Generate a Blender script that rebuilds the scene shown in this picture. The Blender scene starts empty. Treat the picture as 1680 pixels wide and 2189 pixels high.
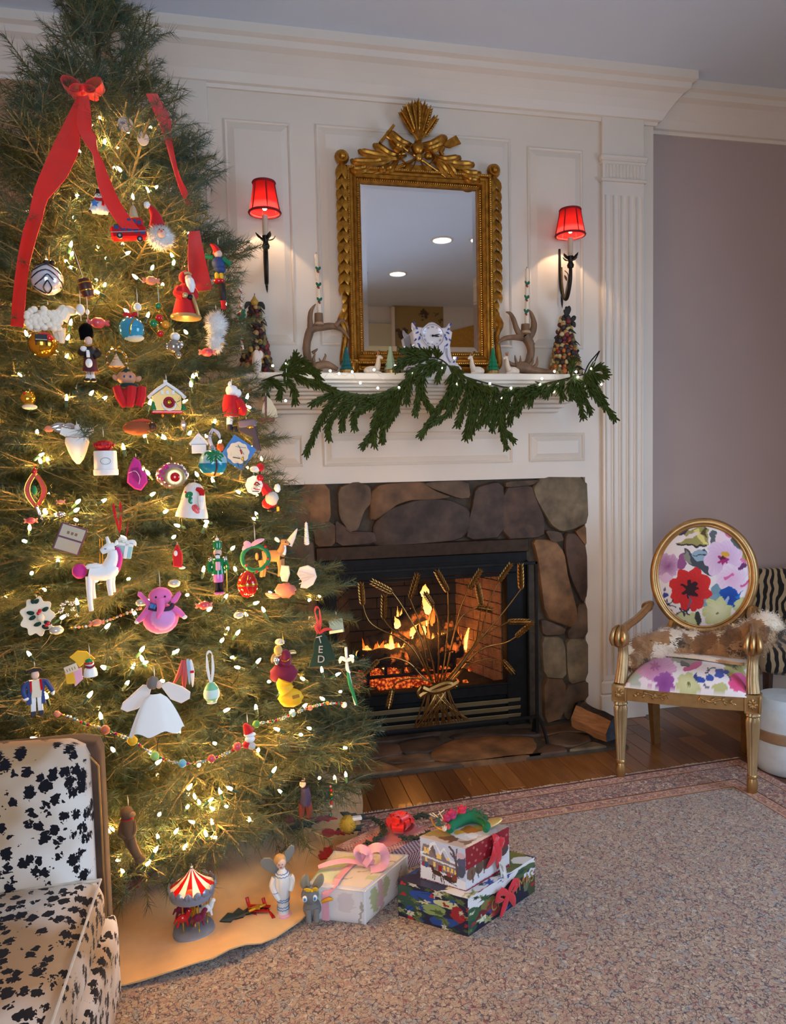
import bpy, bmesh, math, random
import numpy as np
from mathutils import Vector, Matrix, noise as mnoise
random.seed(7); np.random.seed(7)
SC = bpy.context.scene; COL = SC.collection
# ------------------------------------------------------------ camera
CAM_H = 1.35; FPX = 1510.0; PCX, PCY = 840.0,1094.5
_x = Vector((7060,-254, FPX)).normalized()
_d = Vector((510,23150, FPX)); _d = (_d - _x * _d.dot(_x)).normalized()
_z = -_d; _y = _z.cross(_x)
RW = Matrix((_x, _y, _z))                     # camera axes (right, down, forward) -> room axes
cam_d = bpy.data.cameras.new('camera'); cam = bpy.data.objects.new('camera', cam_d); COL.objects.link(cam)
cam_d.sensor_fit = 'VERTICAL'; cam_d.sensor_height = 36; cam_d.lens = FPX / 2189 * 36
cam_d.clip_start = 0.02; cam_d.clip_end = 60
_m = Matrix((RW @ Vector((1,0,0)), RW @ Vector((0,-1,0)), RW @ Vector((0,0,-1)))).transposed().to_4x4()
cam.matrix_world = Matrix.Translation((0,0, CAM_H)) @ _m
SC.camera = cam
# ------------------------------------------------------------ view, sky, lights
SC.view_settings.view_transform = 'Standard'; SC.view_settings.look = 'None'
SC.view_settings.gamma = 1; SC.view_settings.use_curve_mapping = False
SC.view_settings.exposure = -0.2
cy = SC.cycles
cy.use_denoising = True
try: cy.denoiser = 'OPENIMAGEDENOISE'
except Exception: pass
cy.max_bounces = 8; cy.diffuse_bounces = 3; cy.glossy_bounces = 4; cy.transmission_bounces = 6; cy.transparent_max_bounces = 12
cy.adaptive_threshold = .02; cy.sample_clamp_indirect = 2.5; cy.sample_clamp_direct = 0
cy.caustics_reflective = True; cy.blur_glossy = 1.0; cy.caustics_refractive = False; cy.use_light_tree = True
W = bpy.data.worlds.new('sky'); SC.world = W; W.use_nodes = True
wn = W.node_tree.nodes; wn.clear()
_o = wn.new('ShaderNodeOutputWorld'); _b = wn.new('ShaderNodeBackground'); _s = wn.new('ShaderNodeTexSky')
_s.sky_type = 'HOSEK_WILKIE'; _s.turbidity = 6; _s.sun_direction = (0.2,-0.8,0.35)
W.node_tree.links.new(_s.outputs[0], _b.inputs[0]); W.node_tree.links.new(_b.outputs[0], _o.inputs[0]); _b.inputs[1].default_value = 0.5
def area(name, loc, target, sx, sy, power, col, spread=3.14):
 L = bpy.data.lights.new(name, 'AREA'); L.shape = 'RECTANGLE'; L.size = sx; L.size_y = sy; L.energy = power; L.color = col; L.spread = spread
 o = bpy.data.objects.new(name, L); COL.objects.link(o); o.location = loc
 o.rotation_euler = (Vector(target) - Vector(loc)).to_track_quat('-Z', 'Y').to_euler(); return o
# daylight entering by the two windows of the room (right wall, rear wall)
area('daylight_right_window', (3.37,.7,1.3),(.4,1.6,.5),1.5,1.7,62,(.50,.70,1.0),2.5)
area('daylight_rear_window', (-.1,-1.76,1.35),(.4,3,1.0),1.3,1.7,58,(.62,.78,1.0),2.5)

# ------------------------------------------------------------ pixel -> room helpers
def ray(px, py): return RW @ Vector(((px - PCX) / FPX, (py - PCY) / FPX, 1.0))
CO = Vector((0,0, CAM_H))
def on_z(px, py, z=0.0): r = ray(px, py); return CO + r * ((z - CAM_H) / r.z)
def on_y(px, py, y): r = ray(px, py); return CO + r * (y / r.y)
def at_d(px, py, d): return CO + ray(px, py) * d            # d = depth along the view axis
def depth(p): return (RW.transposed() @ (Vector(p) - CO)).z
def pxm(p): return depth(p) / FPX                            # metres per pixel at p
# ------------------------------------------------------------ materials
MATS = {}
def lk(nt, a, b): nt.links.new(a, b)
def M(name, col=(.8,.8,.8), rough=.5, metal=0.0, var=.10, scale=30, bump=0.0, emit=None, es=0.0, trans=0.0, coat=0.0, sheen=0.0, alpha=1.0, sss=0.0, ior=1.45, stretch=None, spec=None):
 if name in MATS: return MATS[name]
 m = bpy.data.materials.new(name); m.use_nodes = True; nt = m.node_tree; b = nt.nodes['Principled BSDF']
 b.inputs['Roughness'].default_value = rough; b.inputs['Metallic'].default_value = metal
 b.inputs['Transmission Weight'].default_value = trans; b.inputs['Coat Weight'].default_value = coat
 b.inputs['Sheen Weight'].default_value = sheen; b.inputs['Alpha'].default_value = alpha; b.inputs['IOR'].default_value = ior
 if spec is not None: b.inputs['Specular IOR Level'].default_value = spec
 if sss: b.inputs['Subsurface Weight'].default_value = sss; b.inputs['Subsurface Scale'].default_value = .01
 tc = nt.nodes.new('ShaderNodeTexCoord'); n = nt.nodes.new('ShaderNodeTexNoise'); n.inputs['Scale'].default_value = scale; n.inputs['Detail'].default_value = 3
 src = tc.outputs['Object']
 if stretch:
  mp = nt.nodes.new('ShaderNodeMapping'); mp.inputs['Scale'].default_value = stretch; lk(nt, src, mp.inputs[0]); src = mp.outputs[0]
 lk(nt, src, n.inputs['Vector'])
 r = nt.nodes.new('ShaderNodeValToRGB'); e = r.color_ramp.elements
 c = Vector(col[:3]); e[0].position = .3; e[1].position = .7
 e[0].color = (*[max(0, x * (1 - var)) for x in c],1); e[1].color = (*[min(1, x * (1 + var)) for x in c],1)
 lk(nt, n.outputs['Fac'], r.inputs[0]); lk(nt, r.outputs[0], b.inputs['Base Color'])
 if bump:
  bp = nt.nodes.new('ShaderNodeBump'); bp.inputs['Strength'].default_value = bump; bp.inputs['Distance'].default_value = .004
  lk(nt, n.outputs['Fac'], bp.inputs['Height']); lk(nt, bp.outputs[0], b.inputs['Normal'])
 if emit: b.inputs['Emission Color'].default_value = (*emit, 1); b.inputs['Emission Strength'].default_value = es
 MATS[name] = m; return m
def VC(name, rough=.7, bump=0.0, sheen=0.0, metal=0.0, coat=0.0, scale=300):          # printed / painted surface: colour attribute
 if name in MATS: return MATS[name]
 m = M(name, rough=rough, bump=bump, sheen=sheen, metal=metal, coat=coat, scale=scale); nt = m.node_tree
 a = nt.nodes.new('ShaderNodeVertexColor'); a.layer_name = 'Col'; lk(nt, a.outputs[0], nt.nodes['Principled BSDF'].inputs['Base Color']); return m
def nodes(m): return m.node_tree, m.node_tree.nodes['Principled BSDF']
def lin(r, g, b):                                             # sRGB 0-255 -> linear
 f = lambda c: (c / 255 / 12.92) if c / 255 <= .04045 else ((c / 255 + .055) / 1.055) ** 2.4
 return (f(r), f(g), f(b))
# ------------------------------------------------------------ mesh builder
class G:
 def __init__(s): s.v = []; s.f = []; s.mi = []; s.sm = []; s.T = Matrix.Identity(4); s.mats = []; s.cur = 0; s.col = None
 def mat(s, m):
  if m not in s.mats: s.mats.append(m)
  s.cur = s.mats.index(m); return s
 def add(s, vs, fs, smooth=True):
  o = len(s.v); T = s.T; s.v.extend(T @ Vector(p) for p in vs)
  for f in fs: s.f.append(tuple(o + i for i in f)); s.mi.append(s.cur); s.sm.append(smooth)
  return s
 def box(s, c, d, b=0.0, rot=None):
  x, y, z = d[0] / 2, d[1] / 2, d[2] / 2; old = s.T
  s.T = old @ Matrix.Translation(c) @ (rot.to_4x4() if rot else Matrix.Identity(4))
  if b <= 0:
   vs = [(i * x, j * y, k * z) for k in (-1,1) for j in (-1,1) for i in (-1,1)]
   s.add(vs, [(0,2,3,1),(4,5,7,6),(0,1,5,4),(2,6,7,3),(0,4,6,2),(1,3,7,5)], False)
  else:
   b = min(b, x, y, z) * .999; vs = []; idx = {}
   for k in (-1,1):
    for j in (-1,1):
     for i in (-1,1):
      for a in range(3):
       p = [i * (x - b), j * (y - b), k * (z - b)]; p[a] = (i * x, j * y, k * z)[a]; idx[(i, j, k, a)] = len(vs); vs.append(tuple(p))
   fs = []; S = (-1,1)
   for q in S:
    fs.append([idx[(q, -1,-1,0)], idx[(q, 1,-1,0)], idx[(q, 1,1,0)], idx[(q, -1,1,0)]][::q])
    fs.append([idx[(-1, q, -1,1)], idx[(-1, q, 1,1)], idx[(1, q, 1,1)], idx[(1, q, -1,1)]][::q])
    fs.append([idx[(-1,-1, q, 2)], idx[(1,-1, q, 2)], idx[(1,1, q, 2)], idx[(-1,1, q, 2)]][::q])
    for r in S:
     fs.append([idx[(-1, q, r, 1)], idx[(-1, q, r, 2)], idx[(1, q, r, 2)], idx[(1, q, r, 1)]][::q * r])
     fs.append([idx[(q, -1, r, 2)], idx[(q, -1, r, 0)], idx[(q, 1, r, 0)], idx[(q, 1, r, 2)]][::q * r])
     fs.append([idx[(q, r, -1,0)], idx[(q, r, -1,1)], idx[(q, r, 1,1)], idx[(q, r, 1,0)]][::q * r])
     for t in S: fs.append([idx[(q, r, t, 0)], idx[(q, r, t, 1)], idx[(q, r, t, 2)]][::q * r * t])
   s.add(vs, fs, False)
  s.T = old; return s
 def tube(s, pts, r, n=8, cap=True, closed=False, flat=None):
  pts = [Vector(p) for p in pts]; N = len(pts)
  rs = [r] * N if isinstance(r, (int, float)) else list(r)
  if len(rs) != N: rs = [rs[min(len(rs) - 1, int(i * (len(rs) - 1) / max(1, N - 1)))] + (rs[min(len(rs) - 1, int(i * (len(rs) - 1) / max(1, N - 1)) + 1)] - rs[int(i * (len(rs) - 1) / max(1, N - 1))]) * ((i * (len(rs) - 1) / max(1, N - 1)) % 1) for i in range(N)]
  vs = []; up = None
  for i in range(N):
   a = pts[(i - 1) % N] if (closed or i) else pts[0]; b = pts[(i + 1) % N] if (closed or i < N - 1) else pts[-1]
   t = (b - a); t = t.normalized() if t.length > 1e-9 else Vector((0,0,1))
   if up is None: up = Vector((0,0,1)) if abs(t.z) < .9 else Vector((1,0,0))
   sd = t.cross(up)
   if sd.length < 1e-6: sd = t.cross(Vector((.3,.9,.1)))
   sd.normalize(); up = sd.cross(t).normalized()
   for k in range(n):
    an = 2 * math.pi * k / n; ca, sa = math.cos(an), math.sin(an)
    if flat: sa *= flat
    vs.append(pts[i] + (sd * ca + up * sa) * rs[i])
  fs = []
  for i in range(N if closed else N - 1):
   j = (i + 1) % N
   for k in range(n): k2 = (k + 1) % n; fs.append((i * n + k, i * n + k2, j * n + k2, j * n + k))
  if cap and not closed: fs.append(tuple(range(n))[::-1]); fs.append(tuple((N - 1) * n + k for k in range(n)))
  return s.add(vs, fs)
 def lathe(s, prof, n=20, c=(0,0,0), rot=None, sx=1, sy=1, smooth=True, flute=0, nf=0, cap=True):
  old = s.T; s.T = old @ Matrix.Translation(c) @ (rot.to_4x4() if rot else Matrix.Identity(4)); vs = []; fs = []
  for r, z in prof:
   for k in range(n):
    a = 2 * math.pi * k / n; rr = r * (1 - flute * (.5 + .5 * math.cos(nf * a))) if flute else r
    vs.append((rr * math.cos(a) * sx, rr * math.sin(a) * sy, z))
  for i in range(len(prof) - 1):
   for k in range(n): k2 = (k + 1) % n; fs.append((i * n + k, i * n + k2,(i + 1) * n + k2,(i + 1) * n + k))
  if cap and prof[0][0] > 1e-5: fs.append(tuple(range(n))[::-1])
  if cap and prof[-1][0] > 1e-5: fs.append(tuple((len(prof) - 1) * n + k for k in range(n)))
  s.add(vs, fs, smooth); s.T = old; return s
 def ell(s, c, r, nu=14, nv=9, rot=None, nz=0.0, nf=3.0):
  if isinstance(r, (int, float)): r = (r, r, r)
  old = s.T; s.T = old @ Matrix.Translation(c) @ (rot.to_4x4() if rot else Matrix.Identity(4)); vs = [(0,0,-r[2])]; fs = []
  for j in range(1, nv):
   ph = -math.pi / 2 + math.pi * j / nv
   for k in range(nu):
    a = 2 * math.pi * k / nu; d = Vector((math.cos(ph) * math.cos(a), math.cos(ph) * math.sin(a), math.sin(ph)))
    q = 1 + (nz * mnoise.noise(d * nf + Vector(c) * 1.7) if nz else 0); vs.append((d.x * r[0] * q, d.y * r[1] * q, d.z * r[2] * q))
  vs.append((0,0, r[2])); L = len(vs) - 1
  for k in range(nu):
   k2 = (k + 1) % nu; fs.append((0,1 + k2,1 + k)); fs.append((L, L - nu + k, L - nu + k2))
   for j in range(nv - 2): a = 1 + j * nu; fs.append((a + k, a + k2, a + nu + k2, a + nu + k))
  s.add(vs, fs); s.T = old; return s
 def prism(s, pts, y0, y1, b=0.0, smooth=False, c=(0,0), rot=0.0, sc=1.0):      # outline in x,z ; extruded along y ; b = rounded front/back edge
  ca, sa = math.cos(rot), math.sin(rot); P = [(c[0] + sc * (x * ca - z * sa), c[1] + sc * (x * sa + z * ca)) for x, z in pts]; n = len(P)
  ar = sum(P[i][0] * P[(i + 1) % n][1] - P[(i + 1) % n][0] * P[i][1] for i in range(n))
  if ar < 0: P = P[::-1]
  if y0 > y1: y0, y1 = y1, y0
  def ins(d):
   o = []
   for i in range(n):
    a, q, e = Vector(P[i - 1]), Vector(P[i]), Vector(P[(i + 1) % n]); t1 = (q - a); t2 = (e - q)
    t1 = t1.normalized() if t1.length > 1e-9 else Vector((1,0)); t2 = t2.normalized() if t2.length > 1e-9 else t1
    nn = Vector((-(t1.y + t2.y), t1.x + t2.x)); nn = nn.normalized() if nn.length > 1e-6 else Vector((-t1.y, t1.x)); o.append(tuple(q + nn * d))
   return o
  rings = [(P, y0),(P, y1)] if b <= 0 else [(ins(b), y0),(P, y0 + b),(P, y1 - b),(ins(b), y1)]
  vs = [(x, y, z) for R, y in rings for x, z in R]; fs = []
  for j in range(len(rings) - 1):
   for i in range(n): i2 = (i + 1) % n; fs.append((j * n + i, j * n + i2,(j + 1) * n + i2,(j + 1) * n + i)[::1])
  fs.append(tuple(range(n))[::-1] if False else tuple(range(n))); fs.append(tuple((len(rings) - 1) * n + i for i in range(n))[::-1])
  return s.add(vs, fs, smooth)
 def sheet(s, grid, th=0.0, smooth=True):                                           # grid[i][j] of points; th = thickness
  ni, nj = len(grid), len(grid[0]); P = [[Vector(p) for p in row] for row in grid]
  def nrm(i, j):
   a = P[min(i + 1, ni - 1)][j] - P[max(i - 1,0)][j]; b = P[i][min(j + 1, nj - 1)] - P[i][max(j - 1,0)]; c = a.cross(b); return c.normalized() if c.length > 1e-12 else Vector((0,0,1))
  vs = [P[i][j] for i in range(ni) for j in range(nj)]; fs = [(i * nj + j, (i + 1) * nj + j, (i + 1) * nj + j + 1, i * nj + j + 1) for i in range(ni - 1) for j in range(nj - 1)]
  if th:
   o = len(vs); vs += [P[i][j] - nrm(i, j) * th for i in range(ni) for j in range(nj)]; fs += [tuple(o + q for q in f)[::-1] for f in fs]
   ring = [(0, j) for j in range(nj)] + [(i, nj - 1) for i in range(1, ni)] + [(ni - 1, j) for j in range(nj - 2,-1,-1)] + [(i, 0) for i in range(ni - 2,0,-1)]
   for q in range(len(ring)):
    a = ring[q]; b = ring[(q + 1) % len(ring)]; a, b = a[0] * nj + a[1], b[0] * nj + b[1]; fs.append((a, b, o + b, o + a))
  return s.add(vs, fs, smooth)
 def leaf(s, base, tip, w, up=(0,-1,0), bend=0.0, th=None, n=5, fold=.25):       # solid leaf with a mid rib; bend bows it along up
  a, b = Vector(base), Vector(tip); ax = b - a; L = ax.length; u = Vector(up); u = (u - ax * (u.dot(ax) / max(L * L, 1e-12))).normalized(); sd = ax.cross(u).normalized(); th = th or w * .18
  vs = []; fs = []
  for i in range(n + 1):
   t = i / n; c = a + ax * t + u * (bend * L * math.sin(math.pi * t * .9)); ww = w * .5 * (math.sin(math.pi * (t * .86 + .1)) ** .8 if t < 1 else .04)
   vs += [c - sd * ww + u * (fold * ww), c + u * th * .5, c + sd * ww + u * (fold * ww), c - u * th * .6]
  for i in range(n):
   q = i * 4
   for k in range(4): k2 = (k + 1) % 4; fs.append((q + k, q + k2, q + 4 + k2, q + 4 + k))
  fs += [(3,2,1,0),(n * 4, n * 4 + 1, n * 4 + 2, n * 4 + 3)]
  return s.add(vs, fs)
 def blade(s, pts, w, up=(0,-1,0), th=None, n=10, prof=None, rib=.5):             # solid leaf along a curve, its flat side towards up
  Q = spline(pts, n); N = len(Q); u0 = Vector(up); th = th or w * .3; vs = []; fs = []
  for i, c in enumerate(Q):
   t = (Q[min(i + 1, N - 1)] - Q[max(i - 1,0)]).normalized(); u = (u0 - t * u0.dot(t)).normalized(); sd = t.cross(u); q = i / (N - 1)
   ww = w * .5 * (prof(q) if prof else max(.05, math.sin(math.pi * min(.97, q * .82 + .13)) ** .8)); tt = th * .5 * (.35 + .65 * math.sin(math.pi * (q * .8 + .15)))
   vs += [c - sd * ww, c - sd * ww * .45 + u * tt, c + u * tt * (1 - rib), c + sd * ww * .45 + u * tt, c + sd * ww, c - u * tt]
  for i in range(N - 1):
   for k in range(6): k2 = (k + 1) % 6; fs.append((i * 6 + k, i * 6 + k2, i * 6 + 6 + k2, i * 6 + 6 + k))
  fs += [tuple(range(6))[::-1], tuple((N - 1) * 6 + k for k in range(6))]
  return s.add(vs, fs)
 def ear(s, a, b, w, n=7):                                                          # ear of wheat: kernels in rows, short awns
  a, b = Vector(a), Vector(b); ax = b - a; L = ax.length; t = ax.normalized(); sd = t.cross(Vector((0,1,0))).normalized(); fr = t.cross(sd); s.tube([a, b], w * .1,5)
  for k in range(n):
   for d in (sd, -sd, fr, -fr):
    q = .75 + .25 * math.sin(math.pi * (k + 1) / (n + 1)); p = a + ax * ((k + (.5 if d in (fr, -fr) else .25)) / n) + d * w * .26 * q; dr = (t + d * .45).normalized()
    s.tube([p - dr * L * .06, p, p + dr * L * .08, p + dr * L * .17],[w * .07, w * .19 * q, w * .14 * q, w * .02],5)
 def build(s, name, parent=None, kind=None, label=None, loc=None, auto=True):
  me = bpy.data.meshes.new(name); me.from_pydata([tuple(p) for p in s.v],[], s.f)
  for m in s.mats: me.materials.append(m)
  me.polygons.foreach_set('material_index', s.mi); me.polygons.foreach_set('use_smooth', s.sm); me.update()
  if s.col is not None:
   at = me.color_attributes.new('Col', 'FLOAT_COLOR', 'POINT'); c = np.ones((len(s.v),4), np.float32); c[:, :3] = s.col; at.data.foreach_set('color', c.ravel())
  bm = bmesh.new(); bm.from_mesh(me); bmesh.ops.recalc_face_normals(bm, faces=bm.faces); bm.to_mesh(me); bm.free()
  if any(s.sm) and auto: me.set_sharp_from_angle(angle=math.radians(42))
  return link(name, me, parent, kind, label, loc)
def link(name, me, parent=None, kind=None, label=None, loc=None):
 o = bpy.data.objects.new(name, me); COL.objects.link(o)
 if parent: o.parent = parent
 if kind: o['kind'] = kind
 if label: o['label'] = label
 if loc is not None: o.location = loc
 return o
def thing(name, label, cat, loc=(0,0,0), rz=0.0, group=None, scale=1.0):
 o = bpy.data.objects.new(name, None); COL.objects.link(o); o.location = loc; o.rotation_euler = (0,0, rz); o.scale = (scale,) * 3
 o.empty_display_size = .01; o['label'] = label; o['category'] = cat
 if group: o['group'] = group
 return o
def tag(o, label, cat, group=None):
 o['label'] = label; o['category'] = cat
 if group: o['group'] = group
 return o
def dup(root, loc, rz=None, label=None):
 r = root.copy(); COL.objects.link(r); r.location = loc
 if rz is not None: r.rotation_euler = (0,0, rz)
 if label: r['label'] = label
 for ch in list(root.children):
  c = ch.copy(); COL.objects.link(c); c.parent = r
  for g in ch.children: d = g.copy(); COL.objects.link(d); d.parent = c
 return r
def spline(pts, n=20, closed=False):                         # Catmull-Rom through points
 P = [Vector(p) for p in pts]; N = len(P); out = []; segs = N if closed else N - 1
 for i in range(segs):
  g = lambda k: P[k % N] if closed else P[max(0, min(N - 1, k))]
  p0, p1, p2, p3 = g(i - 1), g(i), g(i + 1), g(i + 2); m = max(2, n // segs)
  for j in range(m):
   t = j / m; out.append(.5 * ((2 * p1) + (p2 - p0) * t + (2 * p0 - 5 * p1 + 4 * p2 - p3) * t * t + (3 * p1 - p0 - 3 * p2 + p3) * t ** 3))
 if not closed: out.append(P[-1])
 return out
def circ(r, n=20, c=(0,0), rz=None, a0=0.0): return [(c[0] + r * math.cos(a0 + 2 * math.pi * i / n), c[1] + (rz or r) * math.sin(a0 + 2 * math.pi * i / n)) for i in range(n)]
def star(r1, r2, n=5, a0=math.pi / 2): return [((r1 if i % 2 == 0 else r2) * math.cos(a0 + math.pi * i / n),(r1 if i % 2 == 0 else r2) * math.sin(a0 + math.pi * i / n)) for i in range(2 * n)]
def chaikin(P, k=1):
 for _ in range(k):
  Q = []
  for i in range(len(P)):
   a, b = Vector(P[i]), Vector(P[(i + 1) % len(P)]); Q += [tuple(a * .75 + b * .25), tuple(a * .25 + b * .75)]
  P = Q
 return P
def RX(a): return Matrix.Rotation(a, 3, 'X')
def RY(a): return Matrix.Rotation(a, 3, 'Y')
def RZ(a): return Matrix.Rotation(a, 3, 'Z')
def sweep(g, path, prof, closed=False):                      # path in xy (room outline); prof = (out, z); out is to the right of travel
 P = [Vector(p) for p in path]; n = len(P); rows = []
 for i in range(n):
  a = P[i - 1] if (i or closed) else None; b = P[(i + 1) % n] if (i < n - 1 or closed) else None
  t1 = (P[i] - a).normalized() if a is not None else None; t2 = (b - P[i]).normalized() if b is not None else None
  n1 = Vector((t1.y, -t1.x)) if t1 else None; n2 = Vector((t2.y, -t2.x)) if t2 else None
  if n1 is None: m = n2
  elif n2 is None: m = n1
  else: m = (n1 + n2) / max(.2,1 + n1.dot(n2))
  rows.append([(P[i].x + m.x * o, P[i].y + m.y * o, z) for o, z in prof])
 k = len(prof); vs = [p for r in rows for p in r]; fs = []
 for i in range(n if closed else n - 1):
  j = (i + 1) % n
  for q in range(k): q2 = (q + 1) % k; fs.append((i * k + q, i * k + q2, j * k + q2, j * k + q))
 if not closed: fs += [tuple(range(k)), tuple((n - 1) * k + q for q in range(k))]
 g.add(vs, fs, False)
# ============================================================ THE ROOM
CEIL = 3.24; YW = 3.32; YR = 3.40; XR = 3.3; XL = -1.45; YB = -1.7
PAINT = M('white_panel_paint', lin(228,214,196),.42, var=.03, scale=3)
PAINT2 = M('white_trim_paint', lin(230,218,202),.38, var=.03, scale=3)
TAN = M('mauve_wall_paint', lin(183,163,155),.8, var=.03, scale=2)
TANL = M('warm_lit_wall_paint', lin(178,140,108),.8, var=.03, scale=2)  # left walls: warm light of the tree lamps put into the colour
CEILM = M('ceiling_paint', lin(218,230,244),.85, var=.02, scale=2)
DARK = M('black_metal', (.012,.012,.012),.45,.6, var=.3)
def struct(name, g, parent=None): return g.build(name, parent, 'structure')
g = G().mat(M('subfloor', (.12,.07,.04),.8)); g.box(((XL + XR) / 2,(YB + YR) / 2 + .2,-.06),(XR - XL + .3, YR - YB + .9,.09)); floor = struct('floor', g)
# oak floorboards running towards the fireplace wall
_wm = []
for i, c in enumerate([(128,80,40),(142,92,48),(112,68,34),(96,58,32),(134,84,38)]):
 m = M('oak_board_%s' % 'abcde'[i], lin(*c),.32, var=.22, scale=6, stretch=(9,.7,9), bump=.08, coat=.25); _wm.append(m)
BW = .083; meshes = {}; x = XL; k = 0
def plank_mesh(L, mi):
 key = (L, mi)
 if key not in meshes:
  g = G().mat(_wm[mi]); g.box((0,0,-.006),(BW - .0012, L - .0012,.012),.0012)
  me = bpy.data.meshes.new('plank'); me.from_pydata([tuple(p) for p in g.v],[], g.f); me.materials.append(_wm[mi]); me.update(); meshes[key] = me
 return meshes[key]
rr = random.Random(3)
while x < XR - .04:
 y = 1.0 - rr.choice([0,.1,.2,.3]); xc = x + BW / 2
 while y < YR + .02:
  L = rr.choice([.7,.9,1.1,1.3]); y1 = min(y + L, YR + .04)
  if .0 < xc < 1.74 and y1 > 2.943: y1 = 2.943; stop = True
  else: stop = False
  Lq = round(y1 - y, 3)
  if Lq > .004: link('plank', plank_mesh(Lq, rr.randrange(5)), floor, loc=(xc, (y + y1) / 2,0))
  y = y1
  if stop: break
 x += BW; k += 1
# breast (panelled chimney wall)
BX0, BX1, SX0, SX1, SZ = -.40,2.10,.003,1.717,1.272
g = G().mat(PAINT)
def bx(g, x0, x1, y0, y1, z0, z1, b=0): return g.box(((x0 + x1) / 2,(y0 + y1) / 2,(z0 + z1) / 2),(x1 - x0, y1 - y0, z1 - z0), b)
bx(g, BX0, SX0, YW, 3.9,0, CEIL); bx(g, SX1, BX1, YW, 3.9,0, CEIL); bx(g, SX0, SX1, YW, 3.9, SZ, CEIL); wall_back = struct('wall_back', g)
def panel(x0, x1, z0, z1, y, bev=.045, dep=.012, m=None):         # raised field with wide bevel inside an applied moulding
 g = G().mat(m or PAINT); e = .013
 def ring(d, yy): return [(x0 + d, yy, z0 + d),(x1 - d, yy, z0 + d),(x1 - d, yy, z1 - d),(x0 + d, yy, z1 - d)]
 R = [ring(0, y + .004), ring(0, y - .005), ring(e * .5, y - .009), ring(e, y - .005), ring(e * 1.15, y - .0005), ring(bev, y - dep), ring(bev + .002, y - dep)]
 vs = [p for r in R for p in r]; fs = []
 for i in range(len(R) - 1):
  for q in range(4): q2 = (q + 1) % 4; fs.append((i * 4 + q, i * 4 + q2,(i + 1) * 4 + q2,(i + 1) * 4 + q))
 fs.append(tuple(range((len(R) - 1) * 4, len(R) * 4))); g.add(vs, fs, False); return g.build('panel', wall_back)
panel(-.02,.276,1.915,2.905, YW); panel(.387,1.333,1.915,2.912, YW); panel(1.417,1.71,1.915,2.885, YW)
panel(.002,.29,1.355,1.50, YW, .04); panel(.382,1.326,1.353,1.512, YW, .04); panel(1.414,1.714,1.355,1.497, YW, .04)
# fluted pilasters
def pilaster(x0, x1):
 g = G().mat(PAINT2); w = x1 - x0; yf = YW - .022
 bx(g, x0, x1, yf, YW, .21,2.745,.003)
 n = 5; fw = .024; gap = (w - n * fw) / (n + 1)
 sh = g.build('pilaster_shaft', wall_back)
 for i in range(n):                                            # hollow flutes cut between raised fillets: a scooped strip set proud
  c = x0 + gap + fw / 2 + i * (fw + gap); q = G().mat(PAINT2); P = []
  for j in range(9): a = math.pi * j / 8; P.append((c - math.cos(a) * fw / 2, yf - .0035 - .0 + math.sin(a) * .003))
  prof = [(c - fw / 2 - .006, yf),(c - fw / 2 - .003, yf - .007)] + P + [(c + fw / 2 + .003, yf - .007),(c + fw / 2 + .006, yf)]
  vs = [(a, b, z) for z in (.24,2.672) for a, b in prof]; L = len(prof); fs = [(j, j + 1, L + j + 1, L + j) for j in range(L - 1)] + [tuple(range(L)), tuple(range(L, 2 * L))]
  q.add(vs, fs, False); q.build('flute', wall_back)
 q = G().mat(PAINT2); bx(q, x0 - .012, x1 + .012, yf - .006, YW, 0,.135,.004); bx(q, x0 - .008, x1 + .008, yf - .004, YW, .135,.21,.012); q.build('plinth', wall_back)
 q = G().mat(PAINT2); bx(q, x0, x1, yf - .004, YW, 2.745,2.86); bx(q, x0 - .012, x1 + .012, yf - .016, YW, 2.737,2.752,.005)
 bx(q, x0 - .014, x1 + .014, yf - .022, YW, 2.835,2.865,.009); bx(q, x0 - .006, x1 + .006, yf - .01, YW, 2.822,2.838,.004)
 for i in range(11): c = x0 + .012 + (w - .024) * (i + .5) / 11; bx(q, c - .0058, c + .0058, yf - .010, YW, 2.757,2.82,.003)
 q.build('capital', wall_back)
 q = G().mat(PAINT2); bx(q, x0, x1, yf, YW, 2.865, CEIL - .02,.003); q.build('frieze_block', wall_back)
pilaster(1.806,2.036); pilaster(1.72 - 2.036,1.72 - 1.806)
# recessed wall right of the breast, left wall, right wall with its window, rear wall, ceiling
g = G().mat(TAN); bx(g, BX1, XR + .1, YR, YR + .1,0, CEIL); struct('wall_recess', g)
g = G().mat(TANL); bx(g, XL, BX0, YR, YR + .1,0, CEIL); struct('wall_recess_left', g)
g = G().mat(TANL); bx(g, XL - .1, XL, YB, YR + .1,0, CEIL); struct('wall_left', g)
g = G().mat(TAN)
for a in [(-1.8,-.1,0, CEIL),(1.5,3.5,0, CEIL),(-.1,1.5,0,.4),(-.1,1.5,2.15, CEIL)]: bx(g, XR, XR + .1, a[0], a[1], a[2], a[3])
struct('wall_right', g)
PANE = bpy.data.materials.new('window_glass'); PANE.use_nodes = True; nt = PANE.node_tree; nt.nodes.clear()
_o = nt.nodes.new('ShaderNodeOutputMaterial'); _mx = nt.nodes.new('ShaderNodeMixShader'); _t = nt.nodes.new('ShaderNodeBsdfTransparent'); _g = nt.nodes.new('ShaderNodeBsdfGlossy')
_g.inputs['Roughness'].default_value = .02; _mx.inputs[0].default_value = .06
lk(nt, _t.outputs[0], _mx.inputs[1]); lk(nt, _g.outputs[0], _mx.inputs[2]); lk(nt, _mx.outputs[0], _o.inputs[0])
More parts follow.
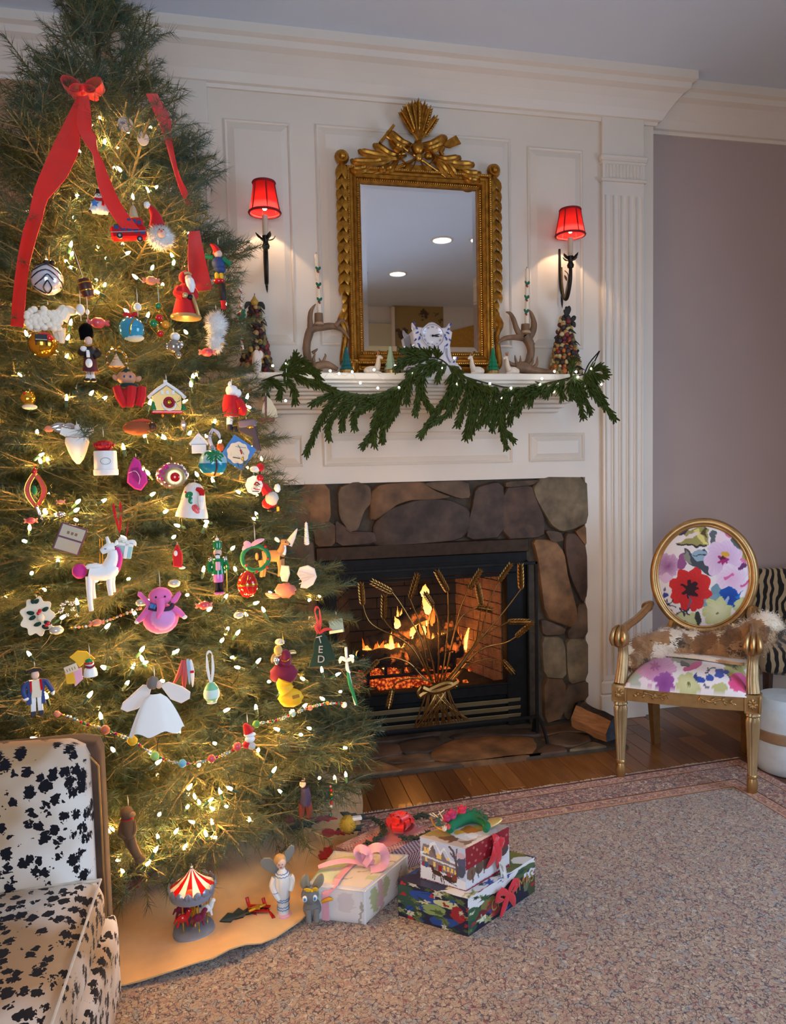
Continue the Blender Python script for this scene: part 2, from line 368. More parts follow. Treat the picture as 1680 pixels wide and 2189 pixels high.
def window(name, c, w, h, along_y):
 root = bpy.data.objects.new(name, None); COL.objects.link(root); root.location = c; root.rotation_euler = (0,0, math.pi / 2 if along_y else 0); root['kind'] = 'structure'
 g = G().mat(PAINT2)
 for s in (-1,1): bx(g, s * w / 2 - .03, s * w / 2 + .03,-.07,.05,-h / 2 - .03, h / 2 + .03,.006); bx(g, -w / 2 - .03, w / 2 + .03,-.07,.05, s * h / 2 - .03, s * h / 2 + .03,.006)
 g.build('window_frame', root)
 for i in range(1,3): q = G().mat(PAINT2); q.box((-w / 2 + w * i / 3,0,0),(.022,.03, h)); q.build('muntin', root)
 for i in range(1,4): q = G().mat(PAINT2); q.box((0,0,-h / 2 + h * i / 4),(w, .03,.022)); q.build('muntin', root)
 for i in range(3):
  for j in range(4): q = G().mat(PANE); q.box((-w / 2 + w * (i + .5) / 3,0,-h / 2 + h * (j + .5) / 4),(w / 3 - .02,.004, h / 4 - .02)); q.build('pane', root)
window('window_1', (XR + .05,.7,1.275),1.6,1.75, True)
# rear wall, seen in the mirror
rp = lambda px, py: on_y(px, py, 6.56 - YB)
WP = M('gold_bird_wallpaper', lin(150,128,82),.7, var=.05); nt, b = nodes(WP)
tc = nt.nodes.new('ShaderNodeTexCoord'); vo = nt.nodes.new('ShaderNodeTexVoronoi'); vo.inputs['Scale'].default_value = 4.2; vo.inputs['Randomness'].default_value = .35
ns = nt.nodes.new('ShaderNodeTexNoise'); ns.inputs['Scale'].default_value = 16; ad = nt.nodes.new('ShaderNodeMath'); ad.operation = 'ADD'
cr = nt.nodes.new('ShaderNodeValToRGB'); e = cr.color_ramp.elements; e[0].position = .72; e[0].color = (*lin(84,66,52),1); e[1].position = .78; e[1].color = (*lin(158,136,88),1)
lk(nt, tc.outputs['Object'], vo.inputs['Vector']); lk(nt, tc.outputs['Object'], ns.inputs['Vector']); lk(nt, vo.outputs['Distance'], ad.inputs[0])
m2 = nt.nodes.new('ShaderNodeMath'); m2.operation = 'MULTIPLY'; m2.inputs[1].default_value = .9; lk(nt, ns.outputs['Fac'], m2.inputs[0]); lk(nt, m2.outputs[0], ad.inputs[1]); lk(nt, ad.outputs[0], cr.inputs[0]); lk(nt, cr.outputs[0], b.inputs['Base Color'])
OLIVE = M('pale_olive_paint', lin(205,201,172),.8, var=.02); WHT = M('white_wall_paint', lin(222,224,224),.8, var=.02)
xw0, xw1, xo = rp(843,660).x, rp(948,660).x, rp(836,660).x
g = G().mat(WHT); bx(g, xw1, xw1 + .9, YB - .1, YB, 1.2, CEIL); bx(g, XL - .1, XR + .2, YB - .16, YB - .1,2.1, CEIL)
for a in [(XL - .1,-.8,0,2.2),(.6, XR + .1,0,1.2),(-.8,.6,0,.45)]: bx(g, a[0], a[1], YB - .1, YB, a[2], a[3])
bx(g, xw1 + .9, XR + .1, YB - .1, YB, 1.2, CEIL); bx(g, XL - .1,.6, YB - .1, YB, 2.2,2.45)
struct('wall_rear', g)
window('window_2', (-.1, YB - .05,1.325),1.4,1.75, False)
g = G().mat(WP); bx(g, xw0, xw1, YB - .1, YB - .02,1.2, CEIL); struct('wall_rear_papered', g)
g = G().mat(OLIVE); bx(g, .6, xo, YB - .1, YB - .04,1.2, rp(810,690).z); struct('wall_rear_olive', g)
g = G().mat(PAINT2); bx(g, xo, xw0, YB - .1, YB + .02,1.2, CEIL - .02,.004); struct('trim_1', g)
gx0 = rp(962,720).x
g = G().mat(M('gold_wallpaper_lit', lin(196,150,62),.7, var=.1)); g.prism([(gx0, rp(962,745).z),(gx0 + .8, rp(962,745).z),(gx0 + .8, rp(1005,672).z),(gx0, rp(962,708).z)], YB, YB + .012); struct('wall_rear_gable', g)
g = G().mat(CEILM); bx(g, XL - .1, XR + .2, YB - .3,3.9, CEIL, CEIL + .1); struct('ceiling', g)
crown = [(0,3.03),(.012,3.03),(.016,3.045),(.03,3.05),(.05,3.085),(.075,3.12),(.10,3.15),(.125,3.165),(.13,3.19),(.15,3.20),(.15, CEIL + .002),(0, CEIL + .002)]
g = G().mat(PAINT2); sweep(g, [(XL, YB),(XL, YR),(BX0, YR),(BX0, YW),(BX1, YW),(BX1, YR),(XR, YR),(XR, YB)], crown); struct('trim_2', g)
base = [(0,0),(.016,0),(.016,.11),(.008,.125),(0,.13)]
g = G().mat(PAINT2); sweep(g, [(BX1, YR),(XR, YR),(XR, YB + .1)], base); struct('baseboard_right', g)
g = G().mat(PAINT2); sweep(g, [(XL, YB),(XL, YR),(BX0, YR)], base); struct('baseboard_left', g)
# ceiling lights: inner pair seen in mirror, edge pair added to brighten rear wall
LENS = M('lamp_lens', (1,.95,.85),.5, emit=(1,.93,.8), es=9)
def canlight(px, py, rpx, which):
 p = on_z(px, py, CEIL); r = rpx * pxm(p); t = thing('recessed_light', 'round recessed ceiling light, %s in the gilt mirror' % which, 'ceiling light', (p.x, 6.56 - p.y, CEIL))
 g = G().mat(PAINT2); g.lathe([(r, 0),(r * 1.25,0),(r * 1.25,-.004),(r * 1.02,-.008),(r, -.006)],28, cap=False); g.build('trim_ring', t)
 g = G().mat(LENS); g.lathe([(0,-.001),(r, -.001),(r, -.004),(0,-.006)],28); g.build('lens', t)
 L = bpy.data.lights.new('can_light', 'SPOT'); L.energy = 21; L.color = (1,.76,.52); L.spot_size = 2.5; L.spot_blend = .6; L.shadow_soft_size = r; o = bpy.data.objects.new('can_light', L); COL.objects.link(o); o.parent = t; o.location = (0,0,-.02)
canlight(945,513,19.5, 'the higher one reflected'); canlight(850,585,16.5, 'the lower one reflected'); canlight(766,584,16.5, 'added to light the rear wall, leftmost'); canlight(1026,512,19.5, 'added to light the rear wall, rightmost')

# ------------------------------------------------------------ mantel shelf (structure of the chimney breast)
MZ = 1.763; MY = 3.10
g = G().mat(PAINT2)
for (dy, z0, z1, ex) in [(0, MZ - .03, MZ, 0),(.012, MZ - .045, MZ - .03,-.012),(.03, MZ - .06, MZ - .045,-.03),(.042, MZ - .075, MZ - .06,-.042),(.075, MZ - .09, MZ - .075,-.07),(.10, MZ - .105, MZ - .09,-.09),(.118, MZ - .125, MZ - .105,-.11),(.15, MZ - .145, MZ - .125,-.13),(.175, MZ - .165, MZ - .145,-.15)]:
 bx(g, .015 - ex, 1.705 + ex, MY + dy, YW, z0, z1,.004)
g.build('trim_3', None, 'structure')
# ------------------------------------------------------------ stone surround and hearth, one stone per object
STM = []
for i, c in enumerate([(104,74,48),(82,60,46),(126,88,54),(96,74,54),(70,54,44),(116,98,72)]):
 STM.append(M('fieldstone_%s' % 'abcdef'[i], lin(*c),.7, var=.5, scale=11, bump=1.0))
MORT = M('mortar', lin(74,64,52),.95, var=.25, scale=25, bump=.5)
g = G().mat(MORT); bx(g, SX0 + .002,.34,3.345,3.40,0, SZ); bx(g, 1.405, SX1 - .001,3.345,3.40,0, SZ); bx(g, .34,1.405,3.345,3.40,.97, SZ); surround = struct('wall_fireplace', g)
def cut(P, a=.16):
 Q = []
 for i in range(len(P)): p, q = Vector(P[i]), Vector(P[(i + 1) % len(P)]); Q += [p.lerp(q, a), p.lerp(q, 1 - a)]
 return Q
def stone(P3, nrm, up, parent, mi, h=.022, seed=0):
 P = cut(P3); P0 = sum((Vector(p) for p in P), Vector()) / len(P); P = [P0 + (Vector(p) - P0) * 1.11 for p in P]; c = sum((Vector(p) for p in P), Vector()) / len(P); n = len(P); g = G().mat(STM[mi % 6]); vs = []
 for k, (s, hh) in enumerate([(1.0,-.012),(.992, h * .55),(.95, h * .9),(.6, h * 1.0)]):
  for p in P:
   q = c + (Vector(p) - c) * s; nz = mnoise.noise(q * 14 + Vector((seed, 0,0))) * (h * .35 if k else 0); vs.append(q + nrm * (hh + nz))
 vs.append(c + nrm * h * (1.05 + .3 * mnoise.noise(c * 9))); fs = []
 for k in range(3):
  for i in range(n): j = (i + 1) % n; fs.append((k * n + i, k * n + j, (k + 1) * n + j, (k + 1) * n + i))
 for i in range(n): fs.append((3 * n + i, 3 * n + (i + 1) % n, 4 * n))
 g.add(vs, fs); return g.build('stone', parent)
Z2 = lambda u, v: (580 + u / 2.4,1000 + v / 2.4)
SUR = [[(150,95),(290,90),(300,270),(230,300),(150,250)],[(215,305),(290,275),(325,300),(320,395),(230,400)],[(345,110),(430,78),(500,100),(505,180),(470,220),(440,310),(400,320),(350,250)],
 [(330,265),(390,330),(440,325),(520,330),(530,380),(335,398)],[(520,130),(560,90),(760,75),(820,120),(900,150),(830,162),(700,165),(600,205),(545,260),(518,255)],
 [(545,285),(610,215),(760,168),(900,170),(990,215),(1000,300),(950,362),(700,385),(540,392)],[(780,78),(1000,68),(1010,150),(960,155),(830,108)],[(1045,110),(1150,80),(1182,110),(1178,345),(1003,358),(1012,260),(1030,200)],
 [(1192,112),(1325,98),(1340,150),(1388,260),(1385,345),(1190,355)],[(1200,72),(1368,62),(1330,88),(1200,100)],[(1385,58),(1600,55),(1605,270),(1540,305),(1480,318),(1430,285),(1358,160),(1345,110)],
 [(1400,320),(1475,330),(1490,370),(1430,380)],[(1555,325),(1605,292),(1607,400),(1570,350)],[(1345,385),(1450,388),(1492,440),(1510,560),(1560,740),(1540,800),(1400,750),(1372,500)],
 [(1508,345),(1558,348),(1607,420),(1610,640),(1590,680),(1530,560),(1505,430)],[(1380,772),(1500,820),(1490,850),(1390,855)],[(1385,872),(1480,872),(1498,920),(1500,1070),(1395,1062)],
 [(1565,705),(1610,700),(1611,860),(1520,868),(1512,832),(1560,785)],[(1512,882),(1611,880),(1613,1075),(1522,1100),(1512,1000)],[(1505,1122),(1613,1092),(1614,1180),(1540,1205),(1522,1285),(1495,1262)],[(1395,1082),(1502,1088),(1488,1272),(1400,1300)],
 [(1495,1300),(1530,1295),(1560,1225),(1613,1200),(1614,1330),(1500,1340)]]
for i, s in enumerate(SUR): stone([on_y(*Z2(*p),3.335) for p in s], Vector((0,-1,0)), None, surround, [2,0,3,1,0,4,3,4,1,3,5,3,2,2,1,3,5,3,5,3,0,5][i], seed=i)
rr = random.Random(5); zz = .02
while zz < 1.2:                                                    # left jamb, mostly behind the tree
 h = rr.uniform(.14,.24); stone([(.012,3.335, zz),(.3 + rr.uniform(-.03,.02),3.335, zz + .01),(.31,3.335, zz + h - .015),(.15,3.335, zz + h),(.012,3.335, zz + h - .02)], Vector((0,-1,0)), None, surround, rr.randrange(6), seed=int(zz * 99)); zz += h + .012
g = G().mat(MORT); bx(g, .0,1.742,2.943,3.36,-.02,.012,.004); hearth = struct('floor_hearth', g)
Z7 = lambda u, v: (750 + u / 2.585,1560 + v / 2.585)
HE = [[(270,75),(480,45),(495,85),(440,128),(285,135)],[(480,112),(600,62),(830,47),(980,52),(1005,100),(995,178),(830,212),(640,208),(462,168)],[(235,205),(340,192),(600,202),(632,228),(560,248),(385,262),(300,242)],
 [(1032,130),(1080,95),(1160,100),(1212,142),(1200,160),(1060,150)],[(1060,52),(1180,27),(1300,32),(1318,70),(1238,98),(1112,84)],[(1245,108),(1330,78),(1415,108),(1440,128),(1250,152)],[(560,40),(760,5),(1040,3),(1048,38),(800,38),(600,55)],
 [(150,170),(420,140),(455,185),(240,195)],[(-60,200),(140,180),(230,212),(290,250),(120,290),(-60,300)],[(-150,110),(120,90),(260,90),(270,140),(140,165),(-120,190)],[(-350,150),(-170,120),(-140,190),(-80,290),(-340,330)],[(1055,0),(1180,-25),(1290,-30),(1300,20),(1180,18),(1070,40)],[(100,40),(330,10),(470,0),(470,35),(260,65),(110,80)],[(-200,60),(90,30),(95,80),(-180,105)],[(640,226),(1000,192),(1190,165),(1040,190),(650,242)]]
for i, s in enumerate(HE):
 P = [on_z(*Z7(*p),.012) for p in s]; P = [Vector((min(1.73, max(.01, p.x)), min(3.33, max(2.952, p.y)),.012)) for p in P]
 stone(P, Vector((0,0,1)), None, hearth, [4,2,0,1,3,5,4,3,2,1,3,0,4,3,5][i], h=.012, seed=40 + i)
# ============================================================ FIREPLACE INSERT, FIRE, SCREEN
BLK = M('matte_black_steel', (.007,.007,.007),.6,0, var=.3, spec=.25)
BRZ = M('bronze_lintel', (.045,.022,.010),.45,.6, var=.3)
BRS = M('dull_brass_slat', lin(168,150,112),.42,.5, var=.15, scale=8)
FBR = M('refractory_brick', lin(150,112,84),.9, var=.25, scale=20, bump=.4)
SOOT = M('sooty_panel', (.02,.016,.013),.95, var=.5, scale=6)
t = thing('fireplace_insert', 'black steel fireplace insert with brass louvres set into the stone surround', 'fireplace', (.87,3.35,.013))
O = Vector((.87,3.35,.013))
def loc_g(m): g = G().mat(m); g.T = Matrix.Translation(-O); return g
IX0, IX1 = .335,1.402
g = loc_g(BRZ); bx(g, IX0, IX1 + .006,3.318,3.40,.905,.972,.004); g.build('lintel_strip', t, label='bronze strip across the top')
g = loc_g(BLK); bx(g, IX0, IX1,3.335,3.40,.80,.905,.004); bx(g, IX0,.43,3.335,3.40,.013,.80,.004); bx(g, 1.292, IX1,3.335,3.40,.013,.80,.004); bx(g, .43,1.292,3.335,3.40,.175,.235,.004)
bx(g, .52,1.25,3.331,3.336,.855,.867); bx(g, .41,1.31,3.329,3.337,.785,.80,.003); bx(g, .41,1.31,3.329,3.337,.228,.24,.003); g.build('frame', t)
g = loc_g(BLK); bx(g, IX1 - .008, IX1,3.31,3.345,.02,.86,.002); g.build('side_flange', t)
g = loc_g(BLK); bx(g, .43,1.292,3.36,3.39,.013,.175); g.build('louvre_back', t)
for i, z in enumerate((.062,.102,.142)):
 g = loc_g(BRS); g.box(((IX0 + IX1) / 2,3.334, z),(.98,.004,.028),0, RX(.5)); g.build('slat', t)
# firebox
g = loc_g(SOOT)
FB = [(.43,3.40),(1.292,3.40),(1.16,3.80),(.56,3.80)]
bx(g, .3,1.45,3.82,3.84,.1,1.0); bx(g, .3,1.45,3.38,3.84,.19,.205); bx(g, .3,1.45,3.38,3.84,.86,.88); bx(g, .30,.32,3.38,3.84,.1,1); bx(g, 1.43,1.45,3.38,3.84,.1,1); g.build('firebox_shell', t)
def bricks(a, b, name):                                           # course of firebricks along a wall line a->b
 a, b = Vector(a), Vector(b); L = (b - a).length; ang = math.atan2(b.y - a.y, b.x - a.x); z = .207; row = 0
 while z < .82:
  s = -(.5 if row % 2 else 0) * .16
  while s < L - .01:
   s0, s1 = max(0, s), min(L, s + .16)
   if s1 - s0 > .02:
    c = a + (b - a) * ((s0 + s1) / 2 / L); g = loc_g(FBR); g.box((c.x, c.y, z + .029),(s1 - s0 - .004,.02,.056),.002, RZ(ang)); g.build('firebrick', t)
   s += .16
  z += .06; row += 1
bricks((1.30,3.415),(1.17,3.80), 'r'); FBR = M('sooty_firebrick', (.035,.026,.02),.95, var=.4, scale=12)
bricks((.55,3.805),(1.17,3.805), 'b'); bricks((.42,3.415),(.55,3.80), 'l')
# wire mesh curtain
WIRE = M('curtain_wire', (.02,.017,.014),.5,.6)
g = loc_g(WIRE); n = 0
x = .445
while x < 1.285: bx(g, x - .0005, x + .0005,3.372,3.373,.24,.79); x += .0072
z = .242
while z < .79: bx(g, .435,1.29,3.3715,3.3725, z - .0005, z + .0005); z += .0072
o = g.build('mesh_curtain', t, 'stuff')
# grate
IRON = M('grate_iron', (.015,.013,.012),.7,.5, var=.4)
t = thing('fire_grate', 'black iron grate holding the burning logs', 'grate', (.82,3.58,.207))
def ot(m, o): g = G().mat(m); g.T = Matrix.Translation(-Vector(o)); return g
for i in range(6): x = .60 + i * .09; g = ot(IRON, (.82,3.58,.207)); g.tube([(x, 3.47,.40),(x, 3.48,.285),(x, 3.73,.285)],.008,6); g.build('bar', t)
for y in (3.48,3.70): g = ot(IRON, (.82,3.58,.207)); g.tube([(.57, y, .278),(1.08, y, .278)],.009,6); g.build('rail', t)
for x in (.6,1.05):
 for y in (3.5,3.69): g = ot(IRON, (.82,3.58,.207)); g.tube([(x, y, .206),(x, y, .28)],.009,6); g.build('leg', t)
# logs
LOG = M('charred_bark', (.018,.012,.008),.95, var=.7, scale=22, bump=1.0, emit=(1,.22,.03), es=.0)
nt, b = nodes(LOG); tc = nt.nodes.new('ShaderNodeTexCoord'); n1 = nt.nodes.new('ShaderNodeTexNoise'); n1.inputs['Scale'].default_value = 14; n1.inputs['Detail'].default_value = 5
cr = nt.nodes.new('ShaderNodeValToRGB'); cr.color_ramp.elements[0].position = .58; cr.color_ramp.elements[0].color = (0,0,0,1); cr.color_ramp.elements[1].position = .72; cr.color_ramp.elements[1].color = (2.2,.38,.05,1)
lk(nt, tc.outputs['Object'], n1.inputs['Vector']); lk(nt, n1.outputs['Fac'], cr.inputs[0]); lk(nt, cr.outputs[0], b.inputs['Emission Color']); b.inputs['Emission Strength'].default_value = 1.0
LEND = M('log_cut_end', (.05,.03,.018),.9, var=.4, scale=18)
def log(pa, pb, r, label, y0, y1, wood=None):
 a, b_ = on_y(*pa, y0), on_y(*pb, y1); c = (a + b_) / 2; t = thing('log', label, 'log', c); g = G().mat(wood or LOG); ax = (b_ - a); n = 9; pts = [a + ax * (i / n) - c for i in range(n + 1)]
 g.tube(pts, [r * (1 + .09 * math.sin(i * 2.3)) for i in range(n + 1)],11, cap=False)
 for v in g.v: v += Vector((mnoise.noise(v * 22), mnoise.noise(v * 22 + Vector((5,0,0))), mnoise.noise(v * 22 + Vector((9,0,0))))) * r * .22
 g.build('bark', t)
 for p, d in ((pts[0],-1),(pts[-1],1)):
  q = G().mat(LEND); q.tube([p - ax.normalized() * d * .004, p + ax.normalized() * d * .004], r * .97,11); q.build('cut_end', t)
log((768,1412),(892,1402),.05, 'long charred log lying lowest at the front of the fire', 3.50,3.52)
log((872,1412),(978,1376),.075, 'thick charred log with round cut end, front right of the fire', 3.52,3.54)
log((785,1376),(872,1350),.04, 'glowing log leaning up on the left side of the fire', 3.60,3.63)
log((845,1338),(905,1308),.045, 'small black log on top of the fire pile', 3.63,3.66)
log((918,1348),(968,1336),.05, 'black stubby log behind the thick right-hand log', 3.68,3.66)
log((845,1386),(925,1362),.045, 'burning log in the middle of the fire pile', 3.69,3.70)
# flames
def flame_mat(name, c0, c1, s):
 m = bpy.data.materials.new(name); m.use_nodes = True; nt = m.node_tree; nt.nodes.clear()
 o = nt.nodes.new('ShaderNodeOutputMaterial'); mx = nt.nodes.new('ShaderNodeMixShader'); tr = nt.nodes.new('ShaderNodeBsdfTransparent'); em = nt.nodes.new('ShaderNodeEmission')
 tc = nt.nodes.new('ShaderNodeTexCoord'); sp = nt.nodes.new('ShaderNodeSeparateXYZ'); cr = nt.nodes.new('ShaderNodeValToRGB'); e = cr.color_ramp.elements
 e[0].color = (*c0,1); e[1].color = (*c1,1); e[1].position = .9; lk(nt, tc.outputs['Generated'], sp.inputs[0])
 ns = nt.nodes.new('ShaderNodeTexNoise'); ns.inputs['Scale'].default_value = 30; lk(nt, tc.outputs['Object'], ns.inputs['Vector'])
 ma = nt.nodes.new('ShaderNodeMath'); ma.operation = 'MULTIPLY_ADD'; ma.inputs[1].default_value = .7; lk(nt, ns.outputs['Fac'], ma.inputs[0]); lk(nt, sp.outputs['Z'], ma.inputs[2])
 sb = nt.nodes.new('ShaderNodeMath'); sb.operation = 'SUBTRACT'; sb.inputs[1].default_value = .3; lk(nt, ma.outputs[0], sb.inputs[0]); lk(nt, sb.outputs[0], cr.inputs[0]); lk(nt, cr.outputs[0], em.inputs[0]); em.inputs[1].default_value = s
 lw = nt.nodes.new('ShaderNodeLayerWeight'); lw.inputs[0].default_value = .35; lk(nt, lw.outputs['Facing'], mx.inputs[0]); lk(nt, em.outputs[0], mx.inputs[1]); lk(nt, tr.outputs[0], mx.inputs[2]); lk(nt, mx.outputs[0], o.inputs[0]); return m
FLA = flame_mat('flame_yellow', (1,.62,.18),(1,.30,.04),5.5); FLB = flame_mat('flame_orange', (1,.36,.05),(.9,.12,.01),2.2)
t = thing('fire', 'yellow and orange flames rising from the burning logs', 'fire', on_y(860,1435,3.6)); O2 = Vector(t.location)
def flame(px0, py0, px1, py1, wpx, y=3.58, m=None, sway=.15):
 a, b_ = on_y(px0, py0, y), on_y(px1, py1, y); u = pxm(a); g = ot(m or FLA, O2); L = (b_ - a); n = 12; pts = []; rs = []
 for i in range(n + 1):
  s = i / n; pts.append(a + L * s + Vector((math.sin(s * 5 + px0) * sway * wpx * u * (.3 + s), math.sin(s * 4 + py0) * .01,0))); rs.append(max(.0004, wpx * u * .5 * (math.sin(math.pi * min(1, s * .8 + .18)) ** 1.3 * (1 - s) ** .45 * 1.5)))
 g.tube(pts, rs, 9, flat=.6)
 for v in g.v: v += Vector((mnoise.noise((v + O2) * 60),0,0)) * wpx * u * .16
 g.build('flame', t)
for a in [(905,1275,913,1248,17),(912,1310,908,1272,24),(848,1342,847,1318,14),(838,1392,836,1348,15),(840,1400,822,1372,20),(788,1400,790,1376,28),(768,1408,778,1388,20),(818,1432,820,1378,9),(828,1425,832,1392,10),(853,1428,852,1382,8),(880,1430,882,1380,12),(868,1360,898,1332,22,3.62),(925,1392,926,1352,10),(948,1378,950,1352,14),(962,1375,964,1352,12),(905,1390,912,1362,12),(862,1398,866,1374,14),(800,1404,806,1384,18)]: flame(*a)
rr = random.Random(41)
for (x, y, sx, h, n, yy) in [(912,1335,16,52,7,3.64),(862,1345,18,46,7,3.66),(800,1400,26,34,7,3.56),(840,1402,24,40,7,3.6),(940,1388,24,34,6,3.6),(985,1390,10,56,4,3.68),(890,1365,20,40,5,3.66)]:
 for k in range(n): bx0 = x + rr.gauss(0, sx * .7); hh = h * rr.uniform(.6,1.15); flame(bx0, y + rr.uniform(-3,5), bx0 + rr.gauss(0,5), y - hh, rr.uniform(7,15), y=yy + rr.uniform(-.02,.03), m=FLB if rr.random() < .65 else FLA)
# glowing embers
EMB = M('glowing_embers', (.05,.01,.005),1, var=.5, emit=(1,.09,.01), es=1.2); nt, b = nodes(EMB)
tc = nt.nodes.new('ShaderNodeTexCoord'); n1 = nt.nodes.new('ShaderNodeTexVoronoi'); n1.inputs['Scale'].default_value = 55; cr = nt.nodes.new('ShaderNodeValToRGB'); cr.color_ramp.elements[0].color = (2.2,.42,.06,1); cr.color_ramp.elements[1].color = (.25,.012,.003,1); cr.color_ramp.elements[1].position = .6
lk(nt, tc.outputs['Object'], n1.inputs['Vector']); lk(nt, n1.outputs['Distance'], cr.inputs[0]); lk(nt, cr.outputs[0], b.inputs['Emission Color'])
rr = random.Random(4); e_o = (.8,3.56,.207); g = ot(EMB, e_o)
for i in range(260): r = rr.uniform(.010,.026); g.ell((rr.gauss(.79,.12), rr.uniform(3.47,3.72),.212 + rr.uniform(0,.045)),(r * 1.3, r, r),6,4, RZ(rr.uniform(0,3)), nz=.5)
o = g.build('ember_bed', None, 'stuff', loc=e_o); tag(o, 'bed of red glowing embers under the fire grate', 'embers')
L = bpy.data.lights.new('firelight', 'POINT'); L.energy = 6; L.color = (1,.36,.07); L.shadow_soft_size = .10; o = bpy.data.objects.new('firelight', L); COL.objects.link(o); o.location = (.82,3.50,.46); o.parent = t; o.location = Vector((.84,3.5,.47)) - O2
L = bpy.data.lights.new('firelight_back', 'POINT'); L.energy = 3.4; L.color = (1,.40,.08); L.shadow_soft_size = .06; o = bpy.data.objects.new('firelight_back', L); COL.objects.link(o); o.parent = t; o.location = Vector((1.06,3.62,.42)) - O2

# free-standing fire screen with a brass wheat sheaf
SY = 3.13; so = on_y(985,1545, SY); SO = Vector((so.x, SY, .013))
t = thing('fire_screen', 'black iron fire screen decorated with a brass wheat sheaf', 'fire screen', SO)
S = lambda px, py, dy=0.0: on_y(px, py, SY + dy)
x0, x1 = S(712,1560).x, S(1148,1525).x; z0, z1 = S(1148,1532).z, S(1143,1203).z
for nm, a in [('right_post', ((x1, SY, .05),(x1, SY, z1))),('left_post', ((x0, SY, .05),(x0, SY, z1))),('top_rail', ((x0, SY, z1),(x1, SY, z1))),('bottom_rail', ((x0, SY, z0),(x1, SY, z0)))]:
 g = ot(BLK, SO); c = (Vector(a[0]) + Vector(a[1])) / 2; d = Vector(a[1]) - Vector(a[0]); g.box(c, (abs(d.x) + .014,.014, abs(d.z) + .014),.002); g.build('post' if 'post' in nm else 'rail', t)
for x in (x0, x1):
 for dy in (-.085,.075): g = ot(BLK, SO); g.tube(spline([(x, SY, z0 + .012),(x + .004, SY + dy * .35, z0 - .01),(x + .010, SY + dy * .8,.065),(x + .014, SY + dy, .022)],10),[.008,.009,.010],6); g.build('foot', t)
WH = M('antique_brass', lin(150,112,62),.34,.95, var=.25, scale=30)
tie = S(930,1468,-.03)
heads = [((775,1293),(771,1247)),((838,1266),(794,1243)),((820,1323),(821,1273)),((876,1280),(892,1228)),((925,1293),(908,1267)),((957,1264),(933,1221)),((1002,1259),(1027,1219)),((1029,1293),(1020,1249)),((1066,1243),(1092,1206)),((1114,1259),(1112,1207)),((1020,1298),(1053,1304)),((1086,1329),(1130,1329)),((1103,1361),(1138,1331)),((1075,1413),(1097,1438)),((838,1472),(830,1511)),((808,1412),(779,1439))]
bends = {0: [(795,1335),(870,1375),(905,1425)],2: [(838,1345),(885,1378),(912,1430)],1: [(862,1300),(900,1368),(915,1430)],3: [(888,1310),(905,1350),(925,1420)],4: [(937,1330),(938,1400)],5: [(958,1330),(952,1400),(945,1440)],6: [(985,1298),(973,1345),(955,1430)],7: [(1022,1340),(1012,1380),(965,1440)],8: [(1044,1290),(1025,1360),(965,1445)],9: [(1075,1310),(1020,1375),(965,1450)],10: [(990,1315),(972,1350),(955,1430)],11: [(1050,1350),(1010,1385),(965,1445)],12: [(1080,1374),(1025,1390),(970,1450)],13: [(1040,1410),(1000,1422),(968,1455)],14: [(852,1457),(880,1450),(915,1455)],15: [(835,1406),(875,1418),(905,1448)]}
for i, ((bx_, by_),(tx, ty)) in enumerate(heads):
 dy = -.03 - .012 * (i % 3); q = [S(940 + (i - 8) * 1.3,1470,-.03)] + [S(*p, dy) for p in bends[i][::-1]] + [S(bx_, by_, dy)]
 g = ot(WH, SO); g.tube(spline(q, 22),[.0042,.0038,.003],6); g.build('stem', t)
 a, b_ = S(bx_, by_, dy), S(tx, ty, dy); ax = b_ - a; L = ax.length; sd = Vector((ax.z, 0,-ax.x)).normalized(); g = ot(WH, SO); g.ear(a, b_, .032); g.build('wheat_ear', t)
for i, (px, lean) in enumerate([(885,0),(892,0),(900,0),(907,0),(915,0),(924,0),(934,0),(944,0),(953,0),(963,0),(974,0),(986,0),(998,0),(889,0),(896,0),(904,0),(912,0),(920,0),(929,0),(938,0),(948,0),(958,0),(968,0),(980,0),(992,0),(1003,0)]):
 g = ot(WH, SO); tp = 918 + (26 - i) * 1.7 if i % 3 == 1 else 915 + i * 1.7; g.tube(spline([S(tp, 1466,-.03), S(tp * .6 + px * .4,1505,-.04), S(px, 1556 - (px - 885) * .15,-.012)],8),.0038,6); g.build('straw', t)
for p, w in [([(902,1470),(925,1478),(955,1470),(978,1458)],.017),([(975,1466),(955,1460),(930,1468),(905,1482),(897,1488)],.015),([(900,1468),(893,1480),(898,1490),(905,1484)],.009)]:
 g = ot(WH, SO); g.tube(spline([S(*q, -.058) for q in p],14), w, 8); g.build('tie', t)
for a, b_, bd in [((930,1425),(905,1410),.3),((925,1440),(900,1428),.3),((906,1440),(878,1432),.3),((897,1452),(872,1450),.3),((955,1398),(975,1395),.3),((990,1418),(1008,1420),.2),((978,1436),(1000,1432),.2),((958,1392),(945,1400),.2)]:
 g = ot(WH, SO); g.leaf(S(*a, -.05), S(*b_, -.055),.012, up=(0,-.3,1), bend=bd); g.build('leaf', t)
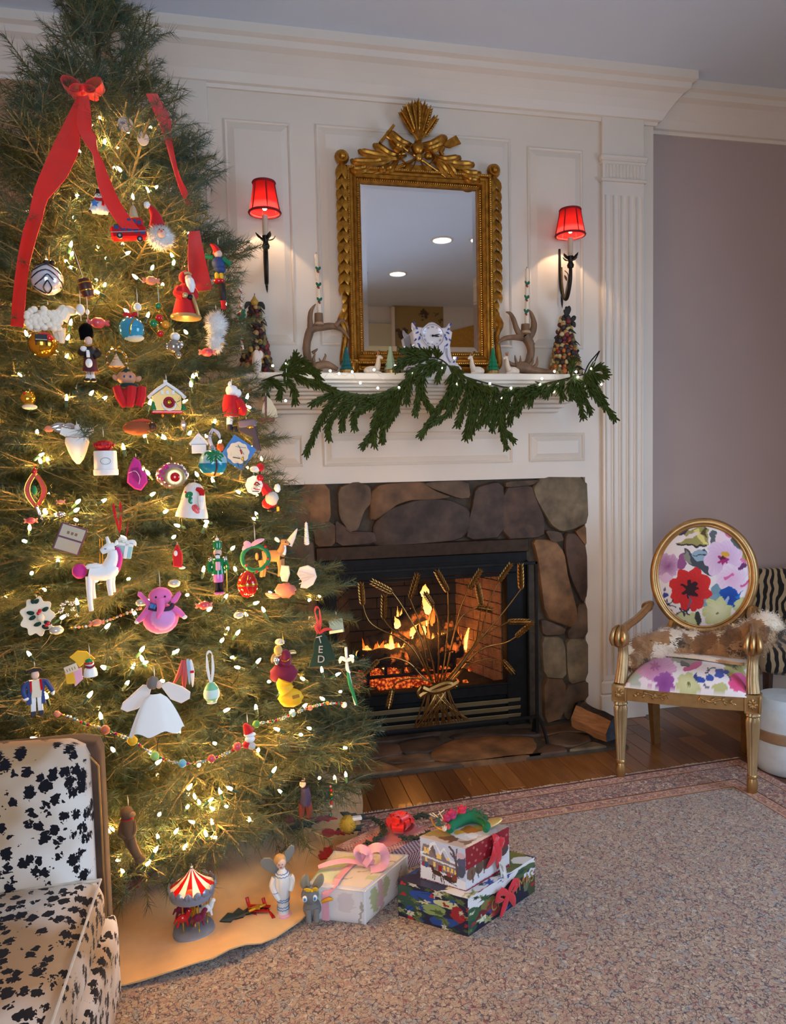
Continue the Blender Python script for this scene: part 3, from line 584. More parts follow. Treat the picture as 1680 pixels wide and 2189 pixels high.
# ============================================================ MIRROR
GOLD = M('aged_gilt', lin(168,116,42),.36,.85, var=.35, scale=45, bump=.35)
GOLDL = M('bright_gilt', lin(190,140,60),.3,.9, var=.25, scale=45)
MIR = M('mirror_silver', (.86,.88,.90),.015,1.0, var=0)
GX0, GX1, GZ0, GZ1, GY = .577,1.147,1.882,2.652,3.28
MO = Vector(((GX0 + GX1) / 2,3.31,1.79)); t = thing('mirror', 'tall gilt framed mirror with carved wheat and ribbon crest above the mantel', 'mirror', MO)
g = ot(MIR, MO); bw = .028; R = [[(GX0 + d, y, GZ0 + d),(GX1 - d, y, GZ0 + d),(GX1 - d, y, GZ1 - d),(GX0 + d, y, GZ1 - d)] for d, y in ((-.01, GY + .0035),(0, GY + .003),(bw, GY),(bw, GY))]
vs = [p for r in R for p in r]; g.add(vs, [(i * 4 + q, i * 4 + (q + 1) % 4,(i + 1) * 4 + (q + 1) % 4,(i + 1) * 4 + q) for i in range(2) for q in range(4)] + [(8,9,10,11)], False)
g.build('mirror_glass', t)
def frame_ring(name, prof, mat, x0=GX0, x1=GX1, z0=GZ0, z1=GZ1):
 g = ot(mat, MO); vs = []
 for d, y in prof: vs += [(x0 - d, y, z0 - d),(x1 + d, y, z0 - d),(x1 + d, y, z1 + d),(x0 - d, y, z1 + d)]
 fs = [(i * 4 + q, i * 4 + (q + 1) % 4,(i + 1) * 4 + (q + 1) % 4,(i + 1) * 4 + q) for i in range(len(prof) - 1) for q in range(4)]; g.add(vs, fs, False); return g.build(name, t)
frame_ring('frame', [(-.004, GY + .004),(-.004, GY - .008),(.004, GY - .014),(.012, GY - .010),(.016, GY - .018),(.028, GY - .026),(.034, GY - .020),(.044, GY - .022),(.048, GY - .032),(.058, GY - .034),(.064, GY - .02),(.064, YW - .002)], GOLD)
BEAD = bpy.data.meshes.new('bead')
def bead_mesh(r):
 g = G().mat(GOLDL); g.ell((0,0,0), r, 6,4); me = bpy.data.meshes.new('bead'); me.from_pydata([tuple(p) for p in g.v],[], g.f); me.materials.append(GOLDL); me.polygons.foreach_set('use_smooth', [True] * len(me.polygons)); return me
for d, st, r in ((.008,.0105,.0042),(.053,.010,.0045)):
 g = ot(GOLDL, MO); x0, x1, z0, z1 = GX0 - d, GX1 + d, GZ0 - d, GZ1 + d
 for i in range(int((x1 - x0) / st)): x = x0 + st * i; g.ell((x, GY - (.014 if d < .02 else .035), z0), r, 5,4); g.ell((x, GY - (.014 if d < .02 else .035), z1), r, 5,4)
 for i in range(int((z1 - z0) / st)): z = z0 + st * i; g.ell((x0, GY - (.014 if d < .02 else .035), z), r, 5,4); g.ell((x1, GY - (.014 if d < .02 else .035), z), r, 5,4)
 g.build('beading', t, 'stuff')
g = ot(GOLD, MO); bx(g, GX0 - .06, GX1 + .06, GY - .02, YW - .005,1.79, GZ0 - .06,.008); bx(g, GX0 - .02, GX1 + .02, GY - .032, GY, 1.80, GZ0 - .066,.006); g.build('base_rail', t)
for x in (GX0 - .05, GX1 + .05): g = ot(GOLD, MO); bx(g, x - .028, x + .028, GY - .03, YW - .005,1.765,1.85,.008); g.ell((x, GY - .03,1.81),(.02,.012,.03),8,6); g.build('foot', t)
for sx, x in ((-1, GX0 - .078),(1, GX1 + .078)):                # leafy pendants down both sides with scroll tops
 zt = GZ1 + .10 if sx < 0 else GZ1 + .085
 g = ot(GOLD, MO); g.lathe([(0,-.018),(.026,-.018),(.034,0),(.026,.018),(0,.018)],14,(x, GY - .012, zt), RX(math.pi / 2)); g.ell((x, GY - .035, zt),(.016,.01,.016),10,6); g.build('scroll', t)
 g = ot(GOLD, MO); g.tube([(x, GY - .005, zt),(x, GY - .005, GZ0 + .12)],.014,6); g.build('side_moulding', t)
 z = zt - .03; i = 0
 while z > GZ0 + .28:
  L = .075 - i * .0012; g = ot(GOLD, MO); g.leaf((x, GY - .015, z),(x + sx * .026, GY - .022, z - L),.034, up=(sx * .3,-1,0), bend=.12, n=4); g.leaf((x, GY - .018, z),(x - sx * .012, GY - .026, z - L),.03, up=(0,-1,0), bend=.12, n=4); g.build('acanthus_leaf', t); z -= .048; i += 1
 while z > GZ0 + .10: g = ot(GOLD, MO); g.leaf((x, GY - .012, z),(x + sx * .012, GY - .016, z - .05),.024, bend=.1, n=4); g.build('acanthus_leaf', t); z -= .04
 g = ot(GOLD, MO); g.tube(spline([(x - sx * .008, GY, GZ0 + .20),(x + sx * .022, GY - .01, GZ0 + .14),(x + sx * .005, GY - .012, GZ0 + .08),(x + sx * .018, GY - .005, GZ0 - .04),(x, GY, GZ0 - .07)],16),[.012,.02,.013,.017,.02],8); g.build('console_scroll', t)
C = lambda px, py, dy=0.0: on_y(px, py, GY - .012 + dy)
def cg(): return ot(GOLD, MO)
# carved crest
g = cg(); g.prism([(C(862,378).x, GZ1 + .05),(C(922,378).x, GZ1 + .05),(C(918,355).x, C(900,356).z),(C(868,355).x, C(868,354).z)], GY - .03, YW - .01,.003); g.build('crest_block', t)
for pts in ([(795,375),(815,366),(845,366),(868,352)],[(922,366),(940,375),(965,380),(985,388)]):
 g = cg(); g.tube([C(*p) for p in pts],.012,6); g.build('crest_base', t)
for a, b_, w in [((868,330),(775,325),11),((855,332),(758,345),10),((860,335),(806,312),12),((830,345),(812,360),9),((850,340),(826,363),9),((800,345),(755,362),10),((785,350),(770,356),8),((880,310),(835,285),12),((870,315),(838,302),10),((900,310),(948,295),12),((900,315),(940,310),10),((925,332),(978,338),11),((935,335),(1006,352),11),((925,340),(958,372),11),((945,340),(975,375),10),((975,355),(1022,372),11),((985,368),(1020,386),9),((865,320),(838,308),8)]:
 g = cg(); m_ = ((a[0] + b_[0]) / 2,(a[1] + b_[1]) / 2 + (7 if b_[1] < a[1] + 25 else -4)); e_ = (b_[0] + (-4 if b_[0] < 890 else 4), b_[1] - 5); p = C(*a)
 g.blade([p, C(*m_, -.022), C(*b_, -.018), C(*e_, -.006)], w * 1.75 * pxm(p), th=.016, n=12); g.build('acanthus_leaf', t)
for i, (a, b_) in enumerate([((893,300),(858,240)),((893,300),(868,228)),((894,300),(880,222)),((895,300),(893,218)),((896,300),(906,224)),((898,300),(918,232)),((899,300),(932,252))]):
 p, q = C(*a, -.01), C(*b_, -.012 - .004 * (i % 2)); g = cg(); g.tube([p, p.lerp(q, .4)],.006,6); g.ear(p.lerp(q, .25), q, .036,9)
 g.build('wheat_ear', t)
def pole(a, b_, w=.006): g = cg(); g.tube([C(*a, -.014), C(*b_, -.014)], w, 7); g.build('tool_handle', t)
pole((826,292),(905,345)); pole((902,342),(953,378)); pole((950,316),(828,365)); pole((862,356),(828,366))
g = cg(); g.prism([(C(812,312).x, C(812,312).z),(C(808,308).x, C(808,308).z),(C(838,270).x, C(838,270).z),(C(842,274).x, C(842,274).z)], GY - .04, GY - .02,.002); g.build('rake_head', t)
g = cg(); P = [(945,312),(950,306),(972,293),(983,311),(960,320),(948,318)]; g.prism([(C(*p).x, C(*p).z) for p in P], GY - .036, GY - .022,.003); g.build('shovel_blade', t)
g = cg(); g.tube([C(947,318,-.01), C(942,326,-.012), C(946,332,-.012)],.010,8); g.build('shovel_collar', t)
g = ot(GOLDL, MO); c = C(895,337,-.035); g.ell(c, (.017,.012,.017),12,7); g.build('rosette_button', t)
g = cg(); c = C(893,318,-.02); g.ell(c, (.030,.024,.032),16,10, nz=.15, nf=6); g.build('bud', t)
g = cg(); c = C(916,333,-.015); g.ell(c, (.022,.014,.016),12,8); g.build('bud', t)
for pts in ([(862,322),(856,335),(866,348),(880,348),(884,338)],[(880,310),(874,322),(884,330)],[(905,325),(912,320),(925,326),(930,340),(918,350)],[(888,345),(882,360),(876,364)],[(900,345),(906,358),(912,366)],[(886,303),(900,303)],[(838,300),(846,310),(840,318)]):
 g = ot(GOLDL, MO); Q = spline([C(*p, -.03) for p in pts],14); g.tube(Q, .009,6, flat=.35); g.build('ribbon_band', t)
for a in ((778,355),(1003,380)): g = cg(); p = C(*a, -.012); g.ell(p, (.010,.01,.022),8,6); g.build('leaf_tie', t)
# ============================================================ SCONCES
IRN = M('sconce_black_iron', (.022,.017,.013),.42,.7, var=.4); BRZN = M('sconce_gold_vine', lin(120,98,66),.45,.7, var=.3)
SHR = bpy.data.materials.new('red_silk_shade'); SHR.use_nodes = True; nt = SHR.node_tree; nt.nodes.clear()
o_ = nt.nodes.new('ShaderNodeOutputMaterial'); ad_ = nt.nodes.new('ShaderNodeMixShader'); d_ = nt.nodes.new('ShaderNodeBsdfDiffuse'); tl = nt.nodes.new('ShaderNodeBsdfTranslucent'); ns = nt.nodes.new('ShaderNodeTexNoise'); ns.inputs['Scale'].default_value = 60
mr = nt.nodes.new('ShaderNodeValToRGB'); mr.color_ramp.elements[0].color = (.60,.018,.024,1); mr.color_ramp.elements[1].color = (.72,.03,.035,1); lk(nt, ns.outputs['Fac'], mr.inputs[0]); lk(nt, mr.outputs[0], d_.inputs[0]); lk(nt, mr.outputs[0], tl.inputs[0]); ad_.inputs[0].default_value = .72
lk(nt, d_.outputs[0], ad_.inputs[1]); lk(nt, tl.outputs[0], ad_.inputs[2]); lk(nt, ad_.outputs[0], o_.inputs[0])
TRM = M('dark_red_braid', (.22,.008,.012),.8, var=.2); LIN = M('white_shade_lining', (.9,.86,.78),.8, var=.02); CRD = M('ivory_candle_sleeve', lin(205,190,165),.6, var=.05); BULB = M('warm_bulb', (1,.8,.5),.4, emit=(1,.66,.32), es=24)
def sconce(px, py_top, py_bot, lab, sw):
 yb = YW; c = on_y(px, py_bot, YW - .13); u = pxm(c); H = (py_bot - py_top) * u; t = thing('wall_sconce', lab, 'wall light', (c.x, YW, c.z)); g = G()
 rb, rt = 33 * u * sw, 23 * u * sw; yc = -.13; P = [(rb, 0),(rb * .93,.18 * H),(rb * .84,.45 * H),(rt * 1.05,.8 * H),(rt, H)]
 def at(nm, m, prof, n=24, lab=None): g = G().mat(m); g.lathe(prof, n, (0, yc, 0)); return g.build(nm, t, label=lab)
 def shell(P, th): return [(r, z) for r, z in P] + [(r - th, z) for r, z in P[::-1]] + [P[0]]
 sh = G().mat(SHR)
 n = 24; vs = [(r * math.cos(2 * math.pi * k / n), yc + r * math.sin(2 * math.pi * k / n), z) for r, z in P for k in range(n)]; sh.add(vs, [(i * n + k, i * n + (k + 1) % n, (i + 1) * n + (k + 1) % n, (i + 1) * n + k) for i in range(len(P) - 1) for k in range(n)]); so_ = sh.build('lamp_shade', t)
 for r, z in ((rb, 0),(rt, H)): g = G().mat(TRM); g.tube([(r * math.cos(2 * math.pi * k / 24), yc + r * math.sin(2 * math.pi * k / 24), z) for k in range(24)],.0055,6, closed=True); g.build('braid', so_)
 for k in range(6): a = math.radians(-90 + 8 + 60 * k); g = G().mat(TRM); g.tube([((r + .001) * math.cos(a), yc + (r + .001) * math.sin(a), z) for r, z in P],.003,5); g.build('rib', so_)
 g = G().mat(CRD); g.lathe([(.0,-.10),(.0125,-.10),(.0125,-.012),(0,-.012)],12,(0, yc, 0)); g.build('candle_sleeve', t)
 g = G().mat(BULB); g.ell((0, yc, .035),(.014,.014,.026),10,8); g.build('bulb', t)
 g = G().mat(IRN); g.lathe([(0,-.155),(.014,-.152),(.017,-.14),(.010,-.125),(.015,-.11),(.015,-.098),(0,-.096)],12,(0, yc, 0)); g.build('cup', t)
 for k in range(4): a = .4 + k * math.pi / 2; g = G().mat(IRN); g.leaf((math.cos(a) * .01, yc + math.sin(a) * .01,-.115),(math.cos(a) * .045, yc + math.sin(a) * .045,-.088),.022, up=(0,0,1), bend=-.2, n=4); g.build('leaf', t)
 g = G().mat(IRN); g.tube(spline([(0, yc, -.15),(0, yc + .002,-.21),(0, yc + .03,-.275),(0, yc + .06,-.285),(0, yc + .10,-.23),(0,-.015,-.13),(0,-.012,-.03)],26),[.0085,.009,.009,.008,.006],8); g.build('arm', t)
 g = G().mat(BRZN); g.tube(spline([(.006,-.02,-.12),(.004,-.03,-.2),(-.004, yc + .06,-.28),(.003, yc + .05,-.24),(.006, yc + .035,-.18),(.0, yc + .06,-.15)],22),[.005,.005,.003,.0025],6); g.leaf((.003, yc + .05,-.2),(.006, yc + .075,-.165),.014, n=4); g.build('vine', t)
 g = G().mat(IRN); g.leaf((0,-.03,-.25),(.004,-.03,-.32),.012, up=(0,-1,0), n=4); g.lathe([(0,-.012),(.02,-.012),(.022,0),(0,0)],10,(0,-.0,-.13), RX(math.pi / 2)); g.build('back_bracket', t)
 g = G().mat(PAINT2); g.box((-.012,-.004,-.16),(.062,.006,.115),.002); g.build('back_plate', t)
 L = bpy.data.lights.new('sconce_downlight', 'SPOT'); L.energy = 30; L.color = (1,.66,.40); L.spot_size = 2.5; L.spot_blend = .4; L.shadow_soft_size = .012; o = bpy.data.objects.new('sconce_downlight', L); COL.objects.link(o); o.parent = t; o.location = (0, yc, .05)
 L = bpy.data.lights.new('sconce_light', 'POINT'); L.energy = 1.5; L.color = (1,.70,.42); L.shadow_soft_size = .012; o = bpy.data.objects.new('sconce_light', L); COL.objects.link(o); o.parent = t; o.location = (0, yc, .035)
sconce(566,393,455, 'black iron wall sconce with red silk shade nearer the Christmas tree', 1.0)
sconce(1219,451,503, 'black iron wall sconce with red silk shade beside the fluted right pilaster', .93)
# ============================================================ THINGS ON THE MANTEL SHELF
IY = 3.20
def I(px, py, dy=0.0): return on_y(px, py, IY + dy)
# --- dried fruit topiaries
FRC = [M('dried_fruit_%s' % n, lin(*c),.6, var=.25, scale=60) for n, c in [('brown', (62,40,30)),('plum', (84,38,42)),('maroon', (128,46,44)),('mustard', (190,148,62)),('tan', (178,142,92)),('olive', (120,108,60)),('orange', (186,104,44)),('charcoal', (58,50,50)),('cream', (196,180,128))]]
def ball_mesh(m, pear=False):
 g = G().mat(m)
 if pear: g.lathe([(0,-1),(.75,-.8),(1,-.25),(.85,.25),(.45,.75),(.28,1.15),(.1,1.3),(0,1.32)],8)
 else: g.ell((0,0,0),1,8,6, nz=.12)
 me = bpy.data.meshes.new('fruit'); me.from_pydata([tuple(p) for p in g.v],[], g.f); me.materials.append(m); me.polygons.foreach_set('use_smooth', [True] * len(me.polygons)); me.update(); return me
FRM = [ball_mesh(m) for m in FRC]; PEAR = [ball_mesh(FRC[3], True), ball_mesh(FRC[4], True), ball_mesh(FRC[5], True)]
BLF = M('dark_dried_leaf', lin(36,36,32),.6, var=.3)
def topiary(cx, top, hw, lab, wts, seed):
 b = I(cx, 797); u = pxm(b); t = thing('fruit_topiary', lab, 'topiary', (b.x, IY, MZ), group=None); H = (797 - top) * u; R = hw * u; rr = random.Random(seed)
 g = G().mat(FRC[0]); g.lathe([(R * .86,0),(R * .5, H * .5),(R * .16, H * .9),(0, H * .93)],14); g.build('core', t)
 n = 0; z = .012
 while z < H * .88:
  r = R * (1 - z / (H * 1.12)) * .92; k = max(4, int(2 * math.pi * r / .021)); off = rr.random() * 6
  for i in range(k):
   a = off + 2 * math.pi * (i + rr.uniform(-.2,.2)) / k
   if math.sin(a) > .55: continue
   s = rr.uniform(.0085,.0145); zz = z + rr.uniform(-.006,.006); pr = rr.random() < .10
   o = link('fruit', rr.choice(PEAR) if pr else FRM[rr.choices(range(9), wts)[0]], t, loc=(r * math.cos(a), r * math.sin(a), zz)); o.scale = (s, s, s * rr.uniform(.9,1.15)); o.rotation_euler = (rr.uniform(-.3,.3), rr.uniform(-.3,.3), rr.uniform(0,6)); n += 1
  z += .0165
 for i in range(12): a = rr.uniform(math.pi, 2 * math.pi); z = rr.uniform(.05,.9) * H; r = R * (1 - z / (H * 1.1)); g = G().mat(BLF); g.blade([(r * math.cos(a), r * math.sin(a), z),((r + .012) * math.cos(a),(r + .012) * math.sin(a), z + .008),((r + .022) * math.cos(a + .5),(r + .022) * math.sin(a + .5), z - .008)],.016, up=(math.cos(a), math.sin(a),.6), n=5); g.build('dried_leaf', t)
 return t, H, R
t, H, R = topiary(549,632,37, 'dried fruit cone tree topped with a yellow pear, beside the Christmas tree', [5,3,3,3,4,3,1,3,1],11)
o = link('pear', PEAR[0], t, loc=(0,-.005, H * .93)); o.scale = (.019,) * 3
g = G().mat(BLF); g.tube([(0,-.005, H * .93 + .022),(.002,-.005, H * .93 + .036)],.0016,5); g.build('stem', t)
for s in (-1,1): g = G().mat(BLF); g.blade([(s * .012,-.01, H * .89),(s * .03,-.012, H * .90),(s * .042,-.012, H * .83)],.02, n=6); g.build('dried_leaf', t)
t, H, R = topiary(1208,655,37, 'dried fruit cone tree topped with dark leaves, at the right end of the mantel', [2,2,4,2,2,2,4,3,5],12)
for a, b in [((0,.87),(-.018,.97)),((.0,.88),(.012,1.03)),((.02,.8),(.045,.87)),((.0,.9),(-.006,1.02)),((.02,.78),(.04,.72))]: g = G().mat(BLF); g.blade([(a[0],-.02, a[1] * H),((a[0] + b[0]) / 2,-.03,(a[1] + b[1]) / 2 * H + .006),(b[0],-.026, b[1] * H)],.024, n=6); g.build('dried_leaf', t)
# --- antler candlesticks
ANT = M('weathered_antler', lin(122,92,66),.55, var=.35, scale=22, bump=.6, stretch=(1,1,.35)); ANB = M('antler_burr', lin(176,148,112),.6, var=.2)
WAX = M('ivory_wax', lin(236,222,196),.45, var=.03, sss=.15); HOL = M('green_wax_holly', lin(20,92,66),.4, var=.15); RDB = M('red_berry', lin(190,30,30),.35, var=.1)
def antler(lab, base, beams, cup, lab_c, cand, holly):
 o = Vector((I(*base).x, IY, MZ)); t = thing('antler_candlestick', lab, 'candlestick', o); u = pxm(o)
 for nm, pts, r, dy in beams:
  g = ot(ANT, o); Q = spline([I(p[0], p[1], dy + (p[2] if len(p) > 2 else 0)) for p in pts],18); g.tube(Q, [x * u for x in r],9)
  for v in g.v: v += Vector((mnoise.noise((v + o) * 40), mnoise.noise((v + o) * 40 + Vector((7,0,0))),0)) * .0022
  for v in g.v:
   if v.z < .002: v.z = .002
  g.build(nm, t)
 a, b = I(*cup[0]), I(*cup[1]); g = ot(ANT, o); g.tube([a, a.lerp(b, .3), b],[12 * u, 9.5 * u, 9 * u],12); g.build('candle_socket', t)
 g = ot(ANB, o); g.tube([a + Vector((0,0,4 * u)), a + Vector((0,0,9 * u))],[12 * u, 10.5 * u],12); g.build('burr', t)
 c0, c1 = I(*cand[0]), I(*cand[1]); co = c0.copy(); t2 = thing('taper_candle', lab_c, 'candle', co)
 g = ot(WAX, co); g.tube([c0, c0.lerp(c1,.5), c1 - (c1 - c0) * .01, c1],[4.6 * u, 4.0 * u, 3.4 * u, 2.0 * u],12); g.build('wax', t2)
 g = ot(BLK, co); g.tube([c1, c1 + Vector((.0005,0,3.5 * u))],.6 * u, 5); g.build('wick', t2)
 for h in holly:
  p = I(h[0], h[1],-.010); g = ot(HOL, co)
  for sx, sz in ((-1,1),(1,1),(-.4,-.6)): g.blade([p, p + Vector((sx * 3.2 * u, -.002, sz * 3.5 * u)), p + Vector((sx * 4.6 * u, .002, sz * 7.5 * u))],5.5 * u, n=5)
  g.build('holly', t2); g = ot(RDB, co); g.ell(p + Vector((0,-.002,-4.5 * u)),2.2 * u, 8,6); g.build('berry', t2)
antler('brown antler candlestick arching towards the mirror, left end of the mantel', (672,790),[
 ('beam', [(668,792),(660,775),(655,745),(660,716),(668,702),(690,699),(712,697),(728,703),(738,712),(746,724)],[9,8.5,8.5,9,9,8,7,5,3,1.2],0),('tine', [(664,712),(663,690),(664,668),(670,656),(675,650)],[7.5,6,5,3,1],-.005),('tine', [(717,698),(724,688),(731,684),(740,692)],[5.5,4.5,3,.8],-.01),('tine', [(668,755),(676,748),(678,745)],[4,2.5,.8],-.012),
 ('skull_base', [(664,790),(682,782),(700,780),(722,790)],[8,9,8,4],-.03),('tine', [(672,780),(671,765),(674,755)],[4,3,.8],-.035),('tine', [(688,778),(693,768),(696,760),(694,756)],[3.5,3,2,.7],-.03),('tine', [(690,777),(684,770),(682,765)],[3,2,.7],-.03)],
 ((682,699),(681,670)), 'ivory taper candle with green holly in the antler candlestick nearer the Christmas tree', ((683,672),(676,543)),[(680,577),(681,611),(683,643)])
antler('brown antler candlestick with three upright tines, right of the mirror', (1118,794),[
 ('beam', [(1112,790),(1128,776),(1135,752),(1131,732),(1122,718)],[10,8.5,8,10,11],0),('tine', [(1116,720),(1105,705),(1097,682),(1090,670),(1081,667)],[7.5,6,5,3.5,1],-.006),('tine', [(1130,722),(1139,706),(1141,690),(1136,672),(1131,662)],[8.5,7.5,6.5,4,1],.004),('tine', [(1116,722),(1098,721),(1078,724),(1064,734)],[7.5,6,5,2.5],-.012),('tine', [(1136,745),(1140,738),(1142,733)],[4,2.5,.8],-.01),
 ('skull_base', [(1100,784),(1118,786),(1140,792),(1170,795),(1186,794)],[9,13,9,5,3],-.035),('tine', [(1104,782),(1092,778),(1085,770),(1081,764)],[5,4,2.5,.8],-.04),('tine', [(1104,778),(1102,768),(1101,759)],[3.5,2.5,.8],-.04),('tine', [(1112,776),(1113,768),(1113,760)],[3,2.2,.7],-.04),('tine', [(1130,782),(1138,774),(1139,765)],[4,3,.8],-.04),('tine', [(1138,788),(1147,778),(1149,762)],[4.5,3.2,.8],-.04)],
 ((1123,717),(1123,693)), 'ivory taper candle with green holly in the antler candlestick right of the mirror', ((1126,696),(1126,574)),[(1127,608),(1126,638),(1125,668)])
# --- wax trees with glittery bases
GLI = M('gold_glitter', lin(176,144,90),.35,.7, var=.6, scale=240)
def waxtree(cx, top, bot, hw, m, lab):
 o = Vector((I(cx, bot).x, IY - .05, MZ)); u = pxm(o); t = thing('miniature_tree', lab, 'decoration', o); H = (bot - top) * u; R = hw * u; b0 = H * .18
 g = G().mat(GLI); g.lathe([(R * 1.05,0),(R * 1.0, b0 * .8),(R * .8, b0),(0, b0)],16); g.build('base', t, label='gold glitter base')
 for i in range(5):
  z0 = b0 + (H - b0) * i / 5.2; z1 = z0 + (H - b0) * .25; r0 = R * (1.04 - i * .175); g = G().mat(m); g.lathe([(r0 * .7, z0 + .001),(r0, z0 - .0015),(r0 * .92, z0 + .004),(r0 * .52, z1),(0, z1 + .002)],22, flute=.10, nf=11); g.build('branch_tier', t)
waxtree(737,736,791,14, M('teal_wax', lin(22,88,88),.35, var=.12), 'dark teal miniature tree on gold base, beside the mirror foot')
waxtree(830,735,792,13.5, M('sage_wax', lin(158,182,152),.4, var=.06), 'pale sage miniature tree on gold base, in front of the mirror')
waxtree(1046,742,797,13, M('emerald_wax', lin(16,120,78),.35, var=.12), 'emerald green miniature tree on gold base, between two white deer')
# --- resting deer figurines
CER = M('cream_ceramic', lin(232,212,188),.32, var=.03, coat=.3); COP = M('copper_antlers', lin(176,122,86),.4,.6, var=.15)
def deer(cx, lab, fl, dx=0):
 o = Vector((I(cx, 794).x, IY - .05, MZ)); u = pxm(o); t = thing('deer_figurine', lab, 'figurine', o); T = Matrix.Diagonal((fl * u, u, u, 1))
 g = G().mat(CER); g.T = T; g.ell((-4,0,8),(17,9,9.5),14,9); g.ell((-13,0,7),(9,9.5,7.5),10,7); g.tube(spline([(6,0,9),(10,0,20),(11,0,31),(13,0,36)],10),[8,6.2,4.4,4.2],10); g.tube(spline([(10.5,0,36),(15,0,36.5),(21,0,33.5)],6),[4.6,4.2,1.8],9); g.tube([(2,-5,3),(12,-6,2.5),(16,-6,2.5)],[4,3,2],7); g.build('body', t)
 for s in (-1,1):
  g = G().mat(CER); g.T = T; g.blade([(10, s * 3,38),(8.5, s * 6.5,40),(8, s * 9,41)],4, up=(1,0,.3), n=5); g.build('ear', t)
  g = G().mat(COP); g.T = T; g.tube(spline([(11.5, s * 1.5,39.5),(10, s * 4,44),(10.5, s * 5,49)],6),[1.5,1.2,.6],6); g.tube([(10.3, s * 3.6,43),(13, s * 4.5,47)],[1.2,.5],5); g.build('antler', t)
deer(794, 'cream deer figurine with copper antlers facing right, in front of the mirror', 1)
deer(1010, 'cream deer figurine with copper antlers, between the blue and white clock and emerald tree', -.85)
deer(1084, 'cream deer figurine partly behind the right antler candlestick', -.85)
# --- blue and white faience clock
FAI = M('white_faience', lin(222,212,212),.22, var=.02, coat=.6); BLU = M('cobalt_glaze', lin(46,70,148),.3, var=.2); INK = M('clock_hand_black', (.012,.01,.012),.4, var=.1); NUM = M('numeral_grey', lin(96,92,110),.5, var=.1)
CY_ = IY - .005; o = Vector((on_y(922,795, CY_).x, CY_, MZ)); t = thing('mantel_clock', 'blue and white faience mantel clock showing quarter past three, before the mirror', 'clock', o); u = pxm(o)
K = lambda u_, v_: ((u_ - 860) / 10.5 , (1420 - v_) / 10.5)          # 160 px zoom -> clock px units (x from dial centre, z from shelf)
dx = (842 + 880 / 10.5 - 922) ; g = G().mat(FAI); g.T = Matrix.Scale(u, 4)
side = [(1480,1400),(1525,1330),(1490,1230),(1440,1160),(1400,1130),(1330,1080),(1290,960),(1270,760),(1300,620),(1330,470),(1270,420),(1190,370),(1060,380),(1000,320),(930,270),(860,255)]
R_ = [K(*p) for p in side]; Lf = [(-x * .98, z) for x, z in R_[::-1][1:]]; P = R_ + Lf
g.prism(P, -13,13,2.2); g.build('case', t)
for s in (-1,1):
 g = G().mat(FAI); g.T = Matrix.Scale(u, 4); g.lathe([(0,-15),(9,-15),(12,-13),(12,13),(9,15),(0,15)],16,(s * 52,0,10), RX(math.pi / 2)); g.build('scroll_foot', t)
 g = G().mat(FAI); g.T = Matrix.Scale(u, 4); g.tube(spline([(s * 34,0,95),(s * 39,-2,103),(s * 41,-2,110)],6),[6,4,1.5],8); g.tube(spline([(s * 44,-4,22),(s * 50,-6,34),(s * 54,-6,40)],6),[6,4,1.5],8); g.build('finial', t)
 g = G().mat(BLU); g.T = Matrix.Scale(u, 4); g.tube(spline([(s * 52 + 6 * math.cos(a * .9),-16,10 + (6 - a * .5) * math.sin(a * .9)) for a in range(8)],16),.9,5)
 for a, b in [((38,104),(41,110)),((36,99),(33,94)),((30,90),(37,86)),((28,80),(31,72)),((36,76),(40,70)),((33,66),(28,60)),((27,86),(25,79)),((54,38),(52,33)),((47,30),(44,26))]: g.blade([(s * a[0],-14, a[1]),(s * (a[0] + b[0]) / 2 + 1.2,-14.6,(a[1] + b[1]) / 2),(s * b[0],-14, b[1])],3.6, n=5)
 for k in (0,2.4): g.tube(spline([(s * (29 + k),-14,56),(s * (30 + k),-14,40),(s * (37 + k),-14,26)],8),.45,4)
 g.build('blue_scrollwork', t)
g = G().mat(FAI); g.T = Matrix.Scale(u, 4); dc = (0,-14,81.5); g.lathe([(0,0),(23,0),(25.5,1.5),(25,-3)],36, dc, RX(math.pi / 2)); g.build('dial', t)
g = G().mat(NUM); g.T = Matrix.Scale(u, 4); g.tube([(23.3 * math.cos(a * .1309),-16.2,81.5 + 23.3 * math.sin(a * .1309)) for a in range(48)],.4,4, closed=True); g.build('dial_ring', t)
def text3(body, size, m, name, parent, T, ext=.0):
 c = bpy.data.curves.new(name, 'FONT'); c.body = body; c.size = size; c.align_x = 'CENTER'; c.align_y = 'CENTER'; c.extrude = ext; ob = bpy.data.objects.new('tmp', c); COL.objects.link(ob); bpy.context.view_layer.update()
 me = bpy.data.meshes.new_from_object(ob); COL.objects.unlink(ob); bpy.data.objects.remove(ob); me.transform(T); me.materials.clear(); me.materials.append(m); return link(name, me, parent)
for i, n in enumerate(['XII', 'I', 'II', 'III', 'IIII', 'V', 'VI', 'VII', 'VIII', 'IX', 'X', 'XI']):
 a = -i * math.pi / 6; text3(n, 5.2, NUM, 'numeral', t, Matrix.Scale(u, 4) @ Matrix.Translation((18.2 * math.sin(-a),-16.0,81.5 + 18.2 * math.cos(a))) @ Matrix.Rotation(a, 4, 'Y').inverted() @ Matrix.Rotation(math.pi / 2,4, 'X'),.3)
for L, a, w in ((16,12,1.6),(14.5,-6,2.2)):
 a = math.radians(a); g = G().mat(INK); g.T = Matrix.Scale(u, 4); d = Vector((math.cos(a),0, math.sin(a))); c = Vector((0,-17,81.5)); g.blade([c, c + d * L * .45, c + d * L * .7, c + d * L], w * 1.6, th=.8, n=8); g.ell(c, (2.6,.8,2.6),10,5); g.build('clock_hand', t)
g = G().mat(BLU); g.T = Matrix.Scale(u, 4)
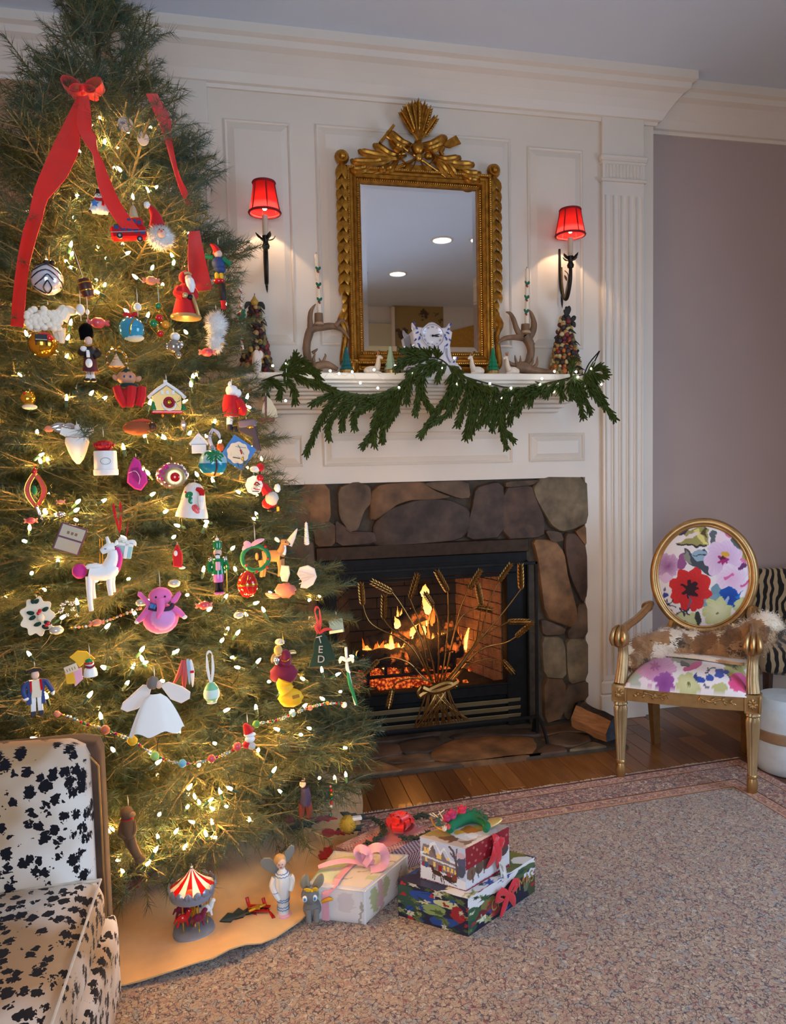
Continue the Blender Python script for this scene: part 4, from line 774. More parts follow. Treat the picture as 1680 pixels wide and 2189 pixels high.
for x, z in [(-8,50),(-3,48),(2,50),(8,49),(14,50),(-12,46),(18,46),(3,44),(10,43),(20,42),(-6,42)]: g.blade([(x, -14, z),(x + 1,-14.4, z + 2.2),(x + .5,-14, z + 4.5)],2.6, n=4)
g.tube(spline([(-27,-13.4,62),(-22,-13.4,44),(0,-13.4,34),(22,-13.4,44),(27,-13.4,62)],16),.4,4); g.build('blue_flowers', t)
# ============================================================ MANTEL GARLAND AND FAIRY LIGHTS
GRN = M('garland_green', lin(54,66,20),.6, var=.4, scale=60, spec=.25); STEM = M('garland_stem', lin(48,38,24),.8, var=.3)
GY_ = 3.075; gO = on_y(900,800, GY_); t = thing('evergreen_garland', 'drooping green pine garland draped along the white mantel shelf', 'garland', gO)
Zg = lambda u_, v_: (540 + u_ / 2.1,720 + v_ / 2.1)
def gp(p, dy=0.0):
 q = on_y(*Zg(*p), GY_ + dy); return q
stems = [[(40,200),(130,170),(250,190),(350,235),(520,262),(650,225),(720,150),(780,95),(850,105),(920,165),(1040,205),(1180,232),(1300,212),(1440,180),(1560,150)],[(1490,165),(1510,120),(1550,72),(1556,66),(1535,110)]]
for i, s in enumerate(stems): g = ot(STEM if i == 0 else BLK, gO); g.tube(spline([gp(p) for p in s],60 if i == 0 else 12),.0035 if i == 0 else .003,6); g.build('stem' if i == 0 else 'wire_hook', t)
rr = random.Random(21)
def spray(pts, w=1.0, dy=-.01, dens=1.0):
 Q = spline([gp(p, dy - .012 * i) for i, p in enumerate(pts)],26); g = ot(GRN, gO); n = len(Q); u = pxm(Q[0]); Ltot = sum((Q[i + 1] - Q[i]).length for i in range(n - 1)); g.tube(Q, [2.4 * u, 1.2 * u],5)
 m = max(5, int(Ltot / (4.2 * u) * dens))
 for k in range(m):
  f = (k + .5) / m; i = min(n - 2, int(f * (n - 1))); p = Q[i].lerp(Q[i + 1], f * (n - 1) - i); tg = (Q[i + 1] - Q[i]).normalized(); sd = tg.cross(Vector((0,1,0))).normalized()
  for d in (-1,1,0):
   L = rr.uniform(17,28) * u * w * (1 - .35 * f); dr = (tg * rr.uniform(.9,1.3) + sd * d * rr.uniform(.5,.8) + Vector((0, rr.uniform(-.7,.15),-.15))).normalized(); e = p + dr * L
   if e.y > 3.09 and e.z < 1.785: e.y = 3.085
   g.tube([p, p + dr * L * .4 + Vector((0,-.002,.001)), e],[1.5 * u, 2.5 * u, 1.0 * u],5)
 g.build('spray', t)
for s in [[(130,175),(200,150),(290,160)],[(160,160),(180,120),(190,85)],[(60,190),(120,220),(120,270)],[(140,180),(180,230),(190,290)],[(90,190),(60,230),(70,300)],[(180,170),(240,200),(330,225)],[(260,190),(300,215),(360,240)],[(120,150),(220,110),(300,190)],
 [(430,248),(360,290),(300,390),(240,520)],[(470,255),(400,310),(345,380),(340,450)],[(400,250),(330,270),(270,300)],[(520,260),(450,300),(410,350),(400,410)],[(560,255),(500,310),(460,350),(455,405)],[(600,245),(540,300),(470,340)],[(640,230),(600,320),(550,410),(495,490)],[(670,215),(630,320),(590,390),(580,465)],[(620,235),(570,330),(545,400),(545,480)],[(690,190),(660,260),(640,330),(600,400)],[(650,225),(600,260),(540,280)],
 [(720,150),(700,220),(690,290)],[(740,150),(745,230),(730,340)],[(760,160),(760,250),(800,330)],[(770,110),(720,70),(670,62)],[(790,100),(740,90),(660,110)],[(760,110),(700,110),(650,140)],[(800,95),(780,70),(740,60)],[(830,100),(830,80),(815,62)],[(830,105),(780,130),(700,160)],[(850,110),(800,150),(740,190)],[(870,125),(840,150),(830,190)],[(880,130),(910,150),(940,180)],
 [(910,165),(890,240),(830,330),(755,440)],[(900,160),(880,250),(870,310)],[(940,180),(920,250),(880,340),(800,390)],[(970,190),(960,270),(940,330),(920,390)],[(1000,200),(985,290),(970,370),(955,450)],[(1030,205),(1010,300),(990,380),(975,440)],[(1060,210),(1045,290),(1030,360),(1010,400)],[(960,185),(1000,220),(1060,240)],[(1090,215),(1080,290),(1060,340),(1050,380)],
 [(1130,225),(1120,300),(1110,380),(1135,490)],[(1150,228),(1130,320),(1120,400),(1165,460)],[(1160,230),(1110,300),(1085,350),(1075,410)],[(1190,232),(1180,290),(1160,340),(1150,380)],[(1230,228),(1215,280),(1200,310),(1185,345)],[(1210,230),(1170,250),(1120,260)],[(1270,220),(1260,250),(1245,300)],[(1320,210),(1290,240),(1240,270)],[(1370,200),(1340,230),(1310,265)],[(1400,190),(1380,230),(1390,270)],[(1300,215),(1240,235),(1190,260)],
 [(1430,180),(1430,130),(1440,110)],[(1450,180),(1460,260),(1480,355)],[(1440,180),(1470,230),(1510,330)],[(1450,170),(1420,220),(1430,270)],[(1500,165),(1540,140),(1580,150)],[(1510,160),(1540,230),(1580,310),(1620,365)],[(1520,160),(1550,180),(1580,175)],[(1500,165),(1510,230),(1550,290)],[(1490,165),(1500,200),(1530,250)]]: spray(s)
FWIRE = M('silver_fairy_wire', lin(190,190,180),.3,.8, var=.05); FLED = M('warm_white_led', (1,1,.9),.4, emit=(1,.96,.80), es=30)
t = thing('fairy_lights', 'thin wire of warm white fairy lights wound along the mantel garland', 'string lights', gO)
FL = [(90,130),(150,120),(148,287),(255,157),(293,190),(348,153),(388,165),(447,157),(483,207),(562,230),(657,228),(545,148),(640,130),(713,160),(745,80),(815,65),(848,140),(905,95),(915,212),(955,303),(1038,328),(1117,275),(1065,210),(1160,230),(1210,245),(1298,188),(1290,213),(1352,247),(1375,212),(1355,155),(1430,125),(1452,157),(1460,180),(1502,210),(1520,143),(1565,213),(1558,270)]
pts = [on_y(*Zg(*p),3.05) for p in FL]; Q = []
for i, p in enumerate(pts):
 Q.append(p)
 if i < len(pts) - 1: Q.append(p.lerp(pts[i + 1],.5) + Vector((0,.004,-.012)))
g = ot(FWIRE, gO); g.tube(spline(Q, 150),.0006,4); g.build('wire', t)
for p in pts: g = ot(FLED, gO); g.ell(p, .0052,8,6); g.build('bulb', t)
# ============================================================ CHRISTMAS TREE
TA = Vector((-.43,2.70)); RT = [(-.2,.92),(.05,.93),(.15,.95),(.31,.95),(.48,.92),(.78,.84),(.97,.77),(1.17,.69),(1.35,.62),(1.53,.55),(1.8,.50),(2.06,.46),(2.26,.40),(2.62,.26),(2.95,.06),(3.2,.02)]
def tree_r(z):
 for (a, ra),(b, rb) in zip(RT, RT[1:]):
  if z <= b: return ra + (rb - ra) * max(0,(z - a)) / (b - a)
 return .02
def on_tree(px, py, k=1.0, d=0.0):                           # where a line of sight first meets the tree's outer surface
 r = ray(px, py); best = None; s = .9
 while s < 3.2:
  p = CO + r * s; q = (p.xy - TA).length - tree_r(p.z) * k
  if best is None or q < best[0]: best = (q, s)
  if q <= 0: return CO + r * (s - d)
  s += .01
 return CO + r * (best[1] - d)
NEED = M('fir_needles', lin(58,76,44),.5, var=.5, scale=7); nt, b = nodes(NEED)
for n in nt.nodes:
 if n.type == 'VALTORGB': n.color_ramp.elements[0].color = (*lin(64,92,76),1); n.color_ramp.elements[1].color = (*lin(86,90,42),1); n.color_ramp.elements[0].position = .4; n.color_ramp.elements[1].position = .62
BARK = M('fir_bark', lin(92,74,50),.85, var=.35, scale=50, bump=.5); TWIG = M('fir_twig', lin(126,110,74),.8, var=.3, scale=50)
NPM = 440
def branch_mesh(L, seed):
 rr = random.Random(seed); np_ = np.random.RandomState(seed); segs = []        # (p0, p1) twig segments that carry needles
 g = G().mat(TWIG); main = [Vector((L * t, 0, L * (-.10 * t * t + .06 * math.sin(t * 5 + seed)) + (.09 * L * max(0, t - .75) * 2))) for t in [i / 9 for i in range(10)]]
 g.tube(main, [.007 * (.5 + L),.002],5)
 def at(t): f = t * 9; i = min(8, int(f)); return main[i].lerp(main[i + 1], f - i)
 for i in range(2,9): segs.append((main[i], main[i + 1]))
 k = max(4, int(L / .055)); side = 1
 for i in range(k):
  t = .16 + .8 * i / k
  for side in (1,-1):
   tl = (.44 * L * (1 - t) ** .75 + .075) * rr.uniform(.75,1.1); p = at(t); a = math.radians(rr.uniform(38,62)) * side; d = Vector((math.cos(a), math.sin(a), rr.uniform(-.22,.30))).normalized(); q = p + d * tl * .55; e = q + (d + Vector((.25,0, rr.uniform(-.08,.15)))).normalized() * tl * .45
   g.tube([p, q, e],[.0024,.0018,.0012],4, cap=False); segs += [(p.lerp(q, .25), q),(q, e)]
   if tl > .13:
    m = int(tl / .06)
    for j in range(1, m):
     f = j / m; s0 = p.lerp(e, f)
     for sd in (1,-1):
      b_ = a + sd * math.radians(rr.uniform(35,55)); sl = tl * .38 * (1 - f) + .045; d2 = Vector((math.cos(b_), math.sin(b_), rr.uniform(-.3,.35))).normalized(); segs.append((s0, s0 + d2 * sl)); g.tube([s0, s0 + d2 * sl],[.0015,.001],3, cap=False)
 me = bpy.data.meshes.new('branch'); me.from_pydata([tuple(p) for p in g.v],[], g.f); me.materials.append(TWIG); me.update()
 A = np.array([tuple(s[0]) for s in segs]); B = np.array([tuple(s[1]) for s in segs]); ln = np.linalg.norm(B - A, axis=1); cnt = np.maximum(2,(ln * NPM).astype(int)); idx = np.repeat(np.arange(len(segs)), cnt); N = len(idx)
 t = np_.rand(N)[:, None]; P = A[idx] + (B[idx] - A[idx]) * t; ax = (B - A)[idx] / ln[idx][:, None]
 ref = np.where(np.abs(ax[:, 2:3]) < .9, np.array([[0,0,1.]]), np.array([[1., 0,0]])); u = np.cross(ax, ref); u /= np.linalg.norm(u, axis=1)[:, None]; v = np.cross(ax, u)
 ph = np_.rand(N)[:, None] * 2 * np.pi; sp = np.radians(np_.uniform(30,62, N))[:, None]; rad = u * np.cos(ph) + v * np.sin(ph); D = ax * np.cos(sp) + rad * np.sin(sp); D[:, 2] -= .10; D /= np.linalg.norm(D, axis=1)[:, None]
 NL = np_.uniform(.026,.044, N)[:, None]; w = np.cross(D, rad); w /= np.linalg.norm(w, axis=1)[:, None]; n2 = np.cross(D, w); r = .00085
 V = np.empty((N, 4,3)); V[:, 0] = P + w * r; V[:, 1] = P - w * r * .5 + n2 * r * .87; V[:, 2] = P - w * r * .5 - n2 * r * .87; V[:, 3] = P + D * NL
 o = np.arange(N)[:, None] * 4; F = np.concatenate([o + np.array([[0,1,3]]), o + np.array([[1,2,3]]), o + np.array([[2,0,3]])],1).reshape(-1,3)
 nm = bpy.data.meshes.new('needles'); nm.vertices.add(N * 4); nm.vertices.foreach_set('co', V.ravel()); nm.loops.add(len(F) * 3); nm.loops.foreach_set('vertex_index', F.ravel().astype(np.int32)); nm.polygons.add(len(F)); nm.polygons.foreach_set('loop_start', (np.arange(len(F)) * 3).astype(np.int32)); nm.materials.append(NEED); nm.update(calc_edges=True)
 return me, nm
BR = {L: [branch_mesh(L, int(L * 100) * 7 + s) for s in range(3)] for L in (.22,.38,.58,.82)}
tree = thing('christmas_tree', 'tall real fir Christmas tree hung with lights and ornaments', 'tree', (TA.x, TA.y, 0))
g = G().mat(BARK); g.tube([(0,0,.06),(.01,0,.8),(0,.01,1.6),(0,0,2.4),(0,0,3.02)],[.052,.042,.03,.016,.004],10); g.build('trunk', tree)
rr = random.Random(17); TO = Vector((TA.x, TA.y, 0)); camdir = math.atan2(-TA.y, -TA.x); z = .40; nb = 0
while z < 2.98:
 R = tree_r(z + .05); n = max(5, int(2 * math.pi * R / .30)); off = rr.random() * 6
 for i in range(n):
  a = off + 2 * math.pi * i / n + rr.uniform(-.18,.18); rel = math.cos(a - camdir)
  if rel < -.35 and i % 2: continue
  q = z / 3.0; fr = max(0, rel); el = math.radians(-14 + 10 * fr + 50 * q ** 1.6 + rr.uniform(-7,9)); L = R * rr.uniform(.90,1.06) / max(.5, math.cos(el)); L *= 1 - .14 * fr * max(0,1 - z / .9)
  if z > 2.7: el = math.radians(rr.uniform(35,62)); L = max(.14, R * 1.3)
  sa = math.sin(a)
  if sa > .02: L = min(L, (3.25 - TA.y) / sa * .86)
  if math.cos(a) < -.3: L = min(L, .90 / -math.cos(a))
  if L < .12: continue
  key = min(BR, key=lambda k: abs(k - L)); me, nm = BR[key][rr.randrange(3)]
  o = link('branch', me, tree, loc=(math.cos(a) * .02, math.sin(a) * .02, z + rr.uniform(-.04,.04))); o.rotation_euler = (rr.uniform(-.35,.35),-el, a); s = L / key; o.scale = (s, s, s); nb += 1
  link('needles', nm, o, 'stuff')
 z += .098 if z < 2.2 else .085
for i in range(4): o = link('branch', BR[.22][i % 3][0], tree, loc=(0,0,2.86)); o.rotation_euler = (0,-1.25, i * 1.57 + .4); link('needles', BR[.22][i % 3][1], o, 'stuff')
for da, el, L, z in [(.02,-.24,.70,.34),(.34,-.22,.72,.36),(-.30,-.26,.66,.34),(.62,-.20,.76,.38),(.16,-.30,.52,.30),(-.12,-.16,.62,.40),(.85,-.2,.8,.36)]:     # boughs drooping over the skirt
 o = link('branch', BR[.58][int(z * 50) % 3][0], tree, loc=(0,0, z)); o.rotation_euler = (.2,-el, camdir + da); o.scale = (L / .58,) * 3; link('needles', BR[.58][int(z * 50) % 3][1], o, 'stuff')
# --- light strings
MINI = M('clear_mini_lamp', (1,.85,.6),.3, emit=(1,.50,.13), es=400); SOCK = M('green_lamp_socket', lin(24,60,48),.5, var=.2); CORD = M('dark_green_cord', lin(22,34,30),.6, var=.2)
def bulb_mesh():
 g = G(); g.mat(MINI); g.lathe([(.0022,0),(.0031,.003),(.0030,.008),(.0016,.012),(0,.0145)],6); g.mat(SOCK); g.lathe([(.0026,-.014),(.0033,-.012),(.0033,.001),(.002,.0012)],6)
 me = bpy.data.meshes.new('bulb'); me.from_pydata([tuple(p) for p in g.v],[], g.f); [me.materials.append(m) for m in g.mats]; me.polygons.foreach_set('material_index', g.mi); me.update(); return me
BULBM = bulb_mesh()
LP = '170,328 214,343 245,361 260,367 169,421 284,428 321,276 274,284 214,257 222,309 117,404 159,465 262,524 150,529 153,546 268,544 228,553 370,551 370,566 403,502 318,413 330,403 156,573 143,561 294,596 324,576 222,611 213,627 204,600 419,604 347,612 150,696 314,679 400,713 58,718 143,728 274,669 158,670 192,845 220,854 319,866 311,937 79,928 83,976 87,990 104,987 308,1030 319,1015 322,1059 163,1076 159,1093 94,1095 265,962 142,857 217,1073 412,810 409,827 391,860 403,929 354,939 340,929 442,935 457,906 423,1018 457,1032 526,1002 515,1054 350,1096 536,872 527,853 393,909 165,1113 95,1100 115,1102 124,1203 67,1227 205,1247 270,1154 369,1150 166,1294 225,1343 95,1312 75,1319 66,1403 374,1396 307,1418 300,1393 225,1426 63,1133 56,1158 290,1315 445,1116 437,1128 384,1125 548,1111 550,1102 494,1175 434,1223 456,1232 399,1272 480,1280 581,1270 542,1291 566,1309 485,1348 505,1357 472,1372 443,1306 660,1284 548,1418 756,1404 512,1428 504,1220 101,1494 188,1491 224,1429 269,1465 306,1414 217,1538 244,1606 375,1395 576,1457 650,1453 689,1438 717,1444 729,1478 693,1496 598,1481 548,1518 478,1521 647,1512 382,1569 461,1590 598,1561 641,1570 664,1558 551,1607 582,1652 682,1664 716,1668 740,1662 735,1598 497,1688 400,1689 472,1698 603,1695 332,1634 424,1637 350,1456 402,1700 486,1724 458,1731 445,1715 427,1719 399,1727 339,1743 416,1759 455,1764 464,1791 442,1789 373,1782 339,1794 393,1817 329,1823 312,1850 265,1868 219,1817 230,1783 242,1773 256,1838 535,1758'
BP = []
for s in LP.split():
 px, py = map(float, s.split(',')); k = .97 if py < 1690 else .80; p = on_tree(px, py, k, .004)
 if p.z > .06: BP.append(p)
rr = random.Random(33)
for i in range(120):                                               # further lamps deeper in the branches and at the sides
 z = .3 + 2.4 * (1 - math.sqrt(rr.random())); a = camdir + rr.uniform(-2.3,2.3); r = tree_r(z) * rr.uniform(.35,.88); p = Vector((TA.x + r * math.cos(a), TA.y + r * math.sin(a), z))
 if p.y < 3.2: BP.append(p)
BP.sort(key=lambda p: p.z); NS = 6; per = (len(BP) + NS - 1) // NS
words = ['lowest', 'second lowest', 'third lowest', 'third highest', 'second highest', 'highest']
for s in range(NS):
 grp = BP[s * per:(s + 1) * per]; o0 = Vector((TA.x, TA.y, grp[0].z)); rest = grp[:]; grp = [min(rest, key=lambda p: p.x)]; rest.remove(grp[0])
 while rest: q = min(rest, key=lambda p: (p - grp[-1]).length); rest.remove(q); grp.append(q)
 t = thing('light_string', 'dark green cord of warm glowing mini lamps, the %s string on the tree' % words[s], 'string lights', o0, group='mini light strings on the tree'); pts = []
 for i, p in enumerate(grp):
  pts.append(p - o0 + Vector((0,0,-.013)))
  if i < len(grp) - 1: m = p.lerp(grp[i + 1],.5); c = Vector((TA.x, TA.y, m.z)); pts.append(c + (m - c) * .85 - o0 + Vector((0,0,-.012)))
  o = link('bulb', BULBM, t, loc=p - o0); o.rotation_euler = (rr.uniform(-1.2,1.2), rr.uniform(-1.2,1.2),0); o.scale = (1.35,) * 3
 g = G().mat(CORD); g.tube(spline(pts, len(pts) * 4),.0015,4); g.build('cord', t)
# --- red satin ribbon bow with streamers
SAT = M('red_satin', lin(232,34,26),.32, var=.06, scale=20, sheen=.3)
bp = on_tree(180,196,1.05,.02); bow = thing('ribbon_bow', 'big red satin bow with long streamers at the top of the tree', 'ribbon', bp); bu = pxm(bp)
def streamer(Lp, Rp, k=1.04, d=.03, name='streamer'):
 n = 26; A = spline([on_tree(*p, k, d) for p in Lp], n); B = spline([on_tree(*p, k, d) for p in Rp], n); m = min(len(A), len(B)); A = [A[int(i * (len(A) - 1) / (m - 1))] for i in range(m)]; B = [B[int(i * (len(B) - 1) / (m - 1))] for i in range(m)]; tc = (CO - A[0]).normalized(); g = G().mat(SAT)
 g.T = Matrix.Translation(-bp); g.sheet([[a.lerp(b_, f / 4) + tc * (.007 * math.sin(math.pi * f / 4 + i * .25) + .008 * math.sin(i * .42 + len(Lp))) for f in range(5)] for i, (a, b_) in enumerate(zip(A, B))],.0012); return g.build(name, bow)
streamer([(165,205),(142,252),(117,302),(93,355),(74,402),(63,454),(50,490),(36,560),(26,640),(22,700)],[(182,205),(168,252),(172,310),(155,355),(138,385),(102,426),(91,466),(80,500),(62,570),(54,640),(50,700)])
streamer([(170,205),(164,252),(168,280),(182,307),(197,327),(204,364),(210,395),(223,433),(249,475),(262,490)],[(190,205),(196,252),(196,277),(206,293),(208,320),(222,348),(233,379),(257,432),(277,463),(298,489)], d=.045)
streamer([(312,200),(335,252),(349,285),(370,359),(385,407),(398,440)],[(336,200),(364,252),(367,294),(382,368),(400,407),(411,440)], k=.98)
streamer([(404,495),(402,540),(405,590),(423,622)],[(427,493),(434,530),(444,575),(455,618)], k=.96)
for (dx, dz, w, h) in [(-42,10,40,26),(42,14,40,26),(-26,-8,26,18),(28,-6,28,18)]:
 g = G().mat(SAT); rows = []
 for i in range(15): a = 2 * math.pi * i / 14; c = Vector((dx * .5 * (1 - math.cos(a)) * .98,0,(dz * .5 * (1 - math.cos(a)) + h * .5 * math.sin(a)))) * bu; rows.append([c + Vector((0,(-.035 + .018 * f) * (.5 + .5 * math.sin(a / 2)),0)) for f in range(4)])
 g.sheet(rows, .0012); g.build('loop', bow)
g = G().mat(SAT); g.ell((0,-.012,0),(10 * bu, 8 * bu, 12 * bu),12,8, nz=.15); g.build('knot', bow)
# --- tree stand, skirt
SKM = M('cream_felt', lin(214,172,118),.9, var=.06, scale=18, sheen=.3); REDF = M('red_felt', lin(178,22,26),.9, var=.1, sheen=.3); GRNF = M('dark_green_felt', lin(22,40,30),.9, var=.1, sheen=.3)
t = thing('tree_stand', 'dark metal tree stand with curved legs under the fir', 'tree stand', (TA.x, TA.y, 0)); g = G().mat(DARK); g.lathe([(.09,.05),(.11,.06),(.12,.19),(.115,.2),(.105,.19),(.09,.07)],20, cap=False); g.build('bowl', t)
for i in range(4): a = i * 1.57 + .5; g = G().mat(DARK); g.tube(spline([(.10 * math.cos(a),.10 * math.sin(a),.15),(.22 * math.cos(a),.22 * math.sin(a),.12),(.28 * math.cos(a),.28 * math.sin(a),.04)],10),.009,6); g.build('leg', t)
def skz(x, y): r = math.hypot(x, y); return .018 + max(0,.016 * math.sin(r * 15 + 5 * mnoise.noise(Vector((x * 2, y * 2,0)))) * min(1, r * 2)) + .026 * abs(mnoise.noise(Vector((x * 3.2, y * 3.2,3)))) + .01 * abs(mnoise.noise(Vector((x * 9, y * 9,5))))
sk = thing('tree_skirt', 'cream felt tree skirt with red and green cut-outs under the tree', 'tree skirt', (TA.x, TA.y, 0)); g = G().mat(SKM); rows = []
for i in range(49):
 r = .06 + .80 * i / 48; row = []
 for j in range(121):
  a = 2 * math.pi * j / 120; rr_ = r * (1 + .03 * math.sin(5 * a) * i / 48); x, y = rr_ * math.cos(a), rr_ * math.sin(a); y = min(y, .56); row.append((x, y, skz(x, y)))
 rows.append(row)
g.sheet(rows, .004); g.build('cloth', sk)
def applique(px, py, outline, m, sc, rot, nm):
 p = on_z(px, py, .03) - Vector((TA.x, TA.y, 0)); g = G().mat(m); n = len(outline); top = []; ca, sa = math.cos(rot), math.sin(rot)
 for x, y in outline: X, Y = p.x + sc * (x * ca - y * sa), p.y + sc * (x * sa + y * ca); top.append((X, Y, skz(X, Y) + .004))
 c = (sum(q[0] for q in top) / n, sum(q[1] for q in top) / n); c = (c[0], c[1], skz(*c) + .005); vs = top + [(a, b_, z - .004) for a, b_, z in top] + [c]; g.add(vs, [(i, (i + 1) % n, 2 * n) for i in range(n)] + [(i, (i + 1) % n, n + (i + 1) % n, n + i) for i in range(n)], False); g.build(nm, sk)
hol = [(-1,0),(-.6,.35),(-.45,.2),(-.1,.5),(.05,.25),(.45,.45),(.55,.18),(1,0),(.55,-.18),(.45,-.45),(.05,-.25),(-.1,-.5),(-.45,-.2),(-.6,-.35)]
for a in [(615,1757, circ(1,10), REDF, .028,0, 'felt_berry'),(645,1772, hol, GRNF, .06,.3, 'felt_leaf'),(690,1756, hol, REDF, .055,-.2, 'felt_leaf'),(702,1785, circ(1,10), REDF, .024,0, 'felt_berry'),(748,1772, hol, GRNF, .065,.5, 'felt_leaf'),(735,1781, hol, REDF, .04,.2, 'felt_leaf'),(655,1762, hol, GRNF, .05,-.5, 'felt_leaf'),(698,1822, hol, REDF, .05,1.0, 'felt_leaf'),(760,1742, hol, GRNF, .06,-.4, 'felt_leaf'),(560,1745, circ(1,10), REDF, .02,0, 'felt_berry'),(285,1890, hol, REDF, .09,.7, 'felt_leaf'),(265,1905, hol, REDF, .08,1.2, 'felt_leaf'),(520,1950, hol, GRNF, .07,.2, 'felt_leaf')]: applique(*a)
print('branches', nb, 'bulbs', len(BP))
# ============================================================ PRINTED SURFACES: painter for colour attributes
def S3(c): return np.array([lin(*c)])
def painter(bg): return lambda P: np.repeat(S3(bg), len(P),0)
def nz2(P, s, seed=0): return np.array([mnoise.noise(Vector((x * s, y * s, seed * 3.7))) for x, y in P])
def paint(P, bg, shapes, wob=0.0, ws=.02, seed=0):
 """P (n,2) -> linear colours; shapes are laid one over another: e ellipse, f flower, p polygon, l line, s star"""
 P = np.asarray(P, float); C = np.repeat(S3(bg), len(P),0)
 if wob: Q = P + wob * np.stack([nz2(P, ws, seed), nz2(P, ws, seed + 5)],1)
 else: Q = P
 for s in shapes:
  k = s[0]
  if k == 'e':
   _, cx, cy, rx, ry, rot, c = s; d = Q - [cx, cy]; ca, sa = math.cos(rot), math.sin(rot); a = (d[:, 0] * ca + d[:, 1] * sa) / rx; b = (-d[:, 0] * sa + d[:, 1] * ca) / ry; C[a * a + b * b < 1] = S3(c)
  elif k == 'f':
   _, cx, cy, r, n, c1, c2, cc, rc = s; d = Q - [cx, cy]; R = np.hypot(d[:, 0], d[:, 1]); A = np.arctan2(d[:, 1], d[:, 0]); lim = r * (.80 + .20 * np.abs(np.cos(A * n / 2 + cx)))
   m = R < lim; t = np.clip(R / r, 0,1)[:, None]; v = (.5 + .5 * np.cos(A * n * 3 + R * .12))[:, None] * .55; col = S3(c2) * (1 - t) + S3(c1) * t; col = col * (1 - v * .5) + S3(c2) * v * .5; C[m] = col[m]
   if cc: C[R < rc * (.8 + .25 * np.cos(A * 7))] = S3(cc)
  elif k == 'p':
   _, pts, c = s; ins = np.zeros(len(Q), bool); n = len(pts)
   for i in range(n):
    (x1, y1),(x2, y2) = pts[i], pts[(i + 1) % n]; cnd = ((y1 > Q[:, 1]) != (y2 > Q[:, 1])); xi = (x2 - x1) * (Q[:, 1] - y1) / ((y2 - y1) if y2 != y1 else 1e-9) + x1; ins ^= cnd & (Q[:, 0] < xi)
   C[ins] = S3(c)
  elif k == 'l':
   _, pts, w, c = s
   for (x1, y1),(x2, y2) in zip(pts, pts[1:]):
    d = np.array([x2 - x1, y2 - y1], float); t = np.clip(((Q - [x1, y1]) @ d) / max(1e-9, d @ d),0,1); e = Q - ([x1, y1] + t[:, None] * d); C[np.hypot(e[:, 0], e[:, 1]) < w] = S3(c)
  elif k == 'fn': C = s[1](Q, C)
 return C
class GC(G):                                                 # builder whose vertices get colours from a function of their position
 def __init__(s): super().__init__(); s.cols = []
 def addc(s, vs, fs, cols, smooth=True): s.add(vs, fs, smooth); s.cols.append(np.asarray(cols)); return s
 def build(s, *a, **k): s.col = np.concatenate(s.cols) if s.cols else None; return super().build(*a, **k)
def gridf(ni, nj): return [(i * nj + j, (i + 1) * nj + j, (i + 1) * nj + j + 1, i * nj + j + 1) for i in range(ni - 1) for j in range(nj - 1)]
def topx(v):                                                 # room point -> photo px (used once, to lay a print out on its cloth)
 c = RW.transposed() @ (Vector(v) - CO); return (PCX + FPX * c.x / c.z, PCY + FPX * c.y / c.z)
